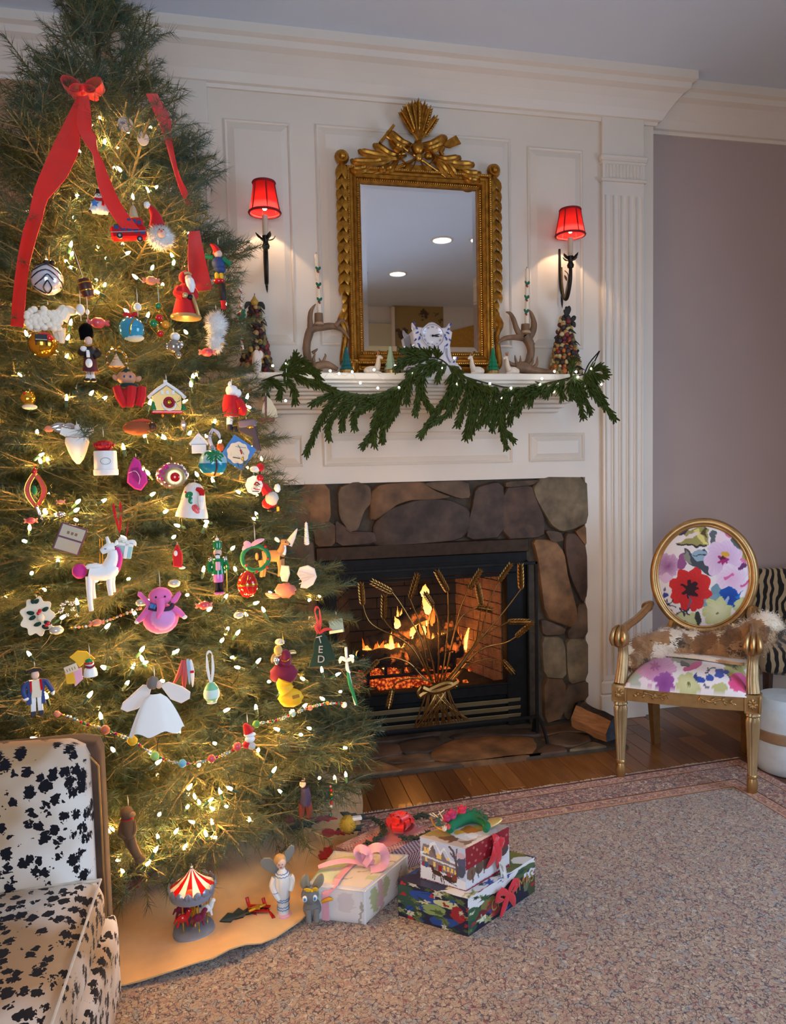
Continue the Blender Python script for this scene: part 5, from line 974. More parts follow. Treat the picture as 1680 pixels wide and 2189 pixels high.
# ============================================================ GILT ARMCHAIR
CH = Vector((1.7555,2.5395,0)); CHY = -.565
GLD = M('satin_gold_paint', lin(176,138,88),.34,.75, var=.16, scale=25); GLD2 = M('worn_gold_reeding', lin(178,150,108),.4,.7, var=.25, scale=60, stretch=(1,1,.1))
chair = thing('armchair', 'gold painted oval back armchair with floral upholstery on the rug edge', 'chair', CH, CHY)
SK = .19
def sk_(x, y, z): return Vector((x + SK * y, y, z))
def part(g, nm, lab=None):
 for v in g.v: v.x += SK * v.y
 return g.build(nm, chair, label=lab)
def gp_(m=GLD): return G().mat(m)
for sx in (-1,1):
 x = sx * .252; g = gp_(GLD2); g.lathe([(.026,.335),(.030,.325),(.024,.318),(.0285,.305),(.0285,.295),(.017,.085),(.019,.08)],40,(x, 0,0), flute=.16, nf=14); part(g, 'front_leg')
 g = gp_(); g.lathe([(.012,0),(.017,.004),(.021,.03),(.021,.05),(.016,.066),(.021,.07),(.021,.078),(.017,.082)],18,(x, 0,0)); part(g, 'foot')
 g = gp_(); g.box((x, 0,.376),(.062,.058,.075),.004); q = g
 for d in ((0,.029),(0,-.029)): pass
 g.box((x, -.029,.411),(.056,.006,.005)); g.box((x, -.029,.341),(.056,.006,.005)); g.box((x - .026,-.029,.376),(.005,.006,.07)); g.box((x + .026,-.029,.376),(.005,.006,.07))
 for k in range(8): a = k * math.pi / 4; g.blade([(x, -.030,.376),(x + .011 * math.cos(a),-.034,.376 + .013 * math.sin(a)),(x + .019 * math.cos(a),-.030,.376 + .023 * math.sin(a))],.009, n=4)
 part(g, 'corner_block')
 g = gp_(GLD2); Q = spline([(x, .0,.412),(x - sx * .004,.012,.47),(x - sx * .004,.03,.54),(x, .02,.585)],10); g.tube(Q, [.027,.024,.021,.023],36)
 for i, v in enumerate(g.v[:len(Q) * 36]): k = i % 36; c = Q[i // 36]; v.xy = c.xy + (v.xy - c.xy) * (1 - .13 * (.5 + .5 * math.cos(k / 36 * 2 * math.pi * 12)))
 part(g, 'arm_support')
 g = gp_(); g.ell((x, -.012,.607),(.038,.036,.042),24,14, RX(.2))
 for k in (-1,0,1): g.tube(spline([(x + k * .02,-.046,.585),(x + k * .024,-.052,.61),(x + k * .02,-.03,.645),(x + k * .012,.02,.655)],8),[.006,.011,.009,.004],8)
 part(g, 'arm_scroll')
 g = gp_(); g.tube(spline([(x, -.01,.625),(x - sx * .003,.09,.635),(x - sx * .02,.22,.645),(x - sx * .035,.33,.665),(sx * .217,.42,.675)],18),[.020,.019,.018,.018,.020],10, flat=.85); g.tube([(sx * .224,.38,.665),(sx * .222,.395,.669)],[.025,.025],10); part(g, 'arm')
 g = gp_(); g.tube([(sx * .205,.40,.40),(sx * .20,.42,.2),(sx * .195,.445,.0)],[.030,.027,.021],4); part(g, 'rear_leg')
 g = gp_(); g.box((sx * .235,.2,.378),(.03,.40,.062),.004); part(g, 'side_rail')
g = gp_(); rows = [[(x, -.018 - .016 * math.cos(x / .25 * 1.5), z) for z in (.345,.352,.352,.40,.402,.407)] for x in [-.23 + .46 * i / 16 for i in range(17)]]
g.sheet(rows, .03); g.build;
for sx in (-1,1):
 Q = [(sx * .055,.372),(sx * .065,.39),(sx * .082,.388),(sx * .085,.372),(sx * .075,.366),(sx * .070,.376)]; g.tube(spline([(a, -.037, b) for a, b in Q],12),.0035,6); g.tube(spline([(sx * .06,-.037,.392),(sx * .10,-.036,.374),(sx * .135,-.034,.386),(sx * .175,-.030,.374),(sx * .195,-.028,.378)],14),[.005,.004,.003,.002],6)
 for a, b, c, d in [(.10,.376,.115,.392),(.115,.378,.12,.362),(.14,.385,.155,.394),(.15,.38,.158,.364),(.17,.376,.18,.388),(.18,.375,.195,.370)]: g.blade([(sx * a, -.036, b),(sx * (a + c) / 2,-.038,(b + d) / 2),(sx * c, -.033, d)],.009, n=4)
part(g, 'front_rail')
g = gp_(); g.box((0,.41,.378),(.42,.03,.062),.004); part(g, 'rear_rail')
# oval back: rim, upholstered pad
BCX, BCZ, BRX, BRZ = .012,.815,.218,.252
def bkp(x, z, d=0): return (x, .42 + .16 * (z - BCZ) * .5 + d, z)
g = gp_(); g.tube([bkp(BCX + (BRX - .006) * math.cos(a), BCZ + (BRZ - .004) * math.sin(a)) for a in [2 * math.pi * i / 64 for i in range(64)]],.0175,12, closed=True); g.tube([bkp(BCX + (BRX - .022) * math.cos(a), BCZ + (BRZ - .020) * math.sin(a),-.008) for a in [2 * math.pi * i / 64 for i in range(64)]],.006,8, closed=True); part(g, 'back_frame')
for sx in (-1,1): g = gp_(); g.tube([bkp(sx * .12 + BCX, BCZ - BRZ + .04), bkp(sx * .19,.42)],.02,8); part(g, 'back_post')
FAB = VC('floral_linen', .85,.12,.2, scale=900)
W_ = (238,232,232)
Zb = [('p', [(850,230),(1000,165),(1110,175),(1105,345),(970,342),(795,325),(900,270)],(158,154,92)),('p', [(960,200),(1010,180),(1105,345),(1060,330)],(226,214,130)),('p', [(1060,170),(1090,170),(1090,270),(1040,240)],(88,72,40)),('l', [(800,328),(900,345),(1085,352)],9,(52,52,56)),('e', 950,245,70,22,-.3,(232,220,214)),
 ('e', 870,200,60,30,-.5,(60,58,90)),('e', 1165,272,42,78,-.2,(92,102,106)),('e', 1280,275,105,85,0,(238,216,226)),('e', 1300,240,42,26,.5,(216,126,172)),('e', 1400,350,62,112,-.45,(88,98,96)),('e', 1455,430,30,60,-.3,(172,164,90)),
 ('f', 715,540,125,9,(222,188,222),(146,84,140), None, 0),('e', 850,500,40,80,.2,(150,88,140)),('e', 700,660,70,40,0,(226,196,226)),('p', [(880,380),(950,420),(1085,375),(1110,560),(1180,640),(1100,640),(1000,570),(900,510),(868,440)],(70,78,88)),('p', [(868,440),(900,400),(930,470),(960,530),(900,510)],(140,140,130)),('e', 1022,440,72,54,.1,(146,176,196)),('l', [(965,440),(1085,430)],4,(60,74,96)),
 ('f', 1255,480,195,7,(232,210,234),(206,168,210),(170,40,112),58),('e', 1265,432,42,30,.2,(220,166,52)),('e', 1245,470,26,18,0,(96,34,50)),('f', 1340,680,165,5,(236,226,240),(222,178,212), None, 0),('l', [(1270,660),(1335,630)],16,(214,100,168)),('l', [(1430,740),(1510,690)],14,(214,90,150)),('e', 1440,550,34,40,.5,(106,52,106)),('e', 1445,490,30,22,.6,(222,120,170)),
 ('e', 1180,830,62,112,.1,(112,152,172)),('e', 1120,880,90,40,-.6,(120,160,176)),('l', [(1170,915),(1240,850)],6,(56,66,92)),('f', 1310,850,112,5,(20,92,186),(28,60,140), None, 0),('p', [(1360,840),(1445,785),(1400,870)],(24,120,200)),('e', 1290,870,14,40,.4,(150,180,220)),
 ('f', 885,1095,125,6,(196,202,132),(222,224,182),(110,120,60),22),('f', 1195,1000,155,7,(188,196,124),(226,226,190),(120,130,64),20),('f', 1440,940,90,6,(190,198,128),(216,218,170), None, 0),('e', 1010,1060,28,70,-.2,(58,62,60)),
 ('f', 935,770,215,8,(222,48,46),(176,28,34),(44,20,30),92),('e', 965,945,36,50,0,(206,44,46)),('l', [(930,830),(940,890),(905,970),(880,1010)],6,(96,96,120))]
for a, b in [((640,905),(790,940)),((700,880),(740,990)),((760,870),(720,930)),((800,1000),(930,960)),((830,950),(880,1020)),((740,1080),(800,1010)),((660,860),(700,920)),((860,960),(930,1010))]: Zb.append(('l', [a, b],7,(46,52,76)))
Zb += [('e', 692,835,24,24,0,(60,66,150)),('e', 684,775,15,20,0,(90,100,150)),('e', 727,1015,30,30,0,(66,58,150)),('e', 650,1000,24,80,.4,(150,56,140)),('e', 660,940,20,50,-.3,(48,36,70))]
g = GC().mat(FAB); vs = []; NR, NA = 90,280
for i in range(NR):
 for k in range(NA): r = i / (NR - 1); a = 2 * math.pi * k / NA; x, z = BCX + (BRX - .024) * r * math.cos(a), BCZ + (BRZ - .022) * r * math.sin(a); vs.append(Vector(bkp(x, z, -.006 - .030 * (1 - r ** 2.6)))); 
WV = [Matrix.Translation(CH) @ Matrix.Rotation(CHY, 4, 'Z') @ Vector((v.x + SK * v.y, v.y, v.z)) for v in vs]; PX = np.array([topx(v) for v in WV]); UV = (PX - [1270,1090]) * 4.54
g.addc(vs, [(i * NA + k, i * NA + (k + 1) % NA, (i + 1) * NA + (k + 1) % NA, (i + 1) * NA + k) for i in range(NR - 1) for k in range(NA)], paint(UV, W_, Zb, 20,.02)); part(g, 'back_pad', 'white linen pad with a red poppy and pink blossoms')
g = GC().mat(FAB); vs = [bkp(BCX + (BRX - .02) * r * math.cos(2 * math.pi * k / 40), BCZ + (BRZ - .02) * r * math.sin(2 * math.pi * k / 40),.016) for r in (.02,1) for k in range(40)]; g.addc(vs, [(k, (k + 1) % 40,40 + (k + 1) % 40,40 + k) for k in range(40)], np.repeat(S3(W_),80,0)); part(g, 'back_lining')
Zs = [('e', 600,165,170,34,.05,(150,146,100)),('f', 590,290,215,11,(226,182,212),(190,118,170),(170,90,146),50),('f', 680,455,110,8,(168,96,176),(130,64,140), None, 0),('e', 320,390,52,60,.3,(186,70,170)),('e', 390,420,60,70,.5,(176,190,180)),('e', 520,440,90,26,.3,(240,226,238)),('e', 380,250,70,40,-.6,(190,130,180)),('e', 330,300,60,30,-.7,(150,150,110)),
 ('e', 900,230,150,42,.1,(150,148,130)),('e', 860,190,40,20,.2,(70,76,90)),('e', 960,290,95,30,-.5,(196,84,140)),('e', 880,270,50,26,0,(80,82,76)),('f', 910,470,125,7,(192,196,136),(214,216,170),(110,116,60),26),('e', 1130,215,120,22,.1,(128,128,112)),('f', 1370,290,125,7,(196,188,110),(168,156,70),(96,86,40),28),('f', 1405,450,105,5,(234,96,150),(210,50,110), None, 0),('e', 1220,500,80,46,0,(190,190,130))]
for a, b in [((1090,330),(1170,300)),((1110,360),(1100,300)),((1080,360),(1130,330)),((1070,460),(1110,490)),((1130,430),(1090,380)),((1300,360),(1330,420)),((1180,320),(1240,330))]: Zs.append(('l', [a, b],8,(70,76,96)))
Zs += [('e', 1022,415,46,34,.4,(44,80,170)),('e', 1122,402,42,34,-.3,(50,84,170)),('e', 1212,362,52,42,.3,(56,82,170)),('e', 1280,350,30,20,0,(60,80,160)),('e', 990,390,18,40,.2,(50,66,130))]
g = GC().mat(FAB); vs = []; NI, NJ = 110,140
for i in range(NI):
 for j in range(NJ):
  s, q = i / (NI - 1), j / (NJ - 1); yv = -.032 + .43 * s; w = .232 - .03 * s; x = (q * 2 - 1) * w; e = (1 - abs(q * 2 - 1) ** 5) * (1 - abs(s * 2 - 1) ** 4); yv -= .016 * math.cos(x / .25 * 1.5) * (1 - s); vs.append(Vector((x, yv, .404 + .082 * e ** .5 + (.0 if s < .5 else 0))))
WV = [Matrix.Translation(CH) @ Matrix.Rotation(CHY, 4, 'Z') @ Vector((v.x + SK * v.y, v.y, v.z)) for v in vs]; UV = (np.array([topx(v) for v in WV]) - [1270,1360]) * 4.54
g.addc(vs, gridf(NI, NJ), paint(UV, W_, Zs, 22,.02,3)); part(g, 'seat_cushion', 'floral seat with pink and purple peonies')
# fur throw lying on the chair
FUR = M('patched_fur', (.5,.4,.3),.9, var=.2, sheen=.5); nt, b = nodes(FUR); tc = nt.nodes.new('ShaderNodeTexCoord'); vo = nt.nodes.new('ShaderNodeTexVoronoi'); vo.inputs['Scale'].default_value = 15; vo.feature = 'F1'; ns = nt.nodes.new('ShaderNodeTexNoise'); ns.inputs['Scale'].default_value = 30
mx = nt.nodes.new('ShaderNodeVectorMath'); mx.operation = 'MULTIPLY_ADD'; mx.inputs[1].default_value = (.05,.05,.05); lk(nt, ns.outputs['Color'], mx.inputs[0]); lk(nt, tc.outputs['Object'], mx.inputs[2]); lk(nt, mx.outputs[0], vo.inputs['Vector'])
cr = nt.nodes.new('ShaderNodeValToRGB'); cr.color_ramp.interpolation = 'EASE'; E = cr.color_ramp.elements; E[0].color = (*lin(150,108,68),1); E[1].color = (*lin(236,220,196),1); E[1].position = .95
for p, c in [(.22,(176,130,84)),(.3,(78,62,50)),(.42,(96,80,64)),(.5,(196,160,116)),(.62,(150,104,62)),(.72,(96,66,44)),(.8,(232,218,196))]: x_ = E.new(p); x_.color = (*lin(*c),1)
sp = nt.nodes.new('ShaderNodeSeparateColor'); lk(nt, vo.outputs['Color'], sp.inputs[0]); lk(nt, sp.outputs[0], cr.inputs[0]); lk(nt, cr.outputs[0], b.inputs['Base Color'])
thr = thing('fur_throw', 'patchwork brown and white fur throw lying across the floral chair seat', 'throw', CH, CHY)
g = G().mat(FUR); path = [(-.24,.12,.475,.03),(-.225,.20,.50,.055),(-.12,.27,.525,.07),(.0,.30,.52,.062),(.09,.29,.525,.066),(.17,.26,.55,.07),(.235,.24,.60,.065),(.28,.26,.64,.05),(.30,.30,.62,.04)]
Q = spline([(x + SK * y, y - .02, z) for x, y, z, r in path],60); rs = [p[3] for p in path]; g.tube(Q, rs, 20)
for v in g.v: v += Vector((mnoise.noise(v * 28), mnoise.noise(v * 28 + Vector((4,0,0))) * .5, mnoise.noise(v * 28 + Vector((8,0,0))))) * .018
g.build('pelt', thr); fv = [(v.copy()) for v in g.v]; nrm0 = [(v - min(Q, key=lambda q: (q - v).length)).normalized() for v in fv]
g = G().mat(FUR); P = [(-.18,.20),(-.02,.17),(.10,.15),(.20,.11),(.225,.16),(.22,.26),(-.2,.28)]; rows = [[(x + SK * y, y, .492 + .004 * mnoise.noise(Vector((x * 30, y * 30,0))) - .012 * abs(x) * 4 * (.3 - y)) for y in [(.30 - (.30 - yf) * k / 6) for k in range(7)]] for x, yf in [(-.19,.2),(-.12,.19),(-.04,.175),(.03,.165),(.10,.15),(.16,.125),(.21,.12)]]
g.sheet(rows, .012); g.build('flap', thr)
rr = random.Random(9); g = G().mat(FUR)
for i in range(15000):
 vi = rr.randrange(len(fv)); v = fv[vi]; d = (nrm0[vi] + Vector((rr.gauss(0,.6), rr.gauss(0,.6), rr.gauss(-.3,.5)))).normalized(); p = v + Vector((rr.gauss(0,.006), rr.gauss(0,.006), rr.gauss(0,.006))); e = p + d * rr.uniform(.008,.018) + Vector((0,0,-.003)); s = d.orthogonal().normalized() * .0011; g.add([p + s, p - s, e],[(0,1,2)], False)
g.build('fur_hair', thr, 'stuff', auto=False)
# ============================================================ RUG
RYAW = math.radians(2.6); RO = Vector((.62,2.605,0)); rug = thing('area_rug', 'cream oriental rug with dark vine pattern and reddish border bands', 'rug', RO, RYAW)
def rugmat(name, base, lines, spots, sc=1.0):
 m = M(name, lin(*base),.95, var=.12, scale=9, sheen=.3); nt, b = nodes(m); tc = nt.nodes.new('ShaderNodeTexCoord'); src = [n for n in nt.nodes if n.type == 'VALTORGB'][0].outputs[0]
 def N(scale, det=2, off=0):
  n = nt.nodes.new('ShaderNodeTexNoise'); n.inputs['Scale'].default_value = scale * sc; n.inputs['Detail'].default_value = det; mp = nt.nodes.new('ShaderNodeMapping'); mp.inputs['Location'].default_value = (off, off * 2,0); lk(nt, tc.outputs['Object'], mp.inputs[0]); lk(nt, mp.outputs[0], n.inputs['Vector']); return n.outputs['Fac']
 def mask(fac, lo, hi, inv=False):
  r = nt.nodes.new('ShaderNodeMapRange'); r.inputs['From Min'].default_value = lo; r.inputs['From Max'].default_value = hi; r.clamp = True
  if inv: r.inputs['To Min'].default_value = 1; r.inputs['To Max'].default_value = 0
  lk(nt, fac, r.inputs['Value']); return r.outputs[0]
 def absd(fac, c):
  a = nt.nodes.new('ShaderNodeMath'); a.operation = 'SUBTRACT'; a.inputs[1].default_value = c; lk(nt, fac, a.inputs[0]); d = nt.nodes.new('ShaderNodeMath'); d.operation = 'ABSOLUTE'; lk(nt, a.outputs[0], d.inputs[0]); return d.outputs[0]
 def over(src, msk, col):
  x = nt.nodes.new('ShaderNodeMixRGB'); x.inputs[2].default_value = (*lin(*col),1); lk(nt, msk, x.inputs[0]); lk(nt, src, x.inputs[1]); return x.outputs[0]
 for off, scale, lo, hi, c in spots: src = over(src, mask(N(scale, 2, off), lo, hi), c)
 for off, scale, w, c in lines: src = over(src, mask(absd(N(scale, 1.5, off),.5), w, w * 1.8, True), c)
 lk(nt, src, b.inputs['Base Color']); return m
FLD = rugmat('rug_field', (166,146,124),[(3,50,.015,(64,56,64)),(11,90,.016,(104,90,90))],[(1,46,.54,.62,(160,126,112)),(5,40,.56,.64,(146,146,142)),(8,90,.56,.64,(146,116,102)),(2,60,.66,.69,(122,60,60)),(6,70,.60,.66,(186,172,152))])
MAIN = rugmat('rug_main_border', (168,134,108),[(4,44,.022,(70,52,58)),(14,60,.014,(128,66,58))],[(1,44,.54,.58,(146,84,72)),(5,60,.58,.62,(96,72,76)),(2,52,.6,.63,(206,178,146))])
GUA = rugmat('rug_guard_band', (152,96,80),[(4,50,.02,(196,160,128))],[(1,60,.56,.6,(110,66,64)),(9,70,.6,.63,(186,146,114))]); LIN_ = M('rug_stripe_dark', lin(96,58,54),.95, var=.2, scale=60); LIN2 = M('rug_stripe_tan', lin(184,142,110),.95, var=.15, scale=60)
RX0, RX1, RY0, RY1 = -1.85,1.53,-2.35,.028
def rect_ring(nm, d0, d1, m, h=.008):
 g = G().mat(m); o = [(RX0 + d0, RY0 + d0),(RX1 - d0, RY0 + d0),(RX1 - d0, RY1 - d0),(RX0 + d0, RY1 - d0)]; i = [(RX0 + d1, RY0 + d1),(RX1 - d1, RY0 + d1),(RX1 - d1, RY1 - d1),(RX0 + d1, RY1 - d1)]
 vs = [(x, y, h) for x, y in o + i] + [(x, y, 0) for x, y in o + i]; fs = [(k, (k + 1) % 4,4 + (k + 1) % 4,4 + k) for k in range(4)] + [(k, (k + 1) % 4,8 + (k + 1) % 4,8 + k) for k in range(4)]; g.add(vs, fs, False); g.build(nm, rug)
for nm, a, b_, m in [('outer_edge', 0,.012, LIN_),('guard_band', .012,.052, GUA),('stripe', .052,.058, LIN2),('stripe', .058,.063, LIN_),('main_border', .063,.168, MAIN),('stripe', .168,.174, LIN_),('stripe', .174,.182, LIN2),('guard_band', .182,.216, GUA),('stripe', .216,.226, LIN2),('stripe', .226,.230, LIN_)]: rect_ring(nm, a, b_, m)
g = G().mat(FLD); g.add([(RX0 + .23, RY0 + .23,.008),(RX1 - .23, RY0 + .23,.008),(RX1 - .23, RY1 - .23,.008),(RX0 + .23, RY1 - .23,.008)],[(0,1,2,3)], False); g.build('field', rug)
FRI = M('rug_fringe', lin(214,206,194),.9, var=.15); g = G().mat(FRI); rr = random.Random(8); x = RX0
while x < RX1:
 L = .022 + .012 * mnoise.noise(Vector((x * 9,0,0))) + rr.uniform(-.005,.006) + (.02 if rr.random() < .01 else 0); a = rr.gauss(.25,.4); p = Vector((x, RY1 - .002,.006)); e = p + Vector((L * math.sin(a), L * math.cos(a),-.004)); g.tube([p, p.lerp(e, .5) + Vector((0,0,.002)), e],[.0014,.0012,.0006],4, cap=False); x += .0019
g.build('fringe', rug, 'stuff')
# ============================================================ SPLIT LOG BY THE HEARTH
a, b_ = Vector((1.53,3.16,.075)), Vector((1.665,2.985,.07)); c = Vector((1.6,3.07,.02)); t = thing('firewood_log', 'split firewood log with bark leaning at the end of the stone hearth', 'log', (c.x, c.y, .024))
ax = (on_y(1318,1572,2.97) - on_y(1240,1525,3.16)); A0 = on_y(1238,1530,3.17); B0 = on_y(1312,1575,2.985); A0.z = .105; B0.z = .085; d = (B0 - A0).normalized(); sd = d.cross(Vector((0,0,1))).normalized(); up = sd.cross(d)
sec = [(-.045,-.06),(.05,-.055),(.062,-.01),(.03,.05),(.005,.065),(-.012,.058),(-.03,0)]
BRKM = M('split_log_bark', lin(52,42,36),.95, var=.5, scale=30, bump=1); SPL = M('split_wood', lin(158,110,68),.8, var=.3, scale=14, stretch=(1,1,6), bump=.5); ENDM = M('grey_log_end', lin(72,76,80),.9, var=.25, scale=30, bump=.4)
def ring(p, s=1): return [p + sd * (x * s) + up * (z * s) - Vector(t.location) for x, z in sec]
rings = [ring(A0.lerp(B0, i / 6),1 + .05 * math.sin(i * 1.9)) for i in range(7)]; n = len(sec)
for nm, m, ks in [('bark', BRKM, [3,4,5,6,0]),('split_face', SPL, [1,2])]:
 g = G().mat(m); vs = [q for r in rings for q in r]; g.add(vs, [(i * n + k, i * n + (k + 1) % n, (i + 1) * n + (k + 1) % n, (i + 1) * n + k) for i in range(6) for k in ks]); g.build(nm, t)
for r in (rings[0], rings[-1]): g = G().mat(ENDM); g.add(r, [tuple(range(n))], False); g.build('log_end', t)
zmin = min((t.matrix_world @ v.co).z if False else (Vector(t.location) + v.co).z for o in t.children for v in o.data.vertices)
for o in t.children: o.location.z = .026 - zmin
# ============================================================ SPOTTED SLIPPER CHAIR (front left)
LEO = M('spotted_velvet', (.8,.75,.65),.85, var=.1, sheen=.06, spec=.2); nt, b = nodes(LEO); tc = nt.nodes.new('ShaderNodeTexCoord'); ns = nt.nodes.new('ShaderNodeTexNoise'); ns.inputs['Scale'].default_value = 60
vm = nt.nodes.new('ShaderNodeVectorMath'); vm.operation = 'MULTIPLY_ADD'; vm.inputs[1].default_value = (.02,.02,.02); lk(nt, ns.outputs['Color'], vm.inputs[0]); mp = nt.nodes.new('ShaderNodeMapping'); mp.inputs['Scale'].default_value = (1,1,.8); lk(nt, tc.outputs['Object'], mp.inputs[0]); lk(nt, mp.outputs[0], vm.inputs[2])
vo = nt.nodes.new('ShaderNodeTexVoronoi'); vo.inputs['Scale'].default_value = 41; lk(nt, vm.outputs[0], vo.inputs['Vector']); vsz = nt.nodes.new('ShaderNodeMath'); vsz.operation = 'MULTIPLY_ADD'; vsz.inputs[1].default_value = .22; vsz.inputs[2].default_value = .31; spc = nt.nodes.new('ShaderNodeSeparateColor'); lk(nt, vo.outputs['Color'], spc.inputs[0]); lk(nt, spc.outputs[0], vsz.inputs[0])
lt = nt.nodes.new('ShaderNodeMath'); lt.operation = 'LESS_THAN'; lk(nt, vo.outputs['Distance'], lt.inputs[0]); lk(nt, vsz.outputs[0], lt.inputs[1])
n2 = nt.nodes.new('ShaderNodeTexNoise'); n2.inputs['Scale'].default_value = 5; lk(nt, tc.outputs['Object'], n2.inputs['Vector']); cr = nt.nodes.new('ShaderNodeValToRGB'); cr.color_ramp.elements[0].position = .32; cr.color_ramp.elements[1].position = .56; cr.color_ramp.elements[0].color = (*lin(220,214,206),1); cr.color_ramp.elements[1].color = (*lin(168,138,104),1); lk(nt, n2.outputs['Fac'], cr.inputs[0])
mx = nt.nodes.new('ShaderNodeMixRGB'); mx.inputs[2].default_value = (*lin(20,19,26),1); lk(nt, lt.outputs[0], mx.inputs[0]); lk(nt, cr.outputs[0], mx.inputs[1]); lk(nt, mx.outputs[0], b.inputs['Base Color'])
BRN = M('brown_side_velvet', lin(66,42,25),.85, var=.5, scale=12, sheen=.1); PIP = M('cream_piping', lin(206,196,180),.8, var=.1); DWD = M('dark_walnut', lin(60,38,26),.4, var=.25)
SLX0, SLX1, SY0 = -.98,-.325,1.555; t = thing('slipper_chair', 'black spotted cream velvet chair in front of the Christmas tree', 'chair', ((SLX0 + SLX1) / 2, SY0 - .25,0)); sO = Vector(t.location)
def rbox(m, x0, x1, y0, y1, z0, z1, r, puff=0.0, n=14):                       # softly rounded upholstery block
 g = G().mat(m); vs = []; c = Vector(((x0 + x1) / 2,(y0 + y1) / 2,(z0 + z1) / 2)); h = Vector(((x1 - x0) / 2,(y1 - y0) / 2,(z1 - z0) / 2)); bm = bmesh.new(); bmesh.ops.create_cube(bm, size=2); bmesh.ops.subdivide_edges(bm, edges=bm.edges, cuts=n, use_grid_fill=True)
 for v in bm.verts:
  p = Vector((v.co.x * h.x, v.co.y * h.y, v.co.z * h.z)); q = Vector([max(-h[i] + r, min(h[i] - r, p[i])) for i in range(3)]); d = p - q; d = d.normalized() * r if d.length > 1e-9 else d; w = q + d
  if puff: w.z += math.copysign(puff, w.z) * (1 - v.co.x ** 2) * (1 - v.co.y ** 2) if abs(v.co.z) > .99 else 0; w.y += math.copysign(puff, w.y) * (1 - v.co.x ** 2) * (1 - v.co.z ** 2) if abs(v.co.y) > .99 else 0
  v.co = w + c - sO
 bm.verts.index_update(); g.add([v.co.copy() for v in bm.verts],[[v.index for v in f.verts] for f in bm.faces]); bm.free(); return g
rbox(LEO, SLX0, SLX1 - .012, SY0, SY0 + .085,.30,.775,.035,.012).build('backrest', t)
rbox(BRN, SLX0 - .004, SLX1 + .006, SY0 + .03, SY0 + .12,.29,.772,.03).build('back_panel', t, label='plain brown velvet outer back')
rbox(LEO, SLX0 + .01, SLX1 + .012, SY0 - .56, SY0 + .02,.37,.49,.04,.012).build('seat_cushion', t)
rbox(LEO, SLX0 + .01, SLX1 + .03, SY0 - .57, SY0 + .06,.19,.385,.03).build('seat_base', t)
g = G().mat(PIP); x1, z1 = SLX1 + .004,.485; g.tube([Vector(p) - sO for p in [(SLX0 + .02, SY0 - .005, z1 + .004),(x1, SY0 - .005, z1),(x1, SY0 - .54, z1),(SLX0 + .02, SY0 - .55, z1)]],.004,6); g.build('piping', t)
g = G().mat(M('brass_edge', lin(176,138,82),.35,.8, var=.15)); g.tube([Vector(p) - sO for p in [(SLX1 + .004, SY0 + .03,.30),(SLX1 + .004, SY0 + .03,.72),(SLX1 - .03, SY0 + .035,.765)]],.0022,5); g.build('edge_trim', t)
for x in (SLX0 + .05, SLX1 - .03):
 for y in (SY0 - .52, SY0 + .05): g = G().mat(DWD); g.tube([Vector((x, y, .2)) - sO, Vector((x, y, .009)) - sO],[.026,.016],8); g.build('leg', t)
# ============================================================ FURNITURE PEEKING IN AT THE RIGHT EDGE
ZEB = M('zebra_fabric', (.5,.4,.3),.85, var=.1, sheen=.2); nt, b = nodes(ZEB); tc = nt.nodes.new('ShaderNodeTexCoord'); wv = nt.nodes.new('ShaderNodeTexWave'); wv.inputs['Scale'].default_value = 9; wv.inputs['Distortion'].default_value = 7; cr = nt.nodes.new('ShaderNodeValToRGB'); cr.color_ramp.interpolation = 'CONSTANT'; cr.color_ramp.elements[0].color = (*lin(22,16,16),1); cr.color_ramp.elements[1].position = .5; cr.color_ramp.elements[1].color = (*lin(176,152,116),1); lk(nt, tc.outputs['Object'], wv.inputs['Vector']); lk(nt, wv.outputs['Fac'], cr.inputs[0]); lk(nt, cr.outputs[0], b.inputs['Base Color'])
PCER = M('pale_blue_ceramic', lin(206,218,224),.2, var=.05, coat=.5)
zx = Vector((2.80,3.02,0)); t = thing('side_chair', 'dark zebra striped chair standing behind the gold armchair', 'chair', zx, -.5); sO = Vector((0,0,0))
rbox(ZEB, -.27,.27,.18,.28,.40,.745,.04,.01).build('backrest', t); rbox(ZEB, -.28,.28,-.28,.26,.30,.43,.04,.015).build('seat', t)
for x in (-.24,.24):
 for y in (-.24,.23): g = G().mat(DWD); g.tube([(x, y, .32),(x, y, 0)],[.024,.015],8); g.build('leg', t)
gx = on_z(1628,1655,0); t = thing('garden_stool', 'pale blue glazed ceramic stool beside the right front leg of the gold armchair', 'stool', (gx.x + .13, gx.y + .02,0))
g = G().mat(PCER); g.lathe([(.10,0),(.115,.01),(.13,.05),(.132,.12),(.13,.15),(.13,.19),(.135,.24),(.125,.30),(.10,.325),(0,.33)],28); g.build('body', t)
g = G().mat(M('tan_stool_band', lin(150,120,92),.5, var=.15)); g.lathe([(.129,.145),(.136,.15),(.137,.17),(.136,.19),(.129,.195)],28, cap=False); g.build('band', t)
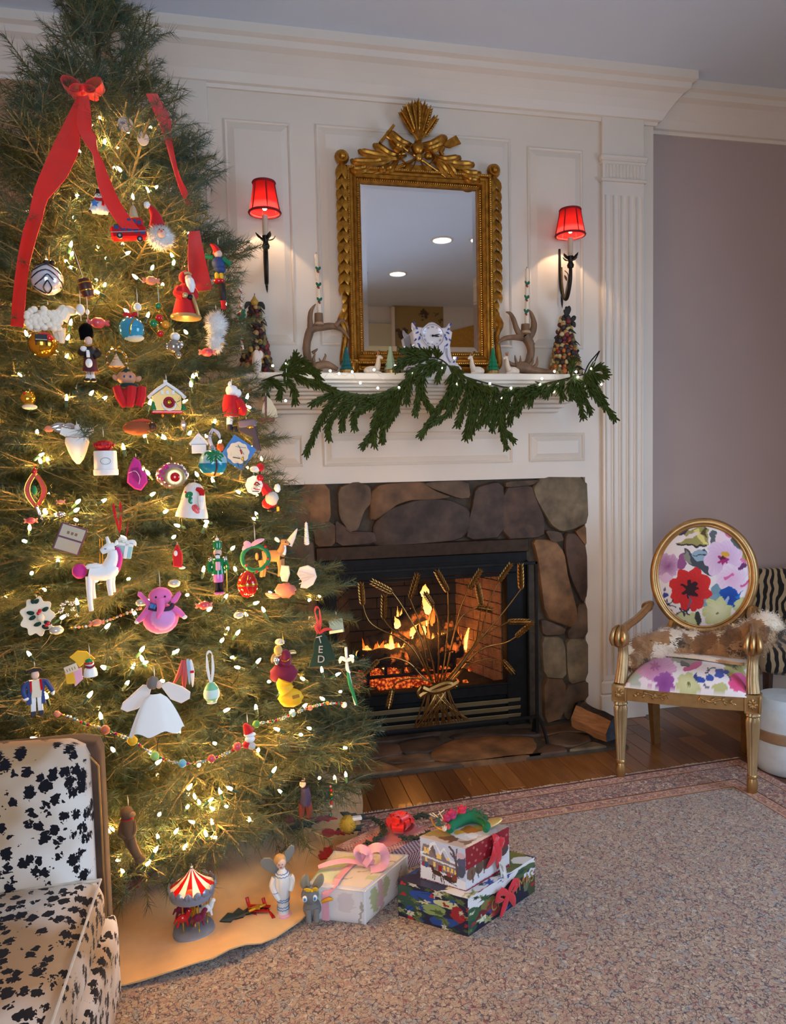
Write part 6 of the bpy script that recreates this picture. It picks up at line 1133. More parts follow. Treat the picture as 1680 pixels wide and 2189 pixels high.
# ============================================================ TREE ORNAMENTS (modelled in photo-pixel units, x right, y away, z up)
def cm(name, c, rough=.5, **k):
 k['sheen'] = k.get('sheen', 0) * .25; k['bump'] = k.get('bump', 0) * .12
 return M('orn_' + name, lin(*c), rough, **({'var': .08, 'scale': 40} | k))
WHT_ = cm('white', (236,234,230),.45); WFELT = cm('white_felt', (240,240,238),.9, sheen=.3); CREAM = cm('cream', (230,214,186),.6); REDG = cm('red_glass', (196,22,28),.12, coat=.5); REDW = cm('red_wool', (198,26,34),.9, bump=.5, sheen=.3); BLKS = cm('black', (16,15,18),.5); BLKF = cm('black_fur', (6,6,8),.95, spec=.1)
GLDG = cm('gold_glass', (222,164,52),.12, metal=.8); SLV = cm('silver', (210,212,218),.2, metal=.9); BLUG = cm('blue_glass', (44,142,178),.1, coat=.6); GRNG = cm('green_glass', (18,120,70),.12, coat=.5); AMB = cm('amber_glass', (222,144,24),.12, coat=.5); SKIN = cm('skin_pink', (226,188,166),.6); BRNW = cm('brown_wood', (70,34,26),.4); PNKF = cm('pink_felt', (232,112,178),.9, sheen=.3); MAG = cm('magenta_felt', (204,50,138),.9, sheen=.3); GRNF2 = cm('green_felt', (16,52,42),.92, sheen=.3); GRNB = cm('bright_green', (20,122,76),.7); YEL = cm('yellow', (232,178,28),.6); NAVY = cm('navy', (38,62,118),.55); TEAL = cm('pale_teal', (150,196,196),.5); BURG = cm('burgundy_velvet', (118,16,52),.8, sheen=.5); GLIT = cm('gold_glitter', (196,172,120),.3, metal=.6, var=.5, scale=200); TANF = cm('tan_fur', (186,134,82),.85, bump=.3); GREY = cm('grey', (120,122,124),.6); BRNF = cm('brown_plush', (104,78,52),.95, sheen=.5, bump=.4); PURP = cm('purple_trim', (92,44,66),.5); PEACH = cm('peach', (226,138,108),.5); RPINK = cm('candy_red', (214,78,84),.35, coat=.5); SHELL = cm('shell', (234,218,204),.4); PAPER = cm('white_paper', (238,236,230),.8, bump=.2); FURW = cm('white_fluff', (238,236,232),.95, sheen=.6); CLR = M('clear_glass', (.95,.93,.9),.05, trans=.85, var=0, ior=1.3); THREAD = cm('thread', (214,208,190),.5); PINKB = cm('pale_pink', (232,170,190),.6); BLUT = cm('bright_blue', (54,118,190),.5)
ORN_N = 0
def orn(px, py, name, label, cat='ornament', top=None, k=1.03, d=.02, rz=0.0, tilt=0.0, rope=16, pos=None, rope_m=None, group=None):
 global ORN_N; ORN_N += 1
 p = pos or on_tree(px, py, k, d); u = pxm(p); yaw = math.atan2(p.x, p.y)
 t = thing(name, label, cat, p, -yaw + rz, group, u); t.rotation_euler = (0, tilt, -yaw + rz)
 if top is not None: g = G().mat(rope_m or THREAD); g.tube([(0,0, top),(.6,2, top + rope * .5),(-.8,8, top + rope),(-.6,2, top + rope * .5 - .3),(.2,.2, top)],.55,4); g.build('hanger', t)
 return t
def P(t, nm, m, *ops, label=None, kind=None):
 g = G().mat(m)
 for o in ops:
  k = o[0]
  if k == 'e': g.ell(o[1], o[2],12,8, RY(o[3]) if len(o) > 3 else None)
  elif k == 'n': g.ell(o[1], o[2],14,10, None, nz=o[3], nf=o[4])
  elif k == 't': g.tube(spline(o[1],14) if len(o[1]) > 2 else o[1], o[2], o[3] if len(o) > 3 else 8)
  elif k == 'r': g.tube(o[1], o[2],8, closed=True)
  elif k == 'p': g.prism(o[1], o[2], o[3], o[4] if len(o) > 4 else 0)
  elif k == 'b': g.box(o[1], o[2], o[3] if len(o) > 3 else 0, RY(o[4]) if len(o) > 4 else None)
  elif k == 'L': g.lathe(o[1], o[3] if len(o) > 3 else 18, o[2])
  elif k == 'Lx': g.lathe(o[1],18, o[2], RX(math.pi / 2))
  elif k == 'bl': g.blade(o[1], o[2], o[3] if len(o) > 3 else (0,-1,0), n=8)
  elif k == 'sh': g.sheet(o[1], o[2])
 return g.build(nm, t, kind, label)
def ring(r, c=(0,0,0), n=20, rz=None): return [(c[0] + r * math.cos(2 * math.pi * i / n), c[1], c[2] + (rz or r) * math.sin(2 * math.pi * i / n)) for i in range(n)]
def ball(t, m, r, z=0, cap=SLV): P(t, 'ball', m, ('e', (0,0, z), r)); P(t, 'cap', cap, ('L', [(r * .2,0),(r * .22, r * .18),(0, r * .2)],(0,0, z + r * .94),10))
def fluff(t, nm, m, c, r, n, L, seed=1, down=.3):
 rr = random.Random(seed); g = G().mat(m); g.ell(c, [x * .72 for x in r],10,7)
 for i in range(n):
  d = Vector((rr.gauss(0,1), rr.gauss(-.3,1), rr.gauss(0,1))).normalized(); p = Vector(c) + Vector((d.x * r[0], d.y * r[1], d.z * r[2])) * .7; e = p + (d + Vector((rr.gauss(0,.35), rr.gauss(0,.3), rr.gauss(-down, .35)))).normalized() * L * rr.uniform(.6,1.2); s = d.orthogonal().normalized() * .8; f = d.cross(s) * .8; g.add([p + s, p - s * .5 + f, p - s * .5 - f, e],[(0,1,3),(1,2,3),(2,0,3)])
 return g.build(nm, t, 'stuff', auto=False)
# 1 snowman
t = orn(213,434, 'snowman_ornament', 'white snowman ornament with black hat, striped scarf and blue star', top=26)
P(t, 'body', WHT_, ('n', (0,0,-9),(19,12,15),.06,2),('e', (-13,-2,-17),(9,9,7)),('e', (13,-2,-17),(9,9,7)),('e', (-1,-1,12),(9,8,8.5))); P(t, 'hat', BLKS, ('L', [(0,0),(9.5,0),(9.5,1.5),(6.5,2),(6.5,10),(0,10.5)],(-1,0,17))); P(t, 'scarf', REDW, ('t', [(-9,-6,6),(0,-10,4),(8,-6,7)],3),('t', [(6,-10,5),(7,-12,-2),(6,-13,-9)],[2.8,2.5])); P(t, 'star', BLUT, ('p', [(x - 10, z - 6) for x, z in star(9,4.2)],-15,-12)); P(t, 'nose', PEACH, ('t', [(-1,-8,12),(-2,-13,11)],[1.6,.3])); P(t, 'boots', BLKS, ('e', (-19,-2,-21),(5,7,4)),('e', (19,-2,-21),(5,7,4)))
for x in (-4,2): P(t, 'eye', BLKS, ('e', (x, -8.2,14),1.2))
# 2 bus
t = orn(275,497, 'bus_ornament', 'red glass double decker bus ornament under the ribbon end', top=30)
P(t, 'body', REDG, ('b', (0,0,-2),(72,26,26),4,-.12),('b', (12,0,20),(36,22,20),4,-.12)); P(t, 'windows', NAVY, *[('b', (-24 + 13 * i, -13,5 - 1.5 * i),(10,1.5,8),.5,-.12) for i in range(5)], *[('b', (2 + 10 * i, -11.3,22 - 1.2 * i),(8,1.5,8),.5,-.12) for i in range(3)]); P(t, 'trim', SLV, ('b', (0,-13.2,-2),(72,1.2,1.8),0,-.12))
for x, z in ((-18,-12),(22,-16)): P(t, 'wheel', BLKS, ('Lx', [(0,-3),(6,-3),(6.5,0),(6,3),(0,3)],(x, -12, z))); P(t, 'hub', SLV, ('Lx', [(0,-1),(2.8,-1),(2.8,1),(0,1.2)],(x, -15.5, z)))
# 3 santa head
t = orn(343,497, 'santa_head_ornament', 'Santa head ornament with big fluffy white beard and red pointed hat', top=None)
fluff(t, 'beard', FURW, (0,0,-10),(31,16,29),700,12,3); P(t, 'face', SKIN, ('e', (2,-16,-6),(9,6,10))); P(t, 'hat', REDW, ('t', [(-6,0,14),(-9,0,34),(-18,-1,50),(-22,-2,54)],[17,11,5,2],14)); P(t, 'pompom', WFELT, ('n', (-25,-3,54),7,.2,4)); P(t, 'nose', RPINK, ('e', (2,-22,-4),2.5))
for x in (-2,6): P(t, 'eye', BLKS, ('e', (x, -21,0),1.2))
# 4 clown pull toy
t = orn(469,600, 'jester_pull_toy', 'hanging wooden jester with red hat, blue belly and black boots', 'toy', top=76, pos=on_tree(455,600,1.0,-.04) * 1 if False else None, k=1.12)
P(t, 'head', SKIN, ('e', (-1,0,56),(9,8,9))); P(t, 'hat', REDW, ('t', [(-2,0,60),(-8,0,70),(-16,0,76)],[9,6,1.5])); P(t, 'hair', cm('orange', (226,110,36),.7),('e', (-7,1,58),(5,6,7))); P(t, 'belly', NAVY, ('e', (-1,0,36),(14,12,14)),('e', (2,0,24),(12,10,9))); P(t, 'arm', GRNB, ('t', [(8,-2,46),(18,-2,39),(24,-2,34)],5.5)); P(t, 'arm', GRNB, ('t', [(-12,0,48),(-28,0,50)],4.5)); P(t, 'breeches', YEL, ('e', (-5,0,10),(5,5,8)),('e', (4,0,10),(5,5,8))); P(t, 'ruff', REDG, ('n', (-1,0,-1),(12,9,6),.2,5)); P(t, 'boots', BLKS, ('t', [(4,0,-6),(5,0,-25),(6,0,-42)],[7,8.5,5])); P(t, 'tassel', REDW, ('t', [(6,0,-42),(7,0,-60)],[5.5,4.5]))
# 5 chevron ball
t = orn(101,598, 'glass_ball', 'pearly white glass ball with black chevron stripes', 'bauble', top=38)
PEARL = cm('pearl_glass', (214,214,226),.15, metal=.3, coat=.6); ball(t, PEARL, 33,0, BLKS)
def onball(r, pts): return [(x, -math.sqrt(max(1, r * r - x * x - z * z)), z) for x, z in pts]
for q in ([(-30,-2),(-18,8),(-2,14),(12,8),(28,-8),(30,-14)],[(-29,12),(-16,20),(0,28),(14,20),(27,10)],[(-24,-16),(-10,-6),(0,4),(8,-2),(26,-18)],[(0,-8),(-8,-22),(0,-31),(8,-22),(0,-8)],[(-26,-18),(-12,-28),(-4,-31)],[(-18,26),(0,32),(16,27)]): P(t, 'stripe', BLKS, ('t', onball(33.2, q),1.5,5))
P(t, 'bow', BLKS, ('e', (0,0,37),(6,5,5)),('e', (12,0,37),(6,5,5)))
# 6 sheep
t = orn(104,686, 'sheep_ornament', 'cream woolly sheep ornament below the striped glass ball', top=34, rope=10)
WOOL = cm('curly_wool', (244,232,212),.95, bump=1, sheen=.4, scale=26); rr = random.Random(1); P(t, 'fleece', WOOL, ('e', (-8,2,1),(36,15,22)), *[('n', (x, -9 - 4 * (1 - ((x + 8) / 36) ** 2), z),7,.15,4) for x, z in [(rr.uniform(-42,26), rr.uniform(-18,22)) for _ in range(48)] if ((x + 8) / 38) ** 2 + (z / 25) ** 2 < 1]); P(t, 'neck', WOOL, ('t', [(22,0,8),(30,-1,20),(34,-2,30)],[18,15,12])); P(t, 'head', CREAM, ('e', (42,-4,24),(14,9,10),.3)); P(t, 'ear', CREAM, ('bl', [(34,-9,30),(28,-11,30),(22,-10,26)],8))
for x in (-22,22): P(t, 'leg', WOOL, ('t', [(x, -3,-16),(x + 2,-3,-34),(x + 1,-3,-46)],[11,7,5.5]))
for x in (-14,14): P(t, 'leg', WOOL, ('t', [(x, 6,-14),(x, 6,-40)],[9,5]))
# 7 barrel
t = orn(184,615, 'barrel_ornament', 'small dark brown barrel ornament hanging from gold chains', top=20, rope=70, tilt=-.25)
P(t, 'barrel', BRNW, ('L', [(11,-20),(14,-8),(15,0),(14,9),(12,18),(10,19),(9,14),(0,13)],(0,0,0))); P(t, 'hoop', GLDG, ('L', [(14.5,8),(15,9),(14.5,10.5)],(0,0,0)),('L', [(14.6,-8),(15,-7),(14.8,-5.5)],(0,0,0)))
P(t, 'chain', GLDG, *[('t', [(x, -2,20 + i * 6),(x * .9 + (1 if i % 2 else -1),-1,24 + i * 6)],1.0,5) for x in (-7,4) for i in range(12)])
# 8 white bead drops
for (px, py, rx, rz, lab) in [(172,662,9,12, 'white egg bead hanging on a string by the woolly sheep'),(187,667,4,6, 'tiny white bead on a string above the bearskin guardsman'),(294,656,8,8.5, 'round white bead hanging above the blue glass ball')]:
 t = orn(px, py, 'hanging_bead', lab, 'bead', top=rz, rope=34); P(t, 'bead', WHT_, ('e', (0,0,0),(rx, rx, rz))); P(t, 'thread', THREAD, ('t', [(0,0,-rz),(0,0,-rz - 12)],.8,5))
# 9 wrapped candies
for i, (px, py, r, lab) in enumerate([(323,600,12, 'orange wrapped candy ornament near the robed Santa'),(210,690,15, 'pink red wrapped candy beside the guardsman hat'),(443,753,12, 'coral red candy bead below the white feather ornament'),(436,1294,12, 'pink round candy bead right of the pink elephant'),(207,1331,10, 'peach candy bead left of the pink elephant'),(66,1113,9, 'small pink red candy bead at the tree edge above the photo tag'),(130,1073,6, 'tiny coral bead in the upper branches')]):
 t = orn(px, py, 'candy_bead', lab, 'bead', top=None); P(t, 'candy', [PEACH, RPINK, RPINK, RPINK, PEACH, RPINK, PEACH][i],('n', (0,0,0),(r, r * .8, r * .75),.18,4)); [P(t, 'wrapper', PEACH if i != 1 else RPINK, *[('bl', [(s * r * .8,0,0),(s * r * 1.15,-1, z * 2),(s * r * 1.5,0, z * 5)], r * .5) for z in (-1,1)]) for s in (-1,1)]
# 10 gold ball with piano
t = orn(91,735, 'glass_ball', 'golden glass ball with red recess and black piano, under the sheep', 'bauble', top=32, rope=8); ball(t, GLDG, 29,0, GLDG); P(t, 'recess', REDG, ('e', (4,-17,10),(18,12,12))); P(t, 'piano', BLKS, ('b', (-2,-27,8),(24,6,14),1),('b', (-2,-31,2),(26,5,2)),('t', [(-12,-30,1),(-12,-30,-8)],1.2),('t', [(8,-30,1),(8,-30,-8)],1.2)); P(t, 'keys', CREAM, ('b', (-2,-33,3.4),(22,3,1)))
# 11 guardsman
t = orn(189,752, 'guardsman_ornament', 'guardsman ornament with tall black bearskin hat and tartan kilt', 'figurine', top=62, rope=8)
P(t, 'bearskin', BLKF, ('n', (-3,0,42),(15,13,19),.08,5),('t', [(-14,0,40),(-12,-4,24)],3)); P(t, 'face', SKIN, ('e', (1,-6,22),(8,7,10))); P(t, 'tunic', BLKS, ('t', [(2,0,12),(2,0,2),(2,0,-14)],[11,17,13],14)); P(t, 'arm', BLKS, ('t', [(14,-2,6),(20,-4,-4),(10,-12,-12)],6)); P(t, 'arm', BLKS, ('t', [(-12,-2,6),(-16,-6,-4),(-6,-13,-8)],6)); P(t, 'pipes', WHT_, ('e', (-9,-13,4),(7,4,6)),('b', (-1,-15,-6),(7,3,16),1)); P(t, 'braid', GLDG, ('t', [(-8,-9,14),(0,-13,10),(10,-10,14)],1.4),('t', [(18,-2,20),(20,-4,10)],1.6)); TART = cm('tartan', (78,34,40),.8, scale=120, var=.6); P(t, 'kilt', TART, ('L', [(12,0),(14,-14),(16,-28),(13,-29)],(2,0,-14))); P(t, 'sporran', WFELT, ('e', (0,-14,-26),(7,4,10)),('e', (0,-17.5,-28),(2,1.5,4)))
for x in (-3,6): P(t, 'leg', SKIN, ('t', [(x, -2,-42),(x, -2,-50)],4)); P(t, 'spat', WHT_, ('t', [(x, -3,-50),(x, -5,-58)],[5,5.5])); P(t, 'shoe', BLKS, ('e', (x + (1 if x > 0 else -1) * 2,-6,-61),(7,8,4)))
# 12 blue ball
t = orn(281,704, 'glass_ball', 'blue glass ball with gold stripe and red bow', 'bauble', top=28, rope=30, rope_m=REDW); ball(t, BLUG, 27,0, GLDG); P(t, 'band', GLDG, ('t', onball(27.5,[(8,22),(2,10),(-2,-2),(-3,-14)]),1.5)); P(t, 'bow', REDW, ('bl', [(0,-8,26),(-9,-12,30),(-15,-10,24)],8),('bl', [(0,-8,26),(8,-12,30),(13,-10,27)],8),('bl', [(0,-9,26),(-2,-18,18),(0,-22,12)],6)); P(t, 'frost', cm('frost', (190,200,196),.6),('e', (4,-3,-18),(21,18,9)))
# 13 jewels
t = orn(341,690, 'jewel_ornament', 'ornament of red, green and amber glass jewels on gold wire', top=42, rope=40, rope_m=TEAL)
for (x, z, r, m) in [(-1,35,6.5, GRNG),(0,10,7.5, REDG),(-12,-2,8.5, GRNG),(12,-4,8, AMB),(1,-23,6.5, REDG)]: P(t, 'jewel', m, ('e', (x, -3, z),(r, r * .7, r))); P(t, 'setting', GLDG, ('r', ring(r + .6,(x, -1, z),14),1.1))
P(t, 'wire', GLDG, ('t', [(0,0,35),(10,0,22),(20,0,-2),(12,0,-18),(0,0,-30)],.9,5),('t', [(0,0,35),(-10,0,22),(-20,0,-2),(-12,0,-18),(0,0,-30)],.9,5))
# 15 robed santa
t = orn(398,634, 'santa_figure', 'Santa ornament in long red robe with gold glitter hem', 'figurine', top=58, rope=12, rope_m=GLDG)
P(t, 'robe', REDW, ('L', [(30,-44),(26,-30),(19,-5),(14,18),(8,26),(0,28)],(-2,0,0),22)); P(t, 'arm', REDW, ('t', [(-12,-4,16),(-18,-8,4),(-4,-18,-4)],[9,9,8])); P(t, 'arm', REDW, ('t', [(12,-2,16),(18,-6,2),(10,-14,-4)],[8,8,7])); P(t, 'hem', GLIT, ('L', [(31,-47),(33,-44),(31,-40),(28,-42)],(-2,0,0),22),('t', [(12,-16,0),(18,-20,-20),(24,-22,-44)],4)); P(t, 'head', SKIN, ('e', (6,-5,37),(8,8,8))); P(t, 'beard', WFELT, ('t', [(8,-8,33),(11,-12,20),(12,-12,6)],[9,9,3])); P(t, 'hood', REDW, ('n', (-4,1,40),(10,10,12),.05,3),('t', [(0,0,48),(4,0,54)],[8,3])); P(t, 'trim', GLIT, ('t', [(-2,-8,46),(6,-9,48),(12,-7,44)],3)); P(t, 'star', GLIT, ('n', (-2,-22,-2),(6,4,6),.3,6)); P(t, 'glove', BLKS, ('e', (8,-18,-5),(7,5,6)))
# 16 white feather
t = orn(463,702, 'feather_ornament', 'fluffy white feather ornament at the tree edge', top=40, rope=12, k=1.08); fluff(t, 'feathers', FURW, (0,0,8),(22,12,30),620,14,5,.1); fluff(t, 'feathers', FURW, (-3,0,-28),(17,10,24),420,13,6,.5); P(t, 'amber_drop', AMB, ('e', (10,-2,20 - 54),(4,3,4)))
# 17 glass bear
t = orn(372,738, 'glass_figure', 'clear glass figure ornament with white cap', 'figurine', top=28, rope=10); P(t, 'cap', WHT_, ('e', (3,0,18),(10,9,9))); P(t, 'body', cm('smoky_glass', (150,142,130),.1, metal=.5),('n', (0,0,-2),(15,12,15),.1,3),('e', (-4,-6,5),(5,4,5)),('e', (8,-2,-20),(7,6,8))); P(t, 'arm', SLV, ('e', (-14,-2,-3),(5,5,7)),('e', (15,-2,2),(5,5,7)))
# 18 clear round with pink cone
t = orn(249,769, 'clear_ornament', 'round clear glass ornament holding a pale pink cone', top=26, rope=34, rope_m=GLDG); P(t, 'globe_rim', GLDG, ('r', ring(22,(0,0,0),24),1.6),('r', ring(18,(0,-5,0),24),.8)); P(t, 'cone', cm('pink_sand', (226,190,158),.7),('L', [(0,14),(6,2),(17,-15),(0,-16)],(0,0,0))); P(t, 'crystals', SLV, *[('e', (20 * math.cos(a),-3,20 * math.sin(a)),2.6) for a in [.3,.9,1.6,2.3,2.9,3.5,5.9]]); P(t, 'bow', GLDG, ('bl', [(0,-3,22),(-8,-5,26),(-12,-3,22)],5),('bl', [(0,-3,22),(6,-5,27),(9,-3,30)],5))
# 20 elf
t = orn(276,838, 'elf_ornament', 'pixie ornament with big ears, green collar and red knitted clothes', 'figurine', top=46, rope=10)
P(t, 'head', cm('doll_skin', (200,140,106),.5),('e', (-4,0,30),(20,15,15))); P(t, 'ear', cm('doll_skin', (200,140,106),.5),('bl', [(-20,0,26),(-26,-2,30),(-30,0,36)],11)); P(t, 'ear', cm('doll_skin', (200,140,106),.5),('bl', [(12,0,26),(20,-2,28),(24,0,34)],11)); P(t, 'cap', GRNF2,('t', [(-4,2,38),(-2,3,48)],[14,6])); P(t, 'collar', GRNF2,('L', [(10,-4),(20,-1),(18,4),(12,5)],(0,0,13)))
for x in (-8,4): P(t, 'eye', NAVY, ('e', (x, -13.5,31),(2.4,1.5,2.8)))
P(t, 'legs', REDW, ('t', [(-24,-4,10),(-18,-8,-12),(-8,-6,-32)],[9,10,7]),('t', [(26,-4,10),(24,-8,-10),(18,-6,-30)],[9,10,8]),('t', [(6,-10,10),(4,-13,-10),(0,-10,-32)],[10,9,7]),('n', (2,0,-8),(26,9,18),.08,3))
# 21 cuckoo clock
t = orn(357,855, 'house_ornament', 'glass chalet ornament with snowy roof and red wreath window', top=42, rope=14); HG = cm('gold_chalet', (164,130,70),.3, metal=.5); P(t, 'walls', HG, ('p', [(-30,-24),(30,-24),(30,8),(0,30),(-30,8)],-9,9,1.5)); P(t, 'roof', WFELT, ('t', [(-38,-2,4),(-20,-4,20),(0,-4,34)],4),('t', [(38,-2,4),(20,-4,20),(0,-4,34)],4)); P(t, 'chimney', WHT_, ('b', (-2,0,38),(8,8,8),1)); P(t, 'sill', REDG, ('b', (0,-8,-26),(64,8,6),2)); P(t, 'wreath', cm('berry_red', (150,20,50),.4),('r', ring(9,(4,-11,-6),16),3)); P(t, 'wreath_centre', GLDG, ('e', (4,-10,-6),(6,3,6))); P(t, 'window_arch', WHT_, ('t', [(-10,-11,-8),(-6,-12,-18),(4,-12,-22),(14,-12,-18),(18,-11,-8)],2.2))
for x in (-9,2,13): P(t, 'window', WHT_, ('b', (x, -9.5,15),(6,2,9),.5))
for x, h in ((-28,26),(33,14)): P(t, 'snowy_fir', GRNG, ('L', [(7,-22),(4,-22 + h * .5),(5,-22 + h * .5),(0,-22 + h)],(x, -6,0),10))
for x in (-10,12): P(t, 'weight', GLDG, ('e', (x, -3,-33),(2.4,2.4,4)))
# 22 dog in red coat
t = orn(497,868, 'dog_ornament', 'white terrier ornament wearing a red felt coat', 'figurine', top=50, rope=10, k=1.06); P(t, 'head', WFELT, ('n', (0,-2,32),(14,11,12),.12,4),('n', (10,-4,27),(10,8,9),.15,4)); P(t, 'ear', WFELT, ('bl', [(-3,-4,38),(-4,-5,46),(-3,-4,52)],8)); P(t, 'nose', BLKS, ('e', (20,-5,32),3)); P(t, 'coat', REDW, ('t', [(-2,0,22),(-4,0,2),(-4,0,-22)],[15,18,17],14),('t', [(10,-6,12),(20,-8,-6),(18,-4,-18)],[9,10,8])); P(t, 'button', GLDG, ('e', (15,-14,-6),2.5)); P(t, 'leg', WFELT, ('t', [(-6,-4,-22),(-8,-4,-40)],[7,6])); P(t, 'boot', BLKS, ('t', [(-8,-5,-40),(-8,-6,-52)],[6,6]),('t', [(2,-2,-44),(4,-3,-56)],[6,6]))
# 23 sailboat
t = orn(569,876, 'sailboat_ornament', 'small sailboat ornament with cream sails and red hull', top=30, rope=8, k=1.0, pos=on_y(569,876,2.85)); P(t, 'hull', cm('dark_red_paint', (140,20,30),.4),('p', [(-20,-18),(18,-18),(16,-26),(-16,-27)],-3,3,1)); P(t, 'mast', cm('dark_red_paint', (140,20,30),.4),('b', (-1,0,6),(2.6,2.6,48))); P(t, 'sail', cm('sail_cream', (216,212,186),.7),('p', [(1,-16),(24,-16),(22,0),(12,20),(2,30)],-.8,.8,.2)); P(t, 'jib', cm('sail_cream', (216,212,186),.7),('p', [(-3,-16),(-13,-16),(-8,4),(-3,20)],-.8,.8,.2))
# 24 oyster shell
t = orn(549,774, 'oyster_shell', 'thin cream oyster shell at the branch tip by the garland', 'shell', top=26, rope=8, pos=on_y(549,774,2.95)); P(t, 'shell', SHELL, ('n', (0,0,0),(10,6,26),.08,3),('e', (8,2,16),(6,5,9)))
# 25 candy cane with holly
t = orn(515,680, 'twisted_stick', 'red and white twisted candy stick with green holly at branch tip', top=70, rope=6, pos=on_y(516,680,2.80)); P(t, 'stick', WHT_, ('t', [(-1,0,68),(1,0,30),(-1,0,0),(-2,0,-40),(1,0,-66)],2.6)); P(t, 'red_twist', REDG, ('t', [(2.4 * math.cos(i * 1.1),2.4 * math.sin(i * 1.1),68 - i * 3) for i in range(45)],1.4,5)); P(t, 'holly', GRNB, *[('bl', [(0,-3,6),(x * .6,-4,6 + z * .6),(x, -3,6 + z)],8) for x, z in ((8,12),(-9,0),(7,-12),(-4,-12),(10,0))]); P(t, 'berry', REDG, ('e', (-3,-6,8),3))
# 26 white angel + silver bird
t = orn(166,946, 'angel_ornament', 'shiny white pleated angel ornament left of the rose box', top=34, rope=14); P(t, 'wings', PAPER, ('p', [(-34,18),(-30,32),(-10,28),(0,30),(12,30),(32,32),(34,22),(14,8),(-14,8)],-3,3,1)); P(t, 'skirt', PAPER, ('L', [(3,-46),(11,-36),(18,-20),(24,0),(23,10),(8,18),(0,20)],(-1,0,0),24)); P(t, 'pleats', SLV, *[('t', [(-22 + 2.4 * i, -10,12 - 7 * i),(0,-25 + 2.6 * i, 9 - 7 * i),(20 - 2.4 * i, -12,12 - 7 * i)],.8,5) for i in range(7)]); P(t, 'head', WHT_, ('e', (2,-4,32),7))
t = orn(118,917, 'bird_ornament', 'small pale peach and silver bird above the pleated angel', 'figurine', top=None); P(t, 'body', PEACH, ('n', (-12,0,0),(9,6,7),.15,4)); P(t, 'wing', SLV, ('bl', [(-8,-3,2),(6,-5,6),(20,-3,10)],14),('bl', [(-4,-3,0),(10,-5,-2),(26,-2,2)],12)); P(t, 'tail', SLV, ('bl', [(16,-1,4),(30,0,6),(40,2,2)],14))
# 27 rose box
t = orn(223,978, 'rose_box', 'white round box ornament with red rose on top', top=44, rope=22, k=1.05); P(t, 'box', WHT_, ('L', [(24,-38),(25,-36),(25,-26),(23.5,-25),(23,12),(22,14),(0,14)],(2,0,0),26), label='white box'); P(t, 'emblem', GREY, ('r', [(2 + 10 * math.cos(a),-23.4,-8 + 7 * math.sin(a)) for a in [i * .3 for i in range(21)]],.45)); rr = random.Random(2)
ROSE = cm('rose_petal', (176,14,30),.6); P(t, 'rose', ROSE, ('n', (0,0,24),(18,16,13),.12,3), *[('bl', [(8 * math.cos(a) * q, -10 + 9 * math.sin(a) * q, 18),(14 * math.cos(a) * q, -12 + 12 * math.sin(a) * q, 28),(18 * math.cos(a) * q, -8 + 14 * math.sin(a) * q, 33 - 8 * q)],16,(math.cos(a), math.sin(a),.4)) for q in (.5,1.15) for a in [i * 1.05 for i in range(6)]])
# 28 red ribbon loops with mirror
t = orn(76,1046, 'ribbon_loop_ornament', 'oval ornament of gold edged red ribbon loops with green bead', top=44, rope=10, rope_m=REDW)
RIB = cm('coral_ribbon', (190,62,48),.4)
for s in (-1,1):
 rows = [[(s * (16 * math.sin(math.pi * i / 14)) + dx, -3 + dx * .1,34 - 72 * i / 14) for dx in (-5,0,5)] for i in range(15)]; P(t, 'loop', RIB, ('sh', rows, 1)); P(t, 'gold_edge', GLDG, ('t', [r[0] for r in rows][::2],.8,5),('t', [r[2] for r in rows][::2],.8,5))
P(t, 'green_bead', GRNB, ('e', (-2,-4,-2),(5,4,10))); P(t, 'tassel', SLV, ('t', [(0,-2,-38),(4,-3,-56)],[3,1.5]),('t', [(2,-2,-38),(10,-3,-66)],[2,1])); P(t, 'top_bead', REDG, ('e', (0,-1,38),(5,4,7)))
# 29 magenta cloth bird
t = orn(292,1015, 'felt_bird', 'magenta felt bird ornament right of the rose box', 'figurine', top=38, rope=8); P(t, 'body', MAG, ('p', [(-4,38),(8,30),(12,10),(20,2),(22,-16),(8,-34),(-6,-30),(-20,-16),(-18,4),(-12,22)],-7,7,3)); P(t, 'wing', cm('dark_magenta', (150,36,108),.9),('p', [(-10,14),(4,16),(10,-4),(2,-16),(-8,-4)],-10,-6,1)); P(t, 'stitching', WHT_, ('t', [(-16,-8,4),(-2,-10.6,8),(6,-10.6,-6),(4,-8,-20)],.5,4))
# 30 brown potato bird
t = orn(296,915, 'felt_bird', 'brown plump felt bird with orange back among the needles', 'figurine', top=None, k=1.0); P(t, 'body', cm('rust_felt', (150,78,44),.9),('n', (-2,0,0),(30,14,16),.06,2)); P(t, 'back', cm('orange_red_felt', (198,78,48),.9),('t', [(-10,-4,13),(8,-5,16),(26,-3,14)],[3,4,2])); P(t, 'head', BRNW, ('e', (28,-2,2),(9,8,10)))
# 31 reflector
t = orn(368,1016, 'reflector_ornament', 'pink and silver indented glass ornament with red and gold centre', 'bauble', top=32, rope=8); P(t, 'ball', cm('pink_silver_glass', (196,160,180),.12, metal=.7),('e', (0,0,0),(34,26,28))); P(t, 'gold_ring', GLIT, ('Lx', [(9,18),(19,21),(21,25),(17,27),(10,26)],(6,0,-4))); P(t, 'red_centre', REDG, ('e', (6,-24,-4),(11,5,11))); P(t, 'sequins', MAG, *[('e', (x, y, z),4) for x, y, z in [(-22,-16,10),(-14,-19,16),(-26,-13,0),(-20,-17,-6),(-10,-20,20),(-16,-19,4)]]); P(t, 'silver_facets', SLV, *[('e', (x, y, z),3.5) for x, y, z in [(24,-15,14),(29,-10,4),(20,-17,20),(27,-12,-8)]])
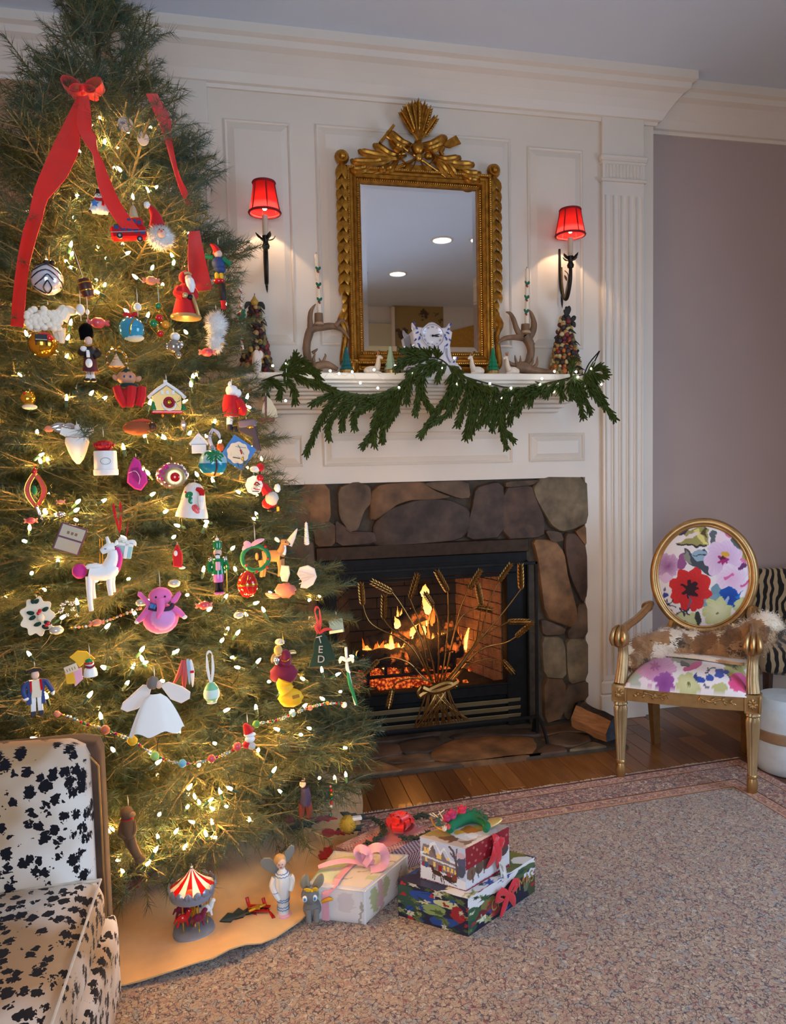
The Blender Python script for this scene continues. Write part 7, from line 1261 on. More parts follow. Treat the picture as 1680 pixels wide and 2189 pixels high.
# 32 bell with santa
t = orn(413,1068, 'bell_ornament', 'white bell ornament painted with Santa and green holly', top=38, rope=6, tilt=.12); P(t, 'bell', cm('glitter_white', (232,226,220),.4, var=.12, scale=160),('L', [(34,-38),(33,-30),(27,-10),(24,8),(20,24),(12,34),(0,37)],(0,0,0),26)); P(t, 'holly', GRNG, ('bl', [(-2,-22,12),(-10,-25,10),(-16,-23,4)],13),('bl', [(-4,-24,6),(-6,-26,-2),(-2,-26,-8)],9)); P(t, 'santa_cap', REDG, ('t', [(4,-18,24),(14,-20,20),(17,-22,10)],[4,7,5])); P(t, 'santa_beard', WHT_, ('t', [(14,-24,10),(16,-26,-4),(18,-28,-18)],[6,7,4])); P(t, 'santa_coat', RPINK, ('bl', [(2,-27,-10),(6,-30,-18),(14,-31,-26)],14)); P(t, 'berry', REDG, ('t', [(-18,-21,16),(-12,-23,12)],1.8))
# 33 palm ball
t = orn(455,990, 'glass_ball', 'blue glass ball painted with a green palm tree', 'bauble', top=38, rope=6, k=1.06); P(t, 'ball', cm('sky_glass', (150,196,210),.12, coat=.5),('e', (0,0,0),30)); P(t, 'sea_band', cm('sea_glass', (14,122,158),.12, coat=.5),('L', [(30.15 * math.cos(a),30.15 * math.sin(a)) for a in [-.75,-.6,-.45,-.3,-.15,0]],(0,0,0),26)); P(t, 'sand_band', cm('sand_glass', (186,158,92),.2, coat=.5),('L', [(30.2 * math.cos(a),30.2 * math.sin(a)) for a in [-1.2,-1.0,-.88,-.76]],(0,0,0),26)); P(t, 'palm_fronds', GRNG, *[('bl', onball(30.6,[(6,16),(6 + dx * .6,16 + dz * .6 + 3),(6 + dx, 16 + dz)]),9) for dx, dz in ((-24,2),(-18,-10),(-10,-16),(12,-14),(16,-4),(-8,8),(0,-14),(8,6))]); P(t, 'palm_trunk', BRNW, ('t', onball(30.6,[(6,15),(8,0),(7,-14),(2,-26)]),1.9)); P(t, 'cap', SLV, ('L', [(7,0),(8,5),(5,9),(0,10)],(0,0,28),12))
# 34 white house
t = orn(425,949, 'birdhouse_ornament', 'small white wooden house ornament above the bell', top=22, rope=6); P(t, 'walls', WHT_, ('p', [(-15,-20),(15,-20),(15,2),(0,20),(-15,2)],-9,9,.6)); P(t, 'roof', PAPER, ('t', [(-19,-9,-1),(0,-9,21)],2),('t', [(19,-9,-1),(0,-9,21)],2),('p', [(-19,-2),(0,19),(19,-2),(17,-3),(0,16),(-17,-3)],-10,10)); P(t, 'eave', GREY, ('b', (0,-9.6,-1),(32,1,1)))
# 34b ribbon bow silver and orange thing
t = orn(456,938, 'ribbon_curl', 'pale lilac ribbon curl hanging beside the white house ornament', 'ribbon', top=None); P(t, 'ribbon', cm('lilac_ribbon', (206,200,216),.4),('bl', [(0,0,22),(-8,-3,4),(-4,0,-14),(4,-2,-22)],8),('bl', [(0,0,20),(10,-2,12),(14,0,0)],7)); P(t, 'amber_beads', cm('amber_bead', (196,84,30),.3),('n', (14,0,-18),(8,6,9),.2,3))
# 35 blue diamond card
t = orn(509,968, 'card_ornament', 'blue diamond shaped card with a cream picture of toys', 'card', top=None, tilt=.62, k=1.08); P(t, 'card', NAVY if False else BLUT, ('b', (0,0,0),(56,3,56),.6)); P(t, 'picture', CREAM, ('p', [(23 * (1 + .05 * math.cos(9 * a)) * math.cos(a),23 * (1 + .05 * math.cos(9 * a)) * math.sin(a)) for a in [i * .13 for i in range(48)]],-2.6,-1.4)); P(t, 'printed_lines', BLKS, ('t', [(-10,-2.9,14),(12,-2.9,4)],.5,4),('t', [(-12,-2.9,8),(8,-2.9,18)],.4,4),('t', [(-4,-2.9,-14),(10,-2.9,-8)],.9,4)); P(t, 'printed_toys', REDG, ('t', [(0,-3,8),(8,-3,2)],1.3,4)); P(t, 'printed_toys', YEL, ('e', (14,-2.8,-4),(3,.6,3)))
# 36 santa disc, gnome
t = orn(543,1037, 'disc_ornament', 'white scalloped disc ornament with red Santa drawing', top=22, rope=8, rope_m=TEAL); P(t, 'disc', PAPER, ('p', [(18 * (1 + .04 * math.cos(8 * a)) * math.cos(a),20 * (1 + .04 * math.cos(8 * a)) * math.sin(a)) for a in [i * .157 for i in range(40)]],-2,2,.8)); P(t, 'drawing', REDG, ('t', [(0,-2.6,0),(6,-2.8,6),(12,-2.6,0)],1.4,5),('t', [(-2,-2.6,-6),(4,-2.7,-9),(12,-2.6,-10)],1,5)); P(t, 'drawing', NAVY, ('t', [(-4,-2.6,-13),(10,-2.6,-14)],1,5))
t = orn(577,1062, 'gnome_ornament', 'gnome ornament in red with white beard at the tree edge', 'figurine', top=30, rope=6, k=1.05); P(t, 'hat', REDW, ('t', [(-4,0,8),(-14,0,24),(-24,0,34)],[13,8,2])); P(t, 'pompom', WFELT, ('n', (16,-4,18),(7,6,9),.2,4)); P(t, 'beard', cm('grey_beard', (200,194,184),.95, bump=.8),('n', (4,-5,-4),(14,9,15),.15,4)); P(t, 'coat', REDW, ('n', (-2,2,-14),(16,10,12),.08,3)); P(t, 'boots', BLKS, ('e', (2,-4,-29),(8,6,5))); P(t, 'buckle', YEL, ('b', (16,-6,-26),(6,4,10),1)); P(t, 'red_bead', REDG, ('e', (-20,-4,40),(9,7,8)), label='red knit ball')
t = orn(549,1001, 'santa_cap_ornament', 'little red cap with white brim above the Santa disc', top=None, k=1.04); P(t, 'cap', REDW, ('e', (7,0,2),(9,8,9))); P(t, 'brim', WFELT, ('n', (-4,-2,-2),(11,7,7),.1,4))
# 37 grey stocking/house
t = orn(527,918, 'stocking_ornament', 'dark grey felt boot ornament hanging behind the terrier', top=22, rope=6, k=1.0); P(t, 'boot', cm('charcoal_felt', (58,56,72),.9),('p', [(-14,20),(16,22),(20,4),(26,-30),(30,-46),(10,-44),(12,-18),(-16,-4)],-8,8,2)); P(t, 'cuff', cm('grey_felt', (104,100,118),.9),('b', (2,-1,12),(38,19,16),3,-.1)); P(t, 'charm', GLDG, ('e', (8,-10,4),(7,2,3)))
# 38 photo tag
t = orn(150,1152, 'photo_tag', 'purple framed tag with two old photographs', 'tag', top=30, rope=6, tilt=.38); P(t, 'frame', PURP, ('b', (0,0,0),(54,3,60),.8)); OLD = cm('old_photo', (176,170,150),.6, var=.35, scale=20); P(t, 'photo', OLD, ('b', (0,-1.8,14),(47,1,25))); P(t, 'photo', OLD, ('b', (0,-1.8,-15),(47,1,25))); P(t, 'print', cm('sepia', (120,92,60),.6), *[('b', (-8 + 8 * i, -2.4,12),(5,.6,6)) for i in range(3)])
# 39 unicorn
t = orn(212,1222, 'unicorn_ornament', 'white felt unicorn ornament with magenta mane and tail', 'figurine', top=None, k=1.06); P(t, 'body', WFELT, ('t', [(-20,0,2),(0,0,-2),(20,0,0),(28,0,12)],[17,18,19,14],14)); P(t, 'neck', WFELT, ('t', [(18,0,4),(28,0,26),(28,-1,44)],[17,13,9],12)); P(t, 'head', WFELT, ('t', [(32,-1,52),(20,-2,50),(6,-2,42)],[9,10,6],12)); P(t, 'horn', WHT_, ('t', [(22,-2,58),(18,-2,74)],[4.5,3])); P(t, 'ear', WFELT, ('bl', [(32,-3,54),(37,-4,60),(38,-3,66)],7)); P(t, 'mane', MAG, ('t', [(38,2,50),(40,2,28),(34,0,4),(24,-2,-16)],[4,9,9,4],10)); P(t, 'tail', MAG, ('n', (-38,0,4),(15,11,16),.06,3)); P(t, 'wings', PAPER, ('n', (-10,-12,14),(17,5,6),.3,7)); P(t, 'eye', BLKS, ('t', [(12,-11,49),(16,-12,49)],.7))
for x, y, b in ((-20,-5,-82),(-14,8,-58),(20,-4,-52),(26,8,-48)): P(t, 'leg', WFELT, ('t', [(x, y, -8),(x - 1, y, (b - 8) / 2),(x + 1, y, b)],[8,6,5],10))
P(t, 'ribbon', GLDG, ('t', [(2,-2,14),(4,0,70)],.7,4),('t', [(8,-2,14),(9,0,70)],.7,4))
# 40 gift box, 40b red ribbon
t = orn(265,1175, 'gift_ornament', 'small pale teal gift ornament with white ribbon behind the unicorn', top=24, rope=40, rope_m=REDW, tilt=.2); P(t, 'box', TEAL, ('b', (0,0,0),(34,22,34),1.5)); P(t, 'ribbon', PAPER, ('b', (4,-11.5,0),(7,1.5,35),.4),('b', (0,-11.5,12),(35,1.5,6),.4)); P(t, 'bow', PAPER, ('bl', [(4,-8,18),(-8,-10,24),(-14,-8,18)],9),('bl', [(4,-8,18),(16,-10,20),(22,-8,12)],9))
t = orn(252,1110, 'red_ribbon_tie', 'narrow red ribbon hanging above the unicorn', 'ribbon', top=None); P(t, 'ribbon', REDW, ('bl', [(-8,0,34),(-5,-2,10),(2,-1,-28)],6),('bl', [(6,0,36),(6,-3,10),(3,-1,-28)],6))
# 41 elephant
t = orn(344,1302, 'elephant_ornament', 'pink felt elephant ornament with lilac belly', 'figurine', top=48, rope=34, k=1.07); P(t, 'body', PNKF, ('n', (-1,0,-20),(37,24,33),.03,2), label='pink body'); LIL = cm('lilac_felt', (216,148,206),.9, sheen=.3); P(t, 'belly', LIL, ('e', (2,-13,-18),(27,14,26))); P(t, 'head', PNKF, ('n', (0,-4,28),(24,19,20),.03,2)); P(t, 'trunk', PNKF, ('t', [(0,-20,24),(0,-27,8),(-5,-29,-6),(-7,-28,-14)],[10,8,5,3],12)); P(t, 'ear', PNKF, ('p', [(-20,18),(-38,40),(-44,42),(-46,34),(-34,20),(-28,6),(-20,8)],-6,0,2)); P(t, 'ear', PNKF, ('p', [(20,18),(34,34),(40,36),(43,30),(34,14),(22,6)],-6,0,2)); P(t, 'arm', PNKF, ('t', [(-22,-6,6),(-34,-10,-8),(-48,-10,-20)],[8,8,5],12)); P(t, 'arm', PNKF, ('t', [(22,-6,2),(34,-10,-6),(46,-10,-18)],[8,8,5],12)); P(t, 'scarf', cm('striped_scarf', (60,40,60),.8),('t', [(-24,-14,8),(-4,-18,2),(18,-20,4),(24,-12,10)],5)); P(t, 'patch', BLUT, ('b', (-18,-20,12),(8,3,10),1,.4),('b', (-12,-22,10),(5,3,10),1,.4)); P(t, 'hoof', WHT_, ('e', (-49,-11,-21),(5,5,4.5))); P(t, 'hoof', WHT_, ('e', (47,-12,-19),(6,5,4.5)))
for x in (-9,9): P(t, 'eye', BLKS, ('e', (x, -22,30),2.2))
# 42 red elf
t = orn(380,1190, 'red_elf_ornament', 'small red felt elf ornament left of the nutcracker', 'figurine', top=26, rope=6); P(t, 'body', REDW, ('p', [(-10,-20),(8,-24),(10,4),(2,26),(-2,26),(-10,8)],-6,6,2)); P(t, 'face', WHT_, ('e', (-4,-6,8),(4,3,6))); P(t, 'shoes', WHT_, ('e', (8,-3,-24),(7,4,3)))
# 43 nutcracker
t = orn(466,1212, 'nutcracker_ornament', 'glass nutcracker ornament with green coat and pink breeches', 'figurine', top=62, rope=6, k=1.06); P(t, 'hat', GRNG, ('L', [(9,0),(10,2),(9,4),(10,16),(8,18),(0,19)],(0,0,38),14)); P(t, 'plume', WHT_, ('e', (0,0,59),4)); P(t, 'head', SKIN, ('e', (0,-1,31),(9,8,9))); P(t, 'beard', WFELT, ('b', (0,-8,23),(9,4,9),1.5)); P(t, 'coat', GRNG, ('L', [(9,0),(15,-2),(13,-18),(15,-34),(9,-35)],(0,0,20),16)); P(t, 'front', PINKB, ('b', (0,-13,4),(10,4,20),2)); P(t, 'epaulette', SLV, ('e', (-14,-1,16),(7,6,6))); P(t, 'epaulette', SLV, ('e', (14,-1,16),(7,6,6))); P(t, 'arm', GRNG, ('t', [(-15,-1,14),(-18,-3,0),(-15,-6,-10)],5)); P(t, 'arm', GRNG, ('t', [(15,-1,14),(19,-3,0),(17,-8,-6)],5)); P(t, 'breeches', cm('orchid_glass', (206,120,196),.2, coat=.4),('L', [(10,0),(11,-8),(10,-18),(6,-19)],(0,0,-14),16))
for x in (-4.5,5): P(t, 'boot', BLKS, ('t', [(x, -1,-32),(x, -1,-46),(x, -4,-52)],[5,5,5.5])); P(t, 'shoe_tip', PNKF, ('e', (x, -5,-56),(6,7,3)))
P(t, 'staff', GLDG, ('t', [(17,-9,4),(17,-9,-54)],1.2,5)); P(t, 'mustache', BLKS, ('t', [(-5,-9,27),(0,-10,28.5),(5,-9,27)],1.2))
# 44 wreath
t = orn(546,1193, 'wreath_ornament', 'bright green wreath ornament with red berries and pink gingham bow', 'wreath', top=30, rope=46, k=1.05); P(t, 'wreath', GRNB, ('r', [(28 * math.cos(a),-1.5 * math.sin(3 * a),26 * math.sin(a)) for a in [i * .21 for i in range(30)]],4.6)); P(t, 'bow', PINKB, ('bl', [(-8,-4,28),(6,-7,36),(20,-5,40)],10),('bl', [(-8,-4,28),(-20,-6,26),(-26,-4,18)],9),('bl', [(-8,-4,28),(-18,-7,34),(-22,-4,28)],10));
for x, z in ((22,24),(26,-2),(24,-20),(2,-28),(-20,-14)): P(t, 'berry', REDG, ('e', (x, -5, z),3))
# 45 red egg
t = orn(529,1249, 'egg_ornament', 'shiny red egg ornament with gold band and lattice', 'bauble', top=30, rope=6); P(t, 'egg', REDG, ('L', [(0,-29),(12,-25),(20,-13),(22,-2),(19,12),(12,23),(5,28),(0,29)],(0,0,0),24)); P(t, 'band', GLDG, ('L', [(22,-1),(22.6,0),(22,3)],(0,0,0),24)); P(t, 'lattice', GLDG, *[('t', [(22 * math.sin(a),-21.5 * math.cos(a),2),(17.5 * math.sin(a + .25),-17.5 * math.cos(a + .25),15),(9 * math.sin(a + .5),-9 * math.cos(a + .5),25)],.6,4) for a in (-1.2,-.7,-.2,.3,.8)], *[('t', [(22 * math.sin(a),-21.5 * math.cos(a),-2),(20 * math.sin(a + .2),-20 * math.cos(a + .2),-13),(11 * math.sin(a + .4),-11 * math.cos(a + .4),-25)],.6,4) for a in (-1.1,-.6,-.1,.4,.9)])
# 46 deer
t = orn(588,1190, 'fawn_ornament', 'tan fawn ornament standing behind the green wreath', 'figurine', top=None, k=1.0); P(t, 'body', TANF, ('t', [(-26,0,0),(-8,0,2),(10,0,0)],[13,12,13],12)); P(t, 'neck', TANF, ('t', [(10,0,4),(16,-1,16),(18,-1,26)],[11,8,6])); P(t, 'bib', WFELT, ('t', [(20,-3,24),(20,-4,12),(18,-6,4)],4)); P(t, 'head', TANF, ('t', [(14,-1,30),(22,-2,30),(30,-2,26)],[7,6.5,3])); P(t, 'ear', WHT_, ('bl', [(10,-3,32),(4,-5,38),(2,-4,42)],8)); P(t, 'eye', BLKS, ('e', (23,-8,31),1.6)); P(t, 'nose', BLKS, ('e', (31,-2,26),2)); P(t, 'tail', TANF, ('e', (-38,0,2),(4,4,8)))
for x, y in ((-30,-4),(-24,5),(8,-5),(14,5)): P(t, 'leg', TANF, ('t', [(x, y, -6),(x + 1, y, -24),(x - 1, y, -42)],[6,3.8,3]))
# 47 shells
t = orn(655,1141, 'auger_shell', 'thin white auger shell at the right tree edge', 'shell', top=None, k=1.06); P(t, 'shell', WHT_, ('L', [(4,-24)] + [(5.5 - .12 * i + (.8 if i % 2 else -.4),-22 + 1.9 * i) for i in range(24)] + [(0,26)],(0,0,0),12))
t = orn(626,1150, 'paper_cone', 'pale folded cone behind the fawn', 'decoration', top=None, k=1.02); P(t, 'cone', SHELL, ('t', [(-10,0,-14),(0,0,2),(10,0,20)],[9,6,.6]))
t = orn(655,1234, 'scallop_shell', 'white scallop shell sticking out at the right tree edge', 'shell', top=None, k=1.06); P(t, 'shell', SHELL, ('p', [(-20,8),(-14,22),(4,26),(18,18),(22,0),(14,-16),(0,-24),(-14,-22),(-10,-8)],-4,3,2), *[('t', [(18,-5,4),(0,-6,10 - 5 * i),(-16,-4,14 - 9 * i)],.9,4) for i in range(4)])
t = orn(610,1226, 'cockle_shell', 'small cream shell piece left of the scallop shell', 'shell', top=None, k=1.02); P(t, 'shell', CREAM, ('p', [(-8,18),(8,16),(10,0),(4,-18),(-8,-16),(-12,0)],-4,3,2))
t = orn(610,1268, 'tulle_bow', 'crumpled copper pink tulle bow under the shells', 'ribbon', top=None, k=1.0); P(t, 'tulle', cm('copper_tulle', (190,110,92),.5),('n', (0,0,6),(22,10,16),.35,3),('bl', [(-10,-4,-4),(-26,-6,-4),(-42,-3,2)],12));
# 48 lace wreath
t = orn(80,1318, 'lace_ornament', 'cream lace ornament with holly and red berries at the left', top=42, rope=6, k=1.05); P(t, 'lace', CREAM, ('p', [((31 + 4 * math.cos(9 * a)) * math.cos(a),(40 + 4 * math.cos(9 * a)) * math.sin(a)) for a in [i * .105 for i in range(60)]],-2,2,.6)); P(t, 'holly', GRNF2, *[('bl', [(x, -4, z),(x + dx * .5,-6, z + dz * .5),(x + dx, -4, z + dz)],9) for x, z, dx, dz in ((-6,8,-14,4),(-4,2,-12,-6),(10,12,12,6),(12,-12,14,-6),(6,-14,-14,-4),(8,-20,12,-8),(-4,30,8,8),(-4,30,-6,8))])
for x, z in ((2,8),(5,13),(16,-20),(20,-16)): P(t, 'berry', REDG, ('e', (x, -7, z),4))
P(t, 'doll_face', CREAM, ('e', (6,-6,-2),(8,6,9)))
# 50 colonial soldier
t = orn(77,1476, 'soldier_ornament', 'flat wooden colonial soldier in blue coat and black tricorn hat', 'figurine', top=52, rope=10, k=1.06); P(t, 'hat', BLKS, ('p', [(-18,38),(-14,46),(-2,50),(12,47),(16,40),(6,42),(-8,41)],-6,6,1.5)); P(t, 'head', SKIN, ('e', (0,-1,34),(8,6,10))); P(t, 'vest', CREAM, ('p', [(-8,24),(8,24),(11,0),(10,-14),(-10,-14),(-8,0)],-5,3,1)); P(t, 'coat', NAVY, ('p', [(-8,25),(-18,22),(-16,0),(-20,-28),(-8,-28),(-9,0)],-4,4,1),('p', [(8,25),(20,22),(16,0),(18,-30),(8,-30),(9,0)],-4,4,1)); P(t, 'lapel', REDG, ('p', [(-11,24),(-7,24),(-8,0),(-11,-2)],-6,-3),('p', [(7,24),(12,24),(13,2),(9,0)],-6,-3)); P(t, 'arm', NAVY, ('t', [(-18,-2,20),(-24,-2,4),(-20,-5,-12)],5)); P(t, 'arm', NAVY, ('t', [(19,-2,20),(26,-2,6),(32,-3,-6)],5)); P(t, 'cuff', WHT_, ('e', (-20,-5,-14),(6,5,4))); P(t, 'cuff', WHT_, ('e', (32,-3,-8),(4,5,7)))
for s in (-1,1): P(t, 'leg', WHT_, ('p', [(s * 1,-14),(s * 11,-14),(s * 12,-44),(s * 2,-44)],-4,3,1)); P(t, 'boot', cm('dark_slate', (52,54,66),.6),('p', [(s * 2,-44),(s * 13,-44),(s * 12,-54),(s * 3,-55)],-5,3,1))
# 51 yellow bag + snowman bell
t = orn(170,1432, 'fairy_ornament', 'yellow felt ornament with cream note and pink card', top=None, k=1.02); P(t, 'wrap', YEL, ('p', [(-18,30),(-2,42),(16,38),(32,20),(10,14),(0,6),(-8,20)],-3,3,1),('p', [(-28,-4),(-12,0),(-8,-28),(-26,-26)],-4,4,1)); P(t, 'note', CREAM, ('b', (-16,-5,6),(26,1.5,16),.3,-.3)); P(t, 'writing', cm('ochre_ink', (140,96,30),.6), *[('b', (-24 + 5 * i, -6,3 + 1.4 * i),(1.4,.5,6),0,-.3) for i in range(4)]); P(t, 'card', PINKB, ('p', [(-18,-2),(4,6),(6,-20),(-10,-34)],-3,-1,.3))
t = orn(193,1430, 'snowman_bell', 'small white snowman bell with green cap over the yellow ornament', top=26, rope=26, d=.045); P(t, 'bell', WHT_, ('L', [(14,-15),(14,-10),(12,0),(6,6),(0,7)],(0,0,0),16)); P(t, 'scarf', BURG, ('t', [(-9,-5,7),(0,-9,5),(9,-5,8)],2.4)); P(t, 'head', WHT_, ('e', (-1,0,13),(9,8,8))); P(t, 'cap', GRNG, ('L', [(9,0),(8,4),(4,8),(0,9)],(-2,0,15),14)); P(t, 'cap_brim', REDG, ('L', [(9.5,-2),(10.5,0),(9.5,2)],(-2,0,14),14))
# 52 paper angel
t = orn(333,1506, 'paper_angel', 'large white crumpled paper angel with grey hair', 'angel', top=60, rope=22, k=1.08, rope_m=PAPER); P(t, 'wing', cm('lace_paper', (234,222,212),.7, bump=.5),('p', [(-6,42),(-24,46),(-44,30),(-66,12),(-70,0),(-58,-8),(-36,-4),(-14,14)],-3,3,1.2)); P(t, 'wing', cm('lace_paper', (234,222,212),.7, bump=.5),('p', [(10,42),(28,46),(56,32),(72,18),(70,4),(52,-4),(30,8)],-3,3,1.2))
rows = [[((w * math.sin(a)) + (2 * math.sin(a * 9) * q),-8 - 16 * math.cos(a) * (.3 + q),26 - 82 * q + 5 * math.sin(a * 6) * q) for a in [(-1.45 + 2.9 * i / 24) for i in range(25)]] for q, w in [(k / 8,10 + 46 * (k / 8) ** .6) for k in range(9)]]
P(t, 'gown', PAPER, ('sh', rows, 1.2)); P(t, 'hair', cm('grey_wool', (120,112,104),.95, bump=1),('n', (-4,-8,50),(13,11,14),.15,5)); P(t, 'face', SKIN, ('e', (8,-12,46),(7,6,9)))
# 53 green egg
t = orn(452,1478, 'egg_ornament', 'pale green painted egg ornament hanging by a white ribbon', top=None, k=1.05); P(t, 'egg', cm('mint_egg', (120,190,150),.3, var=.2, scale=20),('L', [(0,-24),(10,-21),(16,-12),(17,-3),(14,9),(8,18),(0,21)],(0,0,0),22)); P(t, 'frosting', cm('mint_white', (206,228,216),.5, var=.15, scale=60),('L', [(16.4,-12),(17.3,-4),(16,3),(14.8,6)],(0,0,0),22)); P(t, 'base', WHT_, ('e', (0,0,-24),(11,9,2.5))); P(t, 'ribbon', PAPER, ('bl', [(-2,-2,20),(-6,-3,50),(-7,0,80)],6),('bl', [(1,-2,20),(5,-3,50),(4,0,82)],6),('bl', [(-7,0,80),(-2,0,87),(4,0,82)],5))
# 54 burgundy angel
t = orn(606,1424, 'velvet_angel', 'burgundy velvet angel ornament with blonde hair', 'angel', top=48, rope=26, rope_m=GLDG, k=1.03); P(t, 'gown', BURG, ('n', (0,0,-16),(29,14,24),.18,2.5),('t', [(2,0,6),(6,0,22),(2,0,34)],[16,11,6])); P(t, 'hair', cm('blonde', (206,164,92),.7, bump=.6),('n', (-10,-2,36),(9,8,11),.2,5)); P(t, 'wing', GLIT, ('bl', [(-2,4,26),(-18,5,22),(-24,4,8)],12),('bl', [(8,4,26),(20,5,28),(28,4,26)],10)); P(t, 'cord', GLDG, ('t', [(-4,-12,16),(6,-14,14),(14,-10,18)],1.3)); P(t, 'hands', SLV, ('n', (-14,-8,14),(6,5,9),.2,5))
# 55 green felt tree TED
t = orn(683,1388, 'felt_tree', 'dark green felt tree stitched with the letters TED, red ribbon', top=None, k=1.08); P(t, 'tree', GRNF2,('p', [(-4,34),(10,34),(24,10),(34,-24),(20,-26),(12,-36),(-24,-38),(-14,-8),(-12,16)],-4,4,1.2));
for i, ch in enumerate('TED'): text3(ch, 22, cm('felt_letter', (178,176,168),.8), 'letter', t, Matrix.Translation((1.5 + i * .5,-4.6,21 - i * 21)) @ Matrix.Rotation(.08 if i else -.25,4, 'Y') @ Matrix.Rotation(math.pi / 2,4, 'X'),.5)
P(t, 'ribbon', cm('coral_red_ribbon', (212,58,54),.4),('bl', [(-4,-4,34),(-2,-5,58),(-8,-2,82)],5),('bl', [(0,-4,34),(4,-5,60),(2,-2,88)],5),('bl', [(-8,-2,82),(-4,-2,92),(2,-2,88)],5),('bl', [(0,-5,36),(14,-7,44),(28,-4,42)],7),('bl', [(0,-5,36),(-6,-7,46),(-8,-5,56)],6))
t = orn(719,1338, 'postcard_ornament', 'small seascape card on a cord behind the felt tree', 'card', top=24, rope=6, k=1.0); P(t, 'card', cm('sea_card', (112,144,152),.6, var=.3, scale=8),('b', (0,0,0),(30,2,30),.4,-.12)); P(t, 'sand_strip', CREAM, ('b', (-1,-1.4,-12),(29,1,6),.2,-.12)); P(t, 'tag', CREAM, ('b', (-50,4,10),(18,2,24),.4))
# 56 yellow bag
t = orn(618,1484, 'yellow_pouch', 'bright yellow cloth pouch ornament with a dark stamped mark', 'pouch', top=None, k=1.02); P(t, 'pouch', YEL, ('n', (3,0,-8),(26,14,20),.14,3),('t', [(-4,0,8),(-12,0,22),(-8,0,32)],[17,14,17],12)); P(t, 'stamp', cm('ochre_print', (150,110,30),.7),('b', (14,-13.5,-2),(15,1.2,7),.2,-.2))
# 57 green white cane
t = orn(747,1452, 'candy_stick', 'long green and white twisted stick with white bow at the tree edge', top=None, k=1.05); P(t, 'stick', WHT_, ('t', [(-6,0,70),(-4,0,30),(4,0,-20),(12,0,-56)],3)); P(t, 'green_twist', GRNB, ('bl', [(-4,-3,20),(0,-4,-6),(8,-4,-34),(15,-3,-58)],8)); P(t, 'bow', PAPER, ('bl', [(-5,-3,40),(-16,-5,48),(-20,-3,36)],9),('bl', [(-5,-3,40),(6,-5,46),(8,-3,36)],9),('bl', [(-5,-3,38),(-4,-5,24),(2,-3,14)],7))
# 59 small santa
t = orn(530,1574, 'santa_figure', 'tiny Santa ornament with red cap low on the tree', 'figurine', top=30, rope=18); P(t, 'cap', REDW, ('t', [(2,0,8),(-2,0,20),(-6,0,28)],[11,8,3])); P(t, 'brim', WFELT, ('e', (4,-2,4),(13,9,5))); P(t, 'face', WFELT, ('e', (4,-3,-5),(11,8,8))); P(t, 'coat', REDW, ('e', (0,0,-18),(12,9,9))); P(t, 'beard', cm('grey_beard', (200,194,184),.95, bump=.8),('n', (7,-5,-20),(9,6,8),.15,4))
# 60 monkey
t = orn(277,1780, 'monkey_toy', 'long brown plush monkey hanging under the lowest branches', 'toy', top=60, rope=20, k=.88); P(t, 'head', BRNF, ('n', (-4,0,44),(14,13,14),.05,3)); P(t, 'muzzle', cm('tan_plush', (150,116,84),.95, sheen=.4),('e', (6,-8,42),(8,6,6))); P(t, 'body', BRNF, ('t', [(-4,0,32),(-4,0,10),(0,0,-10)],[13,15,12],12)); P(t, 'arm', BRNF, ('t', [(-14,-2,26),(-18,-5,4),(-8,-8,-6)],5)); P(t, 'arm', BRNF, ('t', [(8,-2,26),(10,-6,8),(6,-8,0)],5)); P(t, 'leg', BRNF, ('t', [(2,0,-12),(6,-1,-34),(14,-3,-54)],[9,10,9],12),('e', (18,-6,-60),(12,10,8))); P(t, 'leg', BRNF, ('t', [(-6,2,-10),(2,4,-32),(10,4,-50)],[9,9,8],12)); P(t, 'collar', REDW, ('L', [(12,-1),(13,0),(12,1)],(-3,0,32),14))
# 61 coloured ribbons
t = orn(398,1440, 'ribbon_bundle', 'bundle of red and pale blue ribbons above the paper angel', 'ribbon', top=None, k=.98); P(t, 'ribbon', cm('faded_red_ribbon', (176,74,78),.5),('bl', [(-6,0,30),(-14,-2,4),(-28,0,-22)],9),('bl', [(-2,0,30),(-4,-2,0),(-6,0,-34)],13)); P(t, 'ribbon', cm('pale_blue_ribbon', (140,176,210),.5),('bl', [(4,-2,32),(6,-3,8),(6,-1,-24)],8)); P(t, 'ribbon', WHT_, ('bl', [(10,-2,30),(13,-3,4),(12,-1,-30)],8)); P(t, 'red_check', REDG, ('b', (12,-5,4),(8,2,5),.3))
# 62 dark figure, extra small pieces
t = orn(652,1712, 'caroler_ornament', 'small figure in dark blue coat and rust trousers under the right branches', 'figurine', top=46, rope=8, k=.80); P(t, 'head', SKIN, ('e', (-4,-1,38),(7,6,8))); P(t, 'coat', cm('dark_blue_coat', (50,46,78),.7),('t', [(0,0,30),(2,0,10),(0,0,-6)],[9,11,13],12)); P(t, 'trousers', cm('rust_cloth', (110,52,36),.8),('t', [(-5,0,-4),(-8,0,-24),(-8,0,-38)],[9,7,5]),('t', [(5,0,-4),(8,0,-24),(4,0,-40)],[9,7,5]))
t = orn(707,1716, 'bead_string', 'short string of tiny red, green and tan beads at the lowest right branch', 'bead', top=None, k=.84)
for i, m in enumerate([PEACH, REDG, GLDG, GRNG, REDG, CREAM, REDG, GRNG]): P(t, 'bead', m, ('e', (math.sin(i * .6) * 2,0,36 - i * 9),2.6 + (i % 3) * .6))
t = orn(268,266, 'paper_disc', 'pale grey round paper disc near the tree top', 'decoration', top=18, rope=6); P(t, 'disc', cm('grey_card', (190,180,172),.8),('p', circ(16,24),-1.2,1.2,.3)); P(t, 'print', GREY, ('e', (-5,-1.6,2),(5,.5,3)))
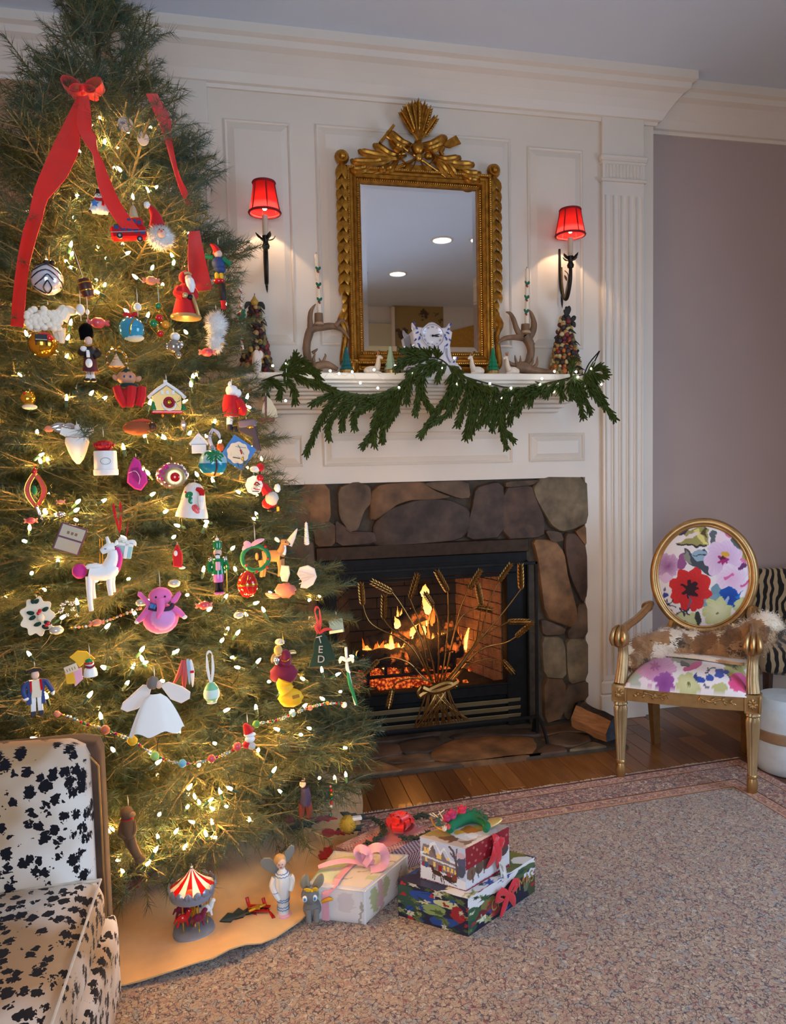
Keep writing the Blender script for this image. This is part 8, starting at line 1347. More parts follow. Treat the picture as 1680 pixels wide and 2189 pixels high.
t = orn(306,297, 'paper_disc', 'smaller grey paper disc below the top disc', 'decoration', top=14, rope=6, rope_m=REDW); P(t, 'disc', cm('grey_card', (190,180,172),.8),('p', circ(12,24, rz=14),-1.2,1.2,.3))
t = orn(285,452, 'glass_bell', 'little clear ribbed glass bell above the red bus', 'bell', top=14, rope=8); P(t, 'bell', cm('clear_ribbed', (206,190,158),.15, metal=.4),('L', [(11,-14),(9,-6),(6,6),(3,12),(0,13)],(0,0,0),14))
t = orn(65,858, 'gold_ornament', 'gold glass ornament with cream base at the left tree edge', top=22, rope=6); P(t, 'body', GLDG, ('n', (-4,0,6),(15,12,16),.2,4)); P(t, 'base', CREAM, ('e', (-2,-2,-12),(15,10,6))); P(t, 'red_dot', REDG, ('e', (-10,-8,16),3))
t = orn(392,908, 'crystal_drop', 'small clear faceted crystal drop left of the white house', top=12, rope=6); P(t, 'crystal', cm('crystal', (220,196,180),.08, metal=.6),('L', [(0,-14),(5,-6),(6,2),(3,9),(0,11)],(0,0,0),6))
t = orn(130,1100, 'silver_ornament', 'small pale silver ball near the gold lamps on the left', 'bauble', top=None); P(t, 'ball', SLV, ('e', (0,0,0),(9,8,7)))
for (px, py, r) in [(121,1347,12),(302,1288,10),(372,1247,11),(510,1315,9),(598,1372,9)]: t = orn(px, py, 'glass_bead', {121: 'large pale glass bead low at the left of the elephant', 302: 'white glass bead touching the pink elephant arm', 372: 'striped clear bead right of the elephant head', 510: 'silver glass bead above the velvet angel', 598: 'pale shell bead left of the felt tree'}[px], 'bead', top=None); P(t, 'bead', cm('pale_glass_bead', (206,204,194),.15, metal=.3),('n', (0,0,0),(r * 1.2, r, r * .8),.06,3))
t = orn(562,1268, 'bead_cluster', 'cluster of tiny silver beads left of the pale bead', 'bead', top=None, k=1.0) if False else orn(148,1305, 'bead_cluster', 'cluster of tiny silver glass beads below the unicorn', 'bead', top=None, k=.98)
rr = random.Random(6)
for i in range(12): P(t, 'bead', SLV, ('e', (rr.uniform(-16,16), rr.uniform(-4,4), rr.uniform(-22,22)), rr.uniform(3,5)))
# 58 gumdrop bead garlands
def garland(nm, lab, pts, gum, cols, seed):
 rr = random.Random(seed); p3 = [on_tree(x, y, 1.02,.02) for x, y in pts]; Q = spline(p3,160); o = p3[0]; t = thing(nm, lab, 'bead garland', o); u = pxm(o); g = G().mat(THREAD); g.tube([q - o for q in Q[::3]],.0006,4); g.build('thread', t); L = 0; nx = .003; i = 0
 for a, b in zip(Q, Q[1:]):
  L += (b - a).length
  if L >= nx: m = cols[i % len(cols)]; g = G().mat(m); g.ell(b - o, .0036 if i % 4 else .0045,7,5); g.build('bead', t); nx += .0085; i += 1
 for (x, y, r, m) in gum: p = on_tree(x, y, 1.02,.026); g = G().mat(m); g.ell(p - o, (r * u, r * u * .8, r * u),10,7, nz=.18); g.build('gumdrop', t)
GP = cm('magenta_bead', (170,30,110),.2, metal=.4); GS = cm('silver_bead', (206,206,200),.2, metal=.7); GB = cm('ice_blue_bead', (120,176,206),.2, metal=.4)
garland('gumdrop_garland', 'string of coloured beads and gumdrops swagged low across the tree', [(118,1524),(150,1533),(180,1546),(225,1560),(283,1583),(332,1615),(390,1632),(452,1623),(505,1600),(525,1585),(548,1550),(590,1540),(627,1526),(663,1512),(700,1504),(735,1504)],[(122,1526,7, PEACH),(225,1560,10, PEACH),(283,1583,11, YEL),(331,1616,10, cm('lime_gum', (150,196,110),.5)),(390,1632,9, cm('aqua_gum', (110,176,200),.5)),(452,1622,9, RPINK),(507,1596,10, RPINK),(548,1548,9, cm('green_gum', (90,150,70),.5)),(627,1527,6, TEAL),(663,1513,7, PEACH),(700,1503,5, AMB),(736,1507,8, WHT_)],[GRNG, GP, GLDG, GS, GS, GB, GS, REDG],4)
garland('bead_garland', 'thin gold bead garland crossing the tree beside the pink elephant', [(150,1342),(190,1338),(230,1326),(268,1312),(300,1300)],[],[GLDG, GS, PEACH],5)
print('ornaments', ORN_N)
# ============================================================ GIFTS AND TOYS ON THE FLOOR
def gbox(name, label, A, B, C, D=None, h=.1, z0=.008, faces=None, mat=None, pad=0.0, n=64):
 """box on corners A,B,C,D (room xy, anticlockwise seen from above: front left, front right, back right, back left); faces: top/front/right -> f(UV)->colours"""
 A, B, C = Vector(A[:2]), Vector(B[:2]), Vector(C[:2]); D = Vector(D[:2]) if D else A + C - B; o = (A + C) / 2; t = thing(name, label, 'gift box', (o.x, o.y, z0)); m = mat or VC('printed_paper', .45, coat=.2)
 g = GC().mat(m); A, B, C, D = A - o, B - o, C - o, D - o
 def face(p00, p10, p11, p01, f):
  UV = np.array([(j / (n - 1), i / (n - 1)) for i in range(n) for j in range(n)]); vs = []
  for s, q in UV:
   v = (p00 * (1 - s) + p10 * s) * (1 - q) + (p01 * (1 - s) + p11 * s) * q
   if pad: e = (1 - abs(2 * s - 1) ** 6) * (1 - abs(2 * q - 1) ** 6); v = v + (p10 - p00).cross(p01 - p00).normalized() * pad * (e - 1)
   vs.append(v)
  g.addc(vs, gridf(n, n), f(UV))
 def V(p, z): return Vector((p.x, p.y, z))
 faces = faces or {}; bg = faces.get('bg'); dflt = faces.get('other') or (lambda UV: np.repeat(S3((200,190,180)), len(UV),0))
 face(V(A, 0), V(B, 0), V(B, h), V(A, h), faces.get('front', dflt)); face(V(B, 0), V(C, 0), V(C, h), V(B, h), faces.get('right', dflt)); face(V(A, h), V(B, h), V(C, h), V(D, h), faces.get('top', dflt)); face(V(C, 0), V(D, 0), V(D, h), V(C, h), dflt); face(V(D, 0), V(A, 0), V(A, h), V(D, h), dflt)
 g.build('wrapped_box' if name != 'keepsake_box' else 'box', t); return t, A, B, C, D, V
def ribbon_strip(t, pts, w, m, nm='ribbon', up=None, th=.0008, lift=.0015):
 Q = [Vector(p) for p in pts]; rows = []
 for i, p in enumerate(Q):
  tg = (Q[min(i + 1, len(Q) - 1)] - Q[max(i - 1,0)]).normalized(); u = Vector(up[i] if isinstance(up, list) else (up or (0,0,1))); sd = tg.cross(u).normalized(); rows.append([p + sd * w * f + u * lift for f in (-.5,-.17,.17,.5)])
 g = G().mat(m); g.sheet(rows, th); return g.build(nm, t)
def loopbow(t, c, R, w, m, n=6, ax=0.0, tilt=.7, part='bow_loop', seed=0):
 rr = random.Random(seed)
 for k in range(n):
  a = ax + 2 * math.pi * k / n + rr.uniform(-.15,.15); e = tilt * rr.uniform(.6,1.3); d = Vector((math.cos(a) * math.cos(e), math.sin(a) * math.cos(e), math.sin(e))); sd = Vector((-math.sin(a), math.cos(a),0)); up = d.cross(sd); rows = []
  for i in range(13): q = 2 * math.pi * i / 12; p = Vector(c) + d * R * .5 * (1 - math.cos(q)) + up * (-R * .26 * math.sin(q)); ww = w * (.35 + .65 * math.sin(q / 2)); rows.append([p + sd * ww * f for f in (-.5,0,.5)])
  g = G().mat(m); g.sheet(rows, .0008); g.build(part, t)
# --- dark blue Christmas box (lowest) with printed holly and lettering
def holly_print(n, seed):
 rr = random.Random(seed); pal = [(52,88,60),(96,112,62),(150,154,100),(38,66,56),(206,204,176),(150,36,44),(30,72,150),(72,96,50),(176,44,50)]; o = []
 for i in range(n):
  x, y, a, L = rr.uniform(0,100), rr.uniform(0,100), rr.uniform(0,6.3), rr.uniform(5,11); c = rr.choice(pal)
  if c[0] > 140 and c[1] < 60: o += [('e', x + dx, y + dy, 2.2,2.6,0, c) for dx, dy in ((0,0),(4,2),(1,5))]
  else: o.append(('p', [(x + L * r * math.cos(a + t), y + L * r * math.sin(a + t) * 1.1) for t, r in ((0,1.3),(.5,.5),(.9,.85),(1.5,.4),(2.2,.8),(2.7,.5),(3.14,1.2),(3.6,.5),(4.1,.85),(4.7,.4),(5.4,.8),(5.8,.5))], c)); o.append(('l', [(x - L * math.cos(a), y - L * math.sin(a)),(x + L * math.cos(a), y + L * math.sin(a))],.5, tuple(int(q * .6) for q in c)))
 return o
def blue_top(UV): return paint(UV * 100,(30,38,74),[('e', 20,80,26,9,.4,(110,116,66)),('e', 30,60,20,8,-.5,(166,160,110)),('e', 12,40,16,10,.8,(54,92,70)),('e', 35,30,22,8,.3,(148,150,96)),('e', 60,22,16,7,-.3,(96,60,54)),('l', [(45,20),(95,30)],6,(150,34,44)),('e', 75,12,14,6,.2,(206,204,170)),('e', 70,92,26,10,0,(112,112,58)),('e', 90,70,14,20,.2,(96,104,60)),('p', [(60,0),(100,0),(100,60),(86,40),(80,20)],(214,212,210)),('e', 92,88,12,9,0,(214,214,210))] + holly_print(22,5),3,.12)
def blue_right(UV): return paint(UV * 100,(24,26,46),[('p', [(0,100),(100,100),(100,86),(84,70),(70,82),(50,66),(30,72),(12,58),(0,66)],(216,214,212)),('e', 6,50,12,20,.3,(50,84,54)),('e', 20,36,9,16,-.4,(104,30,36)),('e', 30,54,12,14,.5,(112,108,56)),('e', 36,30,8,22,.2,(132,46,48)),('e', 84,78,16,14,0,(74,92,56)),('e', 70,60,8,14,.3,(140,40,40)),('e', 93,40,10,22,-.3,(96,104,82)),('e', 92,62,10,12,0,(200,206,210)),('e', 97,20,8,30,0,(58,66,40)),('e', 3,20,10,18,0,(38,70,60))] + [q for q in holly_print(40,9) if not (q[0] != 'e' and q[1][0][0] > 58 and q[1][0][1] < 62)],3,.14,2)
def blue_front(UV): return paint(UV * 100,(26,34,60),[('e', 14,60,22,30,.3,(44,78,66)),('e', 40,70,24,14,-.3,(30,72,150)),('e', 52,44,18,14,.5,(134,156,96)),('e', 70,70,18,10,.2,(196,200,150)),('e', 86,50,10,22,0,(150,36,44)),('e', 20,20,20,14,0,(36,66,52)),('e', 66,20,22,12,.4,(26,70,140))] + holly_print(46,3),3,.12,4)
F, Rr, Lf = Vector((.587,1.845)), Vector((.857,1.999)), Vector((.415,1.987))
t, A, B, C, D, V = gbox('gift_box', 'large dark blue Christmas printed box under the snowy house box', Lf, F, Rr, h=.112, faces={'top': blue_top, 'right': blue_right, 'front': blue_front, 'other': blue_front}, n=100)
GLDP = cm('gold_print', (186,150,84),.4, metal=.5); nrm = Vector(((C - B).y, -(C - B).x, 0)).normalized(); ang = math.atan2((C - B).y, (C - B).x); MT = Matrix.Translation(Vector((B.x, B.y, .05)) + Vector(((C - B).x, (C - B).y, 0)) * .645 + nrm * .0012) @ Matrix.Rotation(ang, 4, 'Z') @ Matrix.Rotation(math.pi / 2,4, 'X')
text3('CHRISTMAS', .042, GLDP, 'lettering', t, MT @ Matrix.Diagonal((.92,1.2,1,1)) @ Matrix.Rotation(.06,4, 'Z'),.0006)
bc = Vector((B.x, B.y, .062)) + Vector(((C - B).x, (C - B).y, 0)) * .52 + nrm * .008; REDR = M('red_ribbon_cloth', lin(196,24,38),.45, var=.1, sheen=.3)
for q in ([(0,0,0),(-.03,0,.022),(-.05,0,.004),(-.02,0,-.008)],[(0,0,0),(.03,0,.026),(.046,0,.010),(.02,0,-.004)],[(0,0,0),(-.016,0,-.03),(-.036,0,-.056)],[(0,0,0),(.022,0,-.024),(.030,0,-.05)]):
 g = G().mat(REDR); ex = Vector(((C - B).x, (C - B).y, 0)).normalized(); g.blade([bc + ex * a + Vector((0,0, c_)) + nrm * .006 for a, b, c_ in q],.026, up=nrm, n=8, th=.006); g.build('painted_bow', t)
# --- keepsake box printed with a snowy house
zt = .008 + .112; A1, B1, C1 = on_z(898,1877, zt), on_z(996,1906, zt), on_z(1089,1853, zt)
def house(UV):
 P_ = UV * [100,100]; return paint(P_, (190,206,232),[('p', [(0,0),(100,0),(100,22),(60,30),(0,34)],(226,232,240)),('p', [(4,34),(86,26),(86,56),(60,60),(50,78),(38,62),(30,86),(8,86),(4,60)],(128,118,122)),('p', [(2,60),(20,66),(30,88),(36,90),(46,66),(52,82),(58,80),(68,58),(86,56),(86,60),(68,64),(54,90),(46,76),(34,98),(24,92),(18,72),(2,66)],(228,236,246)),('p', [(24,78),(36,60),(36,74),(30,88)],(110,96,96)),('p', [(2,56),(86,46),(86,50),(2,61)],(220,228,240))] +
  [('p', [(x, y),(x + 5, y - .5),(x + 5, y + h_),(x, y + h_ + .5)],(240,206,112)) for x, y, h_ in [(10,66,13),(16,65,13),(12,42,12),(30,38,11),(38,60,11),(43,59,10),(52,36,10),(60,35,10),(68,34,10),(76,33,9),(60,61,6)]] +
  [('p', [(41,30),(49,29),(49,44),(41,45)],(150,30,40)),('e', 14,38,6,7,0,(60,90,140)),('e', 8,38,3,6,0,(150,50,60)),('e', 60,30,4,3,0,(50,70,80)),('e', 74,28,4,3,0,(50,70,80))] +
  [('l', [(82,30),(80,60),(74,86),(66,94)],2.4,(84,74,84)),('l', [(80,60),(92,84)],1.8,(92,84,96)),('l', [(79,66),(68,80)],1.5,(92,84,96)),('l', [(80,70),(82,94)],1.4,(98,90,100)),('e', 94,60,10,22,0,(78,88,120)),('e', 90,42,8,14,0,(70,82,104)),('e', 90,80,9,7,0,(206,180,196)),
  ('e', 38,24,11,6,-.15,(74,46,38)),('p', [(24,38),(28,40),(34,28),(28,22)],(70,44,36)),('e', 25,37,4,3,.4,(70,44,36)),('l', [(30,22),(28,8)],1.1,(80,52,42)),('l', [(33,21),(33,7)],1.1,(80,52,42)),('l', [(46,20),(48,6)],1.1,(60,36,30)),('l', [(49,22),(54,6)],1.1,(60,36,30)),('e', 66,18,15,7,-.1,(64,44,40)),('e', 76,24,6,8,0,(120,60,46)),('e', 64,28,5,5,0,(150,70,66)),('l', [(54,14),(80,6)],.8,(60,40,36)),('p', [(0,0),(0,100),(1.6,100),(1.6,0)],(130,24,34)),('p', [(0,0),(100,0),(100,2.2),(0,2.2)],(130,24,34))],1.4,.4)
def side(UV): return paint(UV * 100,(190,186,190),[('p', [(0,40),(100,44),(100,12),(0,6)],(206,202,204)),('e', 12,36,10,16,0,(110,84,66)),('e', 30,40,9,16,0,(92,72,60)),('e', 46,40,10,14,0,(104,80,66)),('e', 86,50,12,14,0,(74,58,54)),('l', [(14,40),(16,12)],1.4,(90,56,44)),('l', [(26,40),(28,16)],1.2,(70,56,50)),('l', [(40,40),(41,20)],1.2,(96,66,52)),('p', [(0,0),(100,0),(100,8),(0,3)],(126,24,34)),('p', [(0,100),(100,100),(100,56),(60,52),(0,48)],(134,24,34))] + [('e', x, y, 2.2,3,0,(176,96,92)) for x, y in [(8,62),(14,78),(22,60),(26,84),(33,70),(42,62),(46,82),(55,72),(64,86),(72,70),(80,84),(88,68),(94,82),(18,92),(38,94),(58,92)]],1.2,.3,5)
def lid(UV): return paint(UV * 100,(176,166,160),[('e', 24,26,30,14,.3,(146,128,80)),('e', 14,60,14,26,.2,(164,152,160)),('e', 50,16,18,8,0,(104,74,56)),('e', 60,50,30,26,0,(196,204,214)),('e', 54,60,18,14,0,(170,110,44)),('e', 62,74,12,10,0,(150,152,90)),('e', 74,44,14,10,0,(216,222,230)),('e', 84,20,14,8,.3,(120,100,88)),('e', 90,60,7,20,0,(198,190,184)),('e', 96,30,5,26,0,(214,208,206)),('e', 44,44,8,8,0,(216,160,60))],6,.12,6)
t, A, B, C, D, V = gbox('keepsake_box', 'cube box printed with a snowy house and horse sleigh on the blue box', A1, B1, C1, h=.128, z0=zt, faces={'front': house, 'right': side, 'top': lid, 'other': side}, n=112)
exr = Vector(((C - B).x, (C - B).y, 0)); nr = Vector((exr.y, -exr.x, 0)).normalized(); exu = exr.normalized(); L_ = exr.length
for a, b, w in [((.60,.145),(.70,.03),.03),((.66,.125),(.45,.05),.032),((.62,.12),(.85,.105),.034),((.62,.12),(.60,.145),.026)]:
 p0 = Vector((B.x, B.y, 0)) + exu * L_ * a[0] + Vector((0,0, a[1] - .012)) + nr * .006; p1 = Vector((B.x, B.y, 0)) + exu * L_ * b[0] + Vector((0,0, b[1] - .012)) + nr * .004; g = G().mat(REDR); g.blade([p0, p0.lerp(p1,.5) + nr * .012, p1], w, up=nr, n=8, th=.005); g.build('ribbon', t)
TAGM = VC('tag_print', .7); g = GC().mat(TAGM); p0 = Vector((B.x, B.y, .048)) + exu * L_ * .74 + nr * .012; rows = [p0 + exu * (x - .5) * .026 + Vector((0,0,-z * .06)) + nr * (.012 * z) for z in [i / 14 for i in range(15)] for x in [j / 8 for j in range(9)]]; g.addc(rows, gridf(15,9), paint(np.array([(x * 100, z * 100) for z in [i / 14 for i in range(15)] for x in [j / 8 for j in range(9)]]),(196,190,182),[('e', 40,40,30,14,.5,(150,138,120)),('e', 60,70,20,20,0,(214,210,206)),('e', 30,80,20,8,.3,(134,124,110))],10,.1)); g.build('gift_tag', t)
# wreath trinket lying on the lid
wc = on_z(1000,1768, zt + .13); t = thing('flower_wreath', 'green wreath trinket with pink roses and gold leaves on the house box lid', 'decoration', wc); wu = pxm(wc); WG = lambda px, py, dz=0.0: on_z(px, py, zt + .131 + dz) - wc
FG = cm('felt_emerald', (22,110,72),.85); pts = [WG(*p, .012) for p in [(962,1776),(966,1764),(985,1752),(1008,1746),(1028,1752),(1040,1764),(1038,1776)]]; g = G().mat(FG); g.tube(spline(pts, 24),[.010,.020,.022,.016,.008],12, flat=.8); g.build('felt_ring', t)
g = G().mat(GLDP); g.tube(spline([WG(*p, .006) for p in [(922,1748),(926,1760),(936,1770),(952,1776)]],14),.003,6); g.build('gold_wire', t)
rr = random.Random(12)
for (px, py, r, m) in [(965,1744,11, cm('rose_pink', (190,50,96),.6)),(955,1750,8, cm('rose_pink', (190,50,96),.6)),(987,1734,10, cm('rose_red', (214,50,78),.6)),(958,1768,5, RPINK),(950,1772,5, CREAM)]: g = G().mat(m); c = WG(px, py, .030); g.ell(c, r * wu, 12,8, nz=.2, nf=4); [g.blade([c, c + Vector((math.cos(a), math.sin(a),.5)) * r * wu * .8, c + Vector((math.cos(a), math.sin(a),1.2)) * r * wu * .9], r * wu, up=(math.cos(a), math.sin(a),0), n=4) for a in (0,1.2,2.5,3.8,5)]; g.build('flower', t)
for (px, py, dx, dy) in [(1010,1738,10,-8),(1020,1740,12,-4),(1028,1744,14,4),(1000,1740,-4,-10),(940,1758,-8,-8),(944,1764,-12,2),(1018,1746,16,6),(1032,1752,8,6)]: g = G().mat(cm('dull_green_leaf', (44,92,66),.7)); a = WG(px, py, .024); b = WG(px + dx, py + dy, .03); g.blade([a, a.lerp(b, .5) + Vector((0,0,.006)), b],9 * wu, up=(0,-.5,1), n=5); g.build('leaf', t)
for (a, b) in [((945,1755),(925,1738)),((948,1752),(938,1734)),((936,1742),(950,1731)),((930,1746),(918,1740))]: g = G().mat(cm('ivory_twig', (226,216,190),.6)); g.tube([WG(*a, .02), WG(*b, .028)],.0018,5); g.build('twig', t)
g = G().mat(GLDP); g.blade([WG(1034,1768,.012), WG(1052,1758,.018), WG(1073,1750,.02)],17 * wu, up=(0,-.6,.8), n=8, th=.006); g.build('gold_leaf', t)
# --- chevron wrapped gift with red bow
def chev(UV):
 C_ = np.repeat(S3((222,198,194)), len(UV),0); ph = (UV[:, 0] * 26 + np.abs(((UV[:, 1] * 6) % 2) - 1) * 2.0) % 1; C_[ph < .5] = S3((126,26,38)); m = (UV[:, 1] > .22) & (UV[:, 1] < .80) & (UV[:, 0] > .12) & (UV[:, 0] < .95); C_[m] = S3((206,128,132)); return C_
def chev2(UV): C_ = np.repeat(S3((222,198,194)), len(UV),0); ph = (UV[:, 0] * 22 + np.abs(((UV[:, 1] * 2) % 2) - 1) * 2.4) % 1; C_[ph < .5] = S3((120,24,36)); return C_
zb = .02; A2, B2, C2 = on_z(717,1799,.11), on_z(800,1829,.11), on_z(930,1764,.11)
t, A, B, C, D, V = gbox('gift_box', 'low gift in red and white chevron paper with a red satin bow', A2, B2, C2, h=.085, z0=.009, faces={'top': lambda UV: chev(UV[:, ::-1]), 'front': chev2, 'right': chev2, 'other': chev2})
loopbow(t, on_z(855,1772,.105) - Vector(t.location),.056,.040, SAT, 11,.3,.75, seed=3); loopbow(t, on_z(856,1764,.125) - Vector(t.location),.044,.034, SAT, 6,.9,1.0, seed=5)
PICK = cm('dark_garland', (44,60,50),.7); rr = random.Random(14)
for pl in ([(795,1752),(812,1762),(822,1776),(815,1790),(800,1800),(785,1806)],[(860,1793),(880,1795),(900,1792),(920,1782)],[(890,1752),(900,1745),(912,1748)]):
 g = G().mat(PICK); Q = spline([on_z(x, y, .104) - Vector(t.location) for x, y in pl],24); g.tube(Q, .0022,5)
 for q in Q:
  for k in range(3): a = rr.uniform(0,6.3); g.blade([q, q + Vector((math.cos(a) * .008, math.sin(a) * .008,.006)), q + Vector((math.cos(a) * .016, math.sin(a) * .016, rr.uniform(0,.01)))],.010, up=(0,0,1), n=3)
 g.build('greenery_sprig', t)
# --- pale toile wrapped gift with pink ribbon
TOILE = [('e', 20,64,20,15,.3,(186,196,146)),('e', 34,74,16,12,-.2,(196,204,158)),('e', 8,30,18,16,0,(206,222,190)),('e', 26,26,16,10,.4,(212,226,198)),('l', [(60,40),(72,46),(84,40)],1.4,(170,164,160)),('l', [(80,70),(90,80),(97,76)],1.4,(150,146,140)),('e', 70,60,8,4,.4,(186,182,178)),('l', [(50,20),(58,28)],1.2,(176,170,168)),('e', 88,30,6,8,0,(190,198,160)),('e', 60,84,8,5,0,(206,198,186))]
top_p = lambda UV: paint(UV * 100,(226,214,202), TOILE, 8,.1,7); side_p = lambda UV: paint(UV * 100,(222,214,206),[('e', 20,50,8,36,.1,(172,176,132)),('e', 46,60,7,30,-.1,(176,180,138)),('e', 34,50,7,50,0,(204,168,168)),('l', [(70,30),(78,60),(86,80)],2,(160,152,146)),('l', [(80,50),(92,40)],1.6,(166,158,152))],6,.12,8); fr_p = lambda UV: paint(UV * 100,(228,222,220),[('e', 66,56,15,28,0,(214,206,208)),('e', 10,60,12,40,0,(204,218,190)),('l', [(88,0),(94,60)],3,(170,164,150))],6,.12,9)
PKR = M('pale_pink_satin', lin(236,168,182),.35, var=.06, scale=20)
A3, B3, C3, D3 = Vector((.15,2.035)), Vector((.312,1.962)), Vector((.478,2.118)), Vector((.25,2.20))
t, A, B, C, D, V = gbox('gift_box', 'cream gift in pale toile paper with a pink satin bow', A3, B3, C3, D3, h=.110, z0=.009, faces={'top': top_p, 'front': fr_p, 'right': side_p, 'other': top_p}, pad=.006)
K3 = lambda px, py, z=.121: on_z(px, py, z) - Vector(t.location)
rp_ = [K3(722,1880,.124), K3(738,1862,.122), K3(760,1842,.122), K3(782,1826,.124)]; ribbon_strip(t, spline(rp_, 10),.020, PKR)
p0 = rp_[0]; nf = Vector(((B - A).y, -(B - A).x, 0)).normalized(); ribbon_strip(t, [p0 + Vector((0,0,.001)) + nf * .002, p0 + nf * .02 + Vector((0,0,-.004)), Vector((A.lerp(B, .32).x, A.lerp(B, .32).y, .085)) + nf * .003, Vector((A.lerp(B, .32).x, A.lerp(B, .32).y, .005)) + nf * .003],.022, PKR, up=[(0,0,1),(0,0,1), nf, nf])
kc = K3(776,1842,.135)
ux = Vector((.977,-.211,0))
def bl3(pts, w, nm='ribbon_loop', up=(0,-.6,.8)):
 Q = spline([kc + ux * a * .00137 + Vector((0,-.006 * i, b * .00137)) for i, (a, b) in enumerate(pts)],16); g = G().mat(PKR); g.blade(Q[::2], w, up=up, n=18, th=.002, prof=lambda q: .7 + .3 * math.sin(math.pi * q)); g.build(nm, t)
for a in [([(0,0),(14,30),(40,36),(48,14),(36,-4),(4,-6)],.030),([(0,0),(-14,22),(-6,36),(14,24),(0,2)],.026),([(0,-4),(-40,6),(-80,2),(-106,-4)],.016, 'ribbon_tail'),([(2,-4),(24,-20),(28,-56),(38,-78)],.022, 'ribbon_tail'),([(-2,-2),(10,6),(24,2)],.02)]: bl3(*a)
# --- wooden angel
ap = on_z(600,1958,.022); t = thing('wooden_angel', 'painted wooden angel with grey glitter wings standing on the tree skirt', 'figurine', ap, -math.atan2(ap.x, ap.y), None, pxm(ap)); PNW = cm('painted_white_wood', (226,222,216),.4); BPN = cm('blue_paint', (66,128,190),.5)
P(t, 'base', PINKB, ('L', [(18,0),(18,6),(14,8),(0,8)],(6,0,0),20)); P(t, 'body', PNW, ('L', [(12,8),(12,34),(13,40),(17,62),(18,78),(14,94),(8,100),(6,106),(0,107)],(6,0,0),22)); P(t, 'head', SKIN, ('e', (4,0,118),(11,11,13))); P(t, 'hair', cm('blonde_paint', (190,150,96),.6),('n', (2,3,122),(13,12,13),.06,4)); WGL = cm('grey_glitter', (136,142,140),.4, metal=.3, var=.4, scale=120); P(t, 'wing', WGL, ('p', [(0,88),(-16,90),(-34,104),(-40,118),(-32,126),(-18,124),(-4,110),(4,98)],10,14,1)); P(t, 'wing', WGL, ('p', [(10,118),(14,136),(26,148),(34,144),(32,128),(22,114),(12,104)],10,14,1)); P(t, 'arm', PNW, ('t', [(-10,-2,88),(-15,-6,72),(-8,-12,54),(-2,-14,44)],[7,7,6,4])); P(t, 'arm', PNW, ('t', [(22,-2,88),(26,-4,78),(22,-12,60)],[7,7,5])); P(t, 'blue_trim', BPN, *[('r', [(6 + (w) * math.cos(a), w * math.sin(a), z + math.sin(a * 12) * 1.2) for a in [i * .21 for i in range(30)]],.8) for z, w in ((36,13),(41,13.4),(18,12.6),(24,12.6),(97,12),(92,15))],('r', [(-10 + 6.5 * math.cos(a),-10 + 6 * math.sin(a),60) for a in [i * .3 for i in range(21)]],.8)); P(t, 'eyes', BLKS, ('e', (0,-10.6,119),1),('e', (7,-10.6,119),1)); P(t, 'mouth', REDG, ('e', (4,-10.8,113),(2,.6,.8)))
# --- felt mouse
mp_ = on_z(668,1962,.02); t = thing('felt_mouse', 'grey felt mouse toy with big ears and yellow bow', 'toy', mp_, -math.atan2(mp_.x, mp_.y), None, pxm(mp_)); GRF = cm('grey_felt2', (116,116,114),.95, sheen=.4); EARM = cm('taupe_felt', (140,132,112),.95, sheen=.4)
P(t, 'body', GRF, ('n', (0,2,22),(20,16,22),.05,3)); P(t, 'head', GRF, ('n', (-4,-4,54),(19,16,20),.05,3)); P(t, 'ear', EARM, ('bl', [(-10,-2,66),(-14,-6,84),(-10,-4,100)],22)); P(t, 'ear', EARM, ('bl', [(6,-2,66),(16,-6,82),(22,-4,98)],20)); P(t, 'bow', YEL, ('bl', [(0,-14,68),(-10,-18,74),(-16,-14,72)],9),('bl', [(0,-14,68),(8,-18,74),(12,-14,66)],9),('e', (0,-16,69),3)); P(t, 'carrot', cm('orange_felt', (216,150,40),.8),('t', [(20,-12,40),(34,-14,46),(44,-13,44)],[3,4.5,2]))
for x in (-15,6): P(t, 'eye', WHT_, ('e', (x, -17,54),(5.5,3,7))); P(t, 'pupil', BPN, ('e', (x, -20,54),(2.6,1.4,3.6)))
for x in (-8,8): P(t, 'leg', GRF, ('t', [(x, -10,26),(x, -15,12),(x, -18,3)],[6,6,5.5]))
P(t, 'tail', EARM, ('t', [(16,10,8),(30,8,6),(36,4,14)],[3,2.5,1.5]))
# --- carousel
cp = on_z(415,1992,.022); t = thing('toy_carousel', 'toy carousel with red and white striped roof and silver rim', 'toy', cp, -math.atan2(cp.x, cp.y), None, pxm(cp)); SLVP = cm('silver_blue', (150,160,180),.3, metal=.5)
P(t, 'base', SLVP, ('L', [(42,0),(44,4),(42,12),(38,14),(0,14)],(0,0,0),28)); P(t, 'post', GLDG, ('L', [(6,14),(5,40),(6,80),(0,84)],(0,0,0),14)); P(t, 'rim', SLVP, ('L', [(38,82),(46,84),(47,92),(46,100),(40,102),(0,102)],(0,0,0),32))
for k in range(16):
 a0, a1 = [2 * math.pi * (k + q) / 16 for q in (0,1)]; g = G().mat(REDG if k % 2 else WHT_); pr = [(46,102),(30,112),(14,126),(3,140)]; g.add([(r * math.cos(a), r * math.sin(a), z) for r, z in pr for a in (a0, a1)],[(2 * i, 2 * i + 1,2 * i + 3,2 * i + 2) for i in range(3)], False); g.build('roof_panel', t)
 a = (a0 + a1) / 2; g = G().mat(SLVP); g.blade([(46 * math.cos(a),46 * math.sin(a),96),(48 * math.cos(a),48 * math.sin(a),104),(47 * math.cos(a),47 * math.sin(a),112)],18, up=(math.cos(a), math.sin(a),0), n=5); g.build('crest', t)
P(t, 'finial', SLV, ('e', (0,0,143),4),('t', [(0,0,140),(0,0,152)],[3,1]))
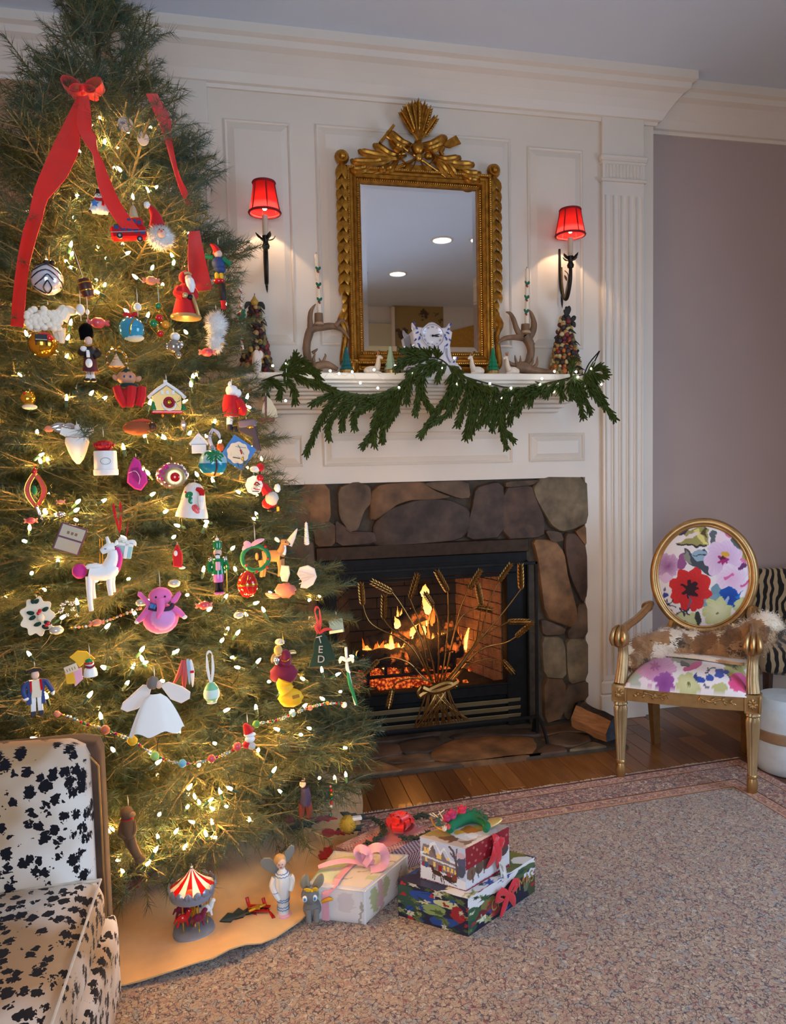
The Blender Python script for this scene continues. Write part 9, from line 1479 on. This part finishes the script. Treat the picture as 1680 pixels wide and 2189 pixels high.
for k in range(5):
 a = -1.2 + k * 1.26; x, y = 28 * math.cos(a),28 * math.sin(a); P(t, 'pole', GLDG, ('t', [(x, y, 14),(x, y, 84)],1.5,6)); P(t, 'horse', [BURG, WHT_, NAVY, BURG, REDG][k],('e', (x, y, 46),(13,7,9)),('t', [(x + 8, y, 48),(x + 13, y, 60),(x + 17, y, 58)],[6,5,3]),('t', [(x + 7, y, 42),(x + 10, y, 28)],[3.5,2]),('t', [(x - 7, y, 42),(x - 12, y, 28)],[3.5,2]),('t', [(x - 12, y, 48),(x - 18, y, 38)],[3,1.5]))
# --- red sled and gold star
sp_ = on_z(566,1948,.03); t = thing('toy_sled', 'small red wooden toy sled lying on the skirt beside the angel', 'toy', sp_, -.3, None, pxm(sp_));
for s, x in ((-1,-30),(1,6)): P(t, 'runner', REDG if False else cm('red_paint', (176,28,30),.4),('t', [(x + 20,-24,2),(x, 0,2),(x - 10,14,8),(x - 14,18,18)],4))
for y in (-14,2): P(t, 'slat', cm('red_paint', (176,28,30),.4),('b', (-10, y, 10),(44,7,3),.8))
stp = on_z(548,1940,.05); t = thing('gold_star', 'gold glitter star lying on the red toy sled', 'decoration', stp, .4, None, pxm(stp)); P(t, 'star', cm('gold_star', (226,176,40),.35, metal=.6, var=.3, scale=120),('p', star(20,9),-2,2,.6)); t.rotation_euler = (1.2,0,.4)
yp = on_z(747,1812,.05); t = thing('yarn_pompom', 'mustard yellow yarn pompom between the chevron and toile gifts', 'decoration', yp); fluff(t, 'yarn', cm('mustard_yarn', (190,156,56),.9),(0,0,.06),(.024,.024,.024),10,.01) if False else None
g = G().mat(cm('mustard_yarn', (190,156,56),.95, bump=1)); g.ell((0,.03,.068),(.026,.026,.03),16,10, nz=.12, nf=6); rr = random.Random(3)
for i in range(420): d = Vector((rr.gauss(0,1), rr.gauss(0,1), rr.gauss(0,1))).normalized(); p = Vector((0,.03,.068)) + d * .024; s = d.orthogonal() * .0009; g.add([p + s, p - s, p + d * .009 + s * .3],[(0,1,2)])
g.build('yarn', t); g = G().mat(WHT_); g.box((.032,.03,.085),(.035,.02,.012),.003); g.build('white_tag', t)
gb = on_z(830,1915,.02)
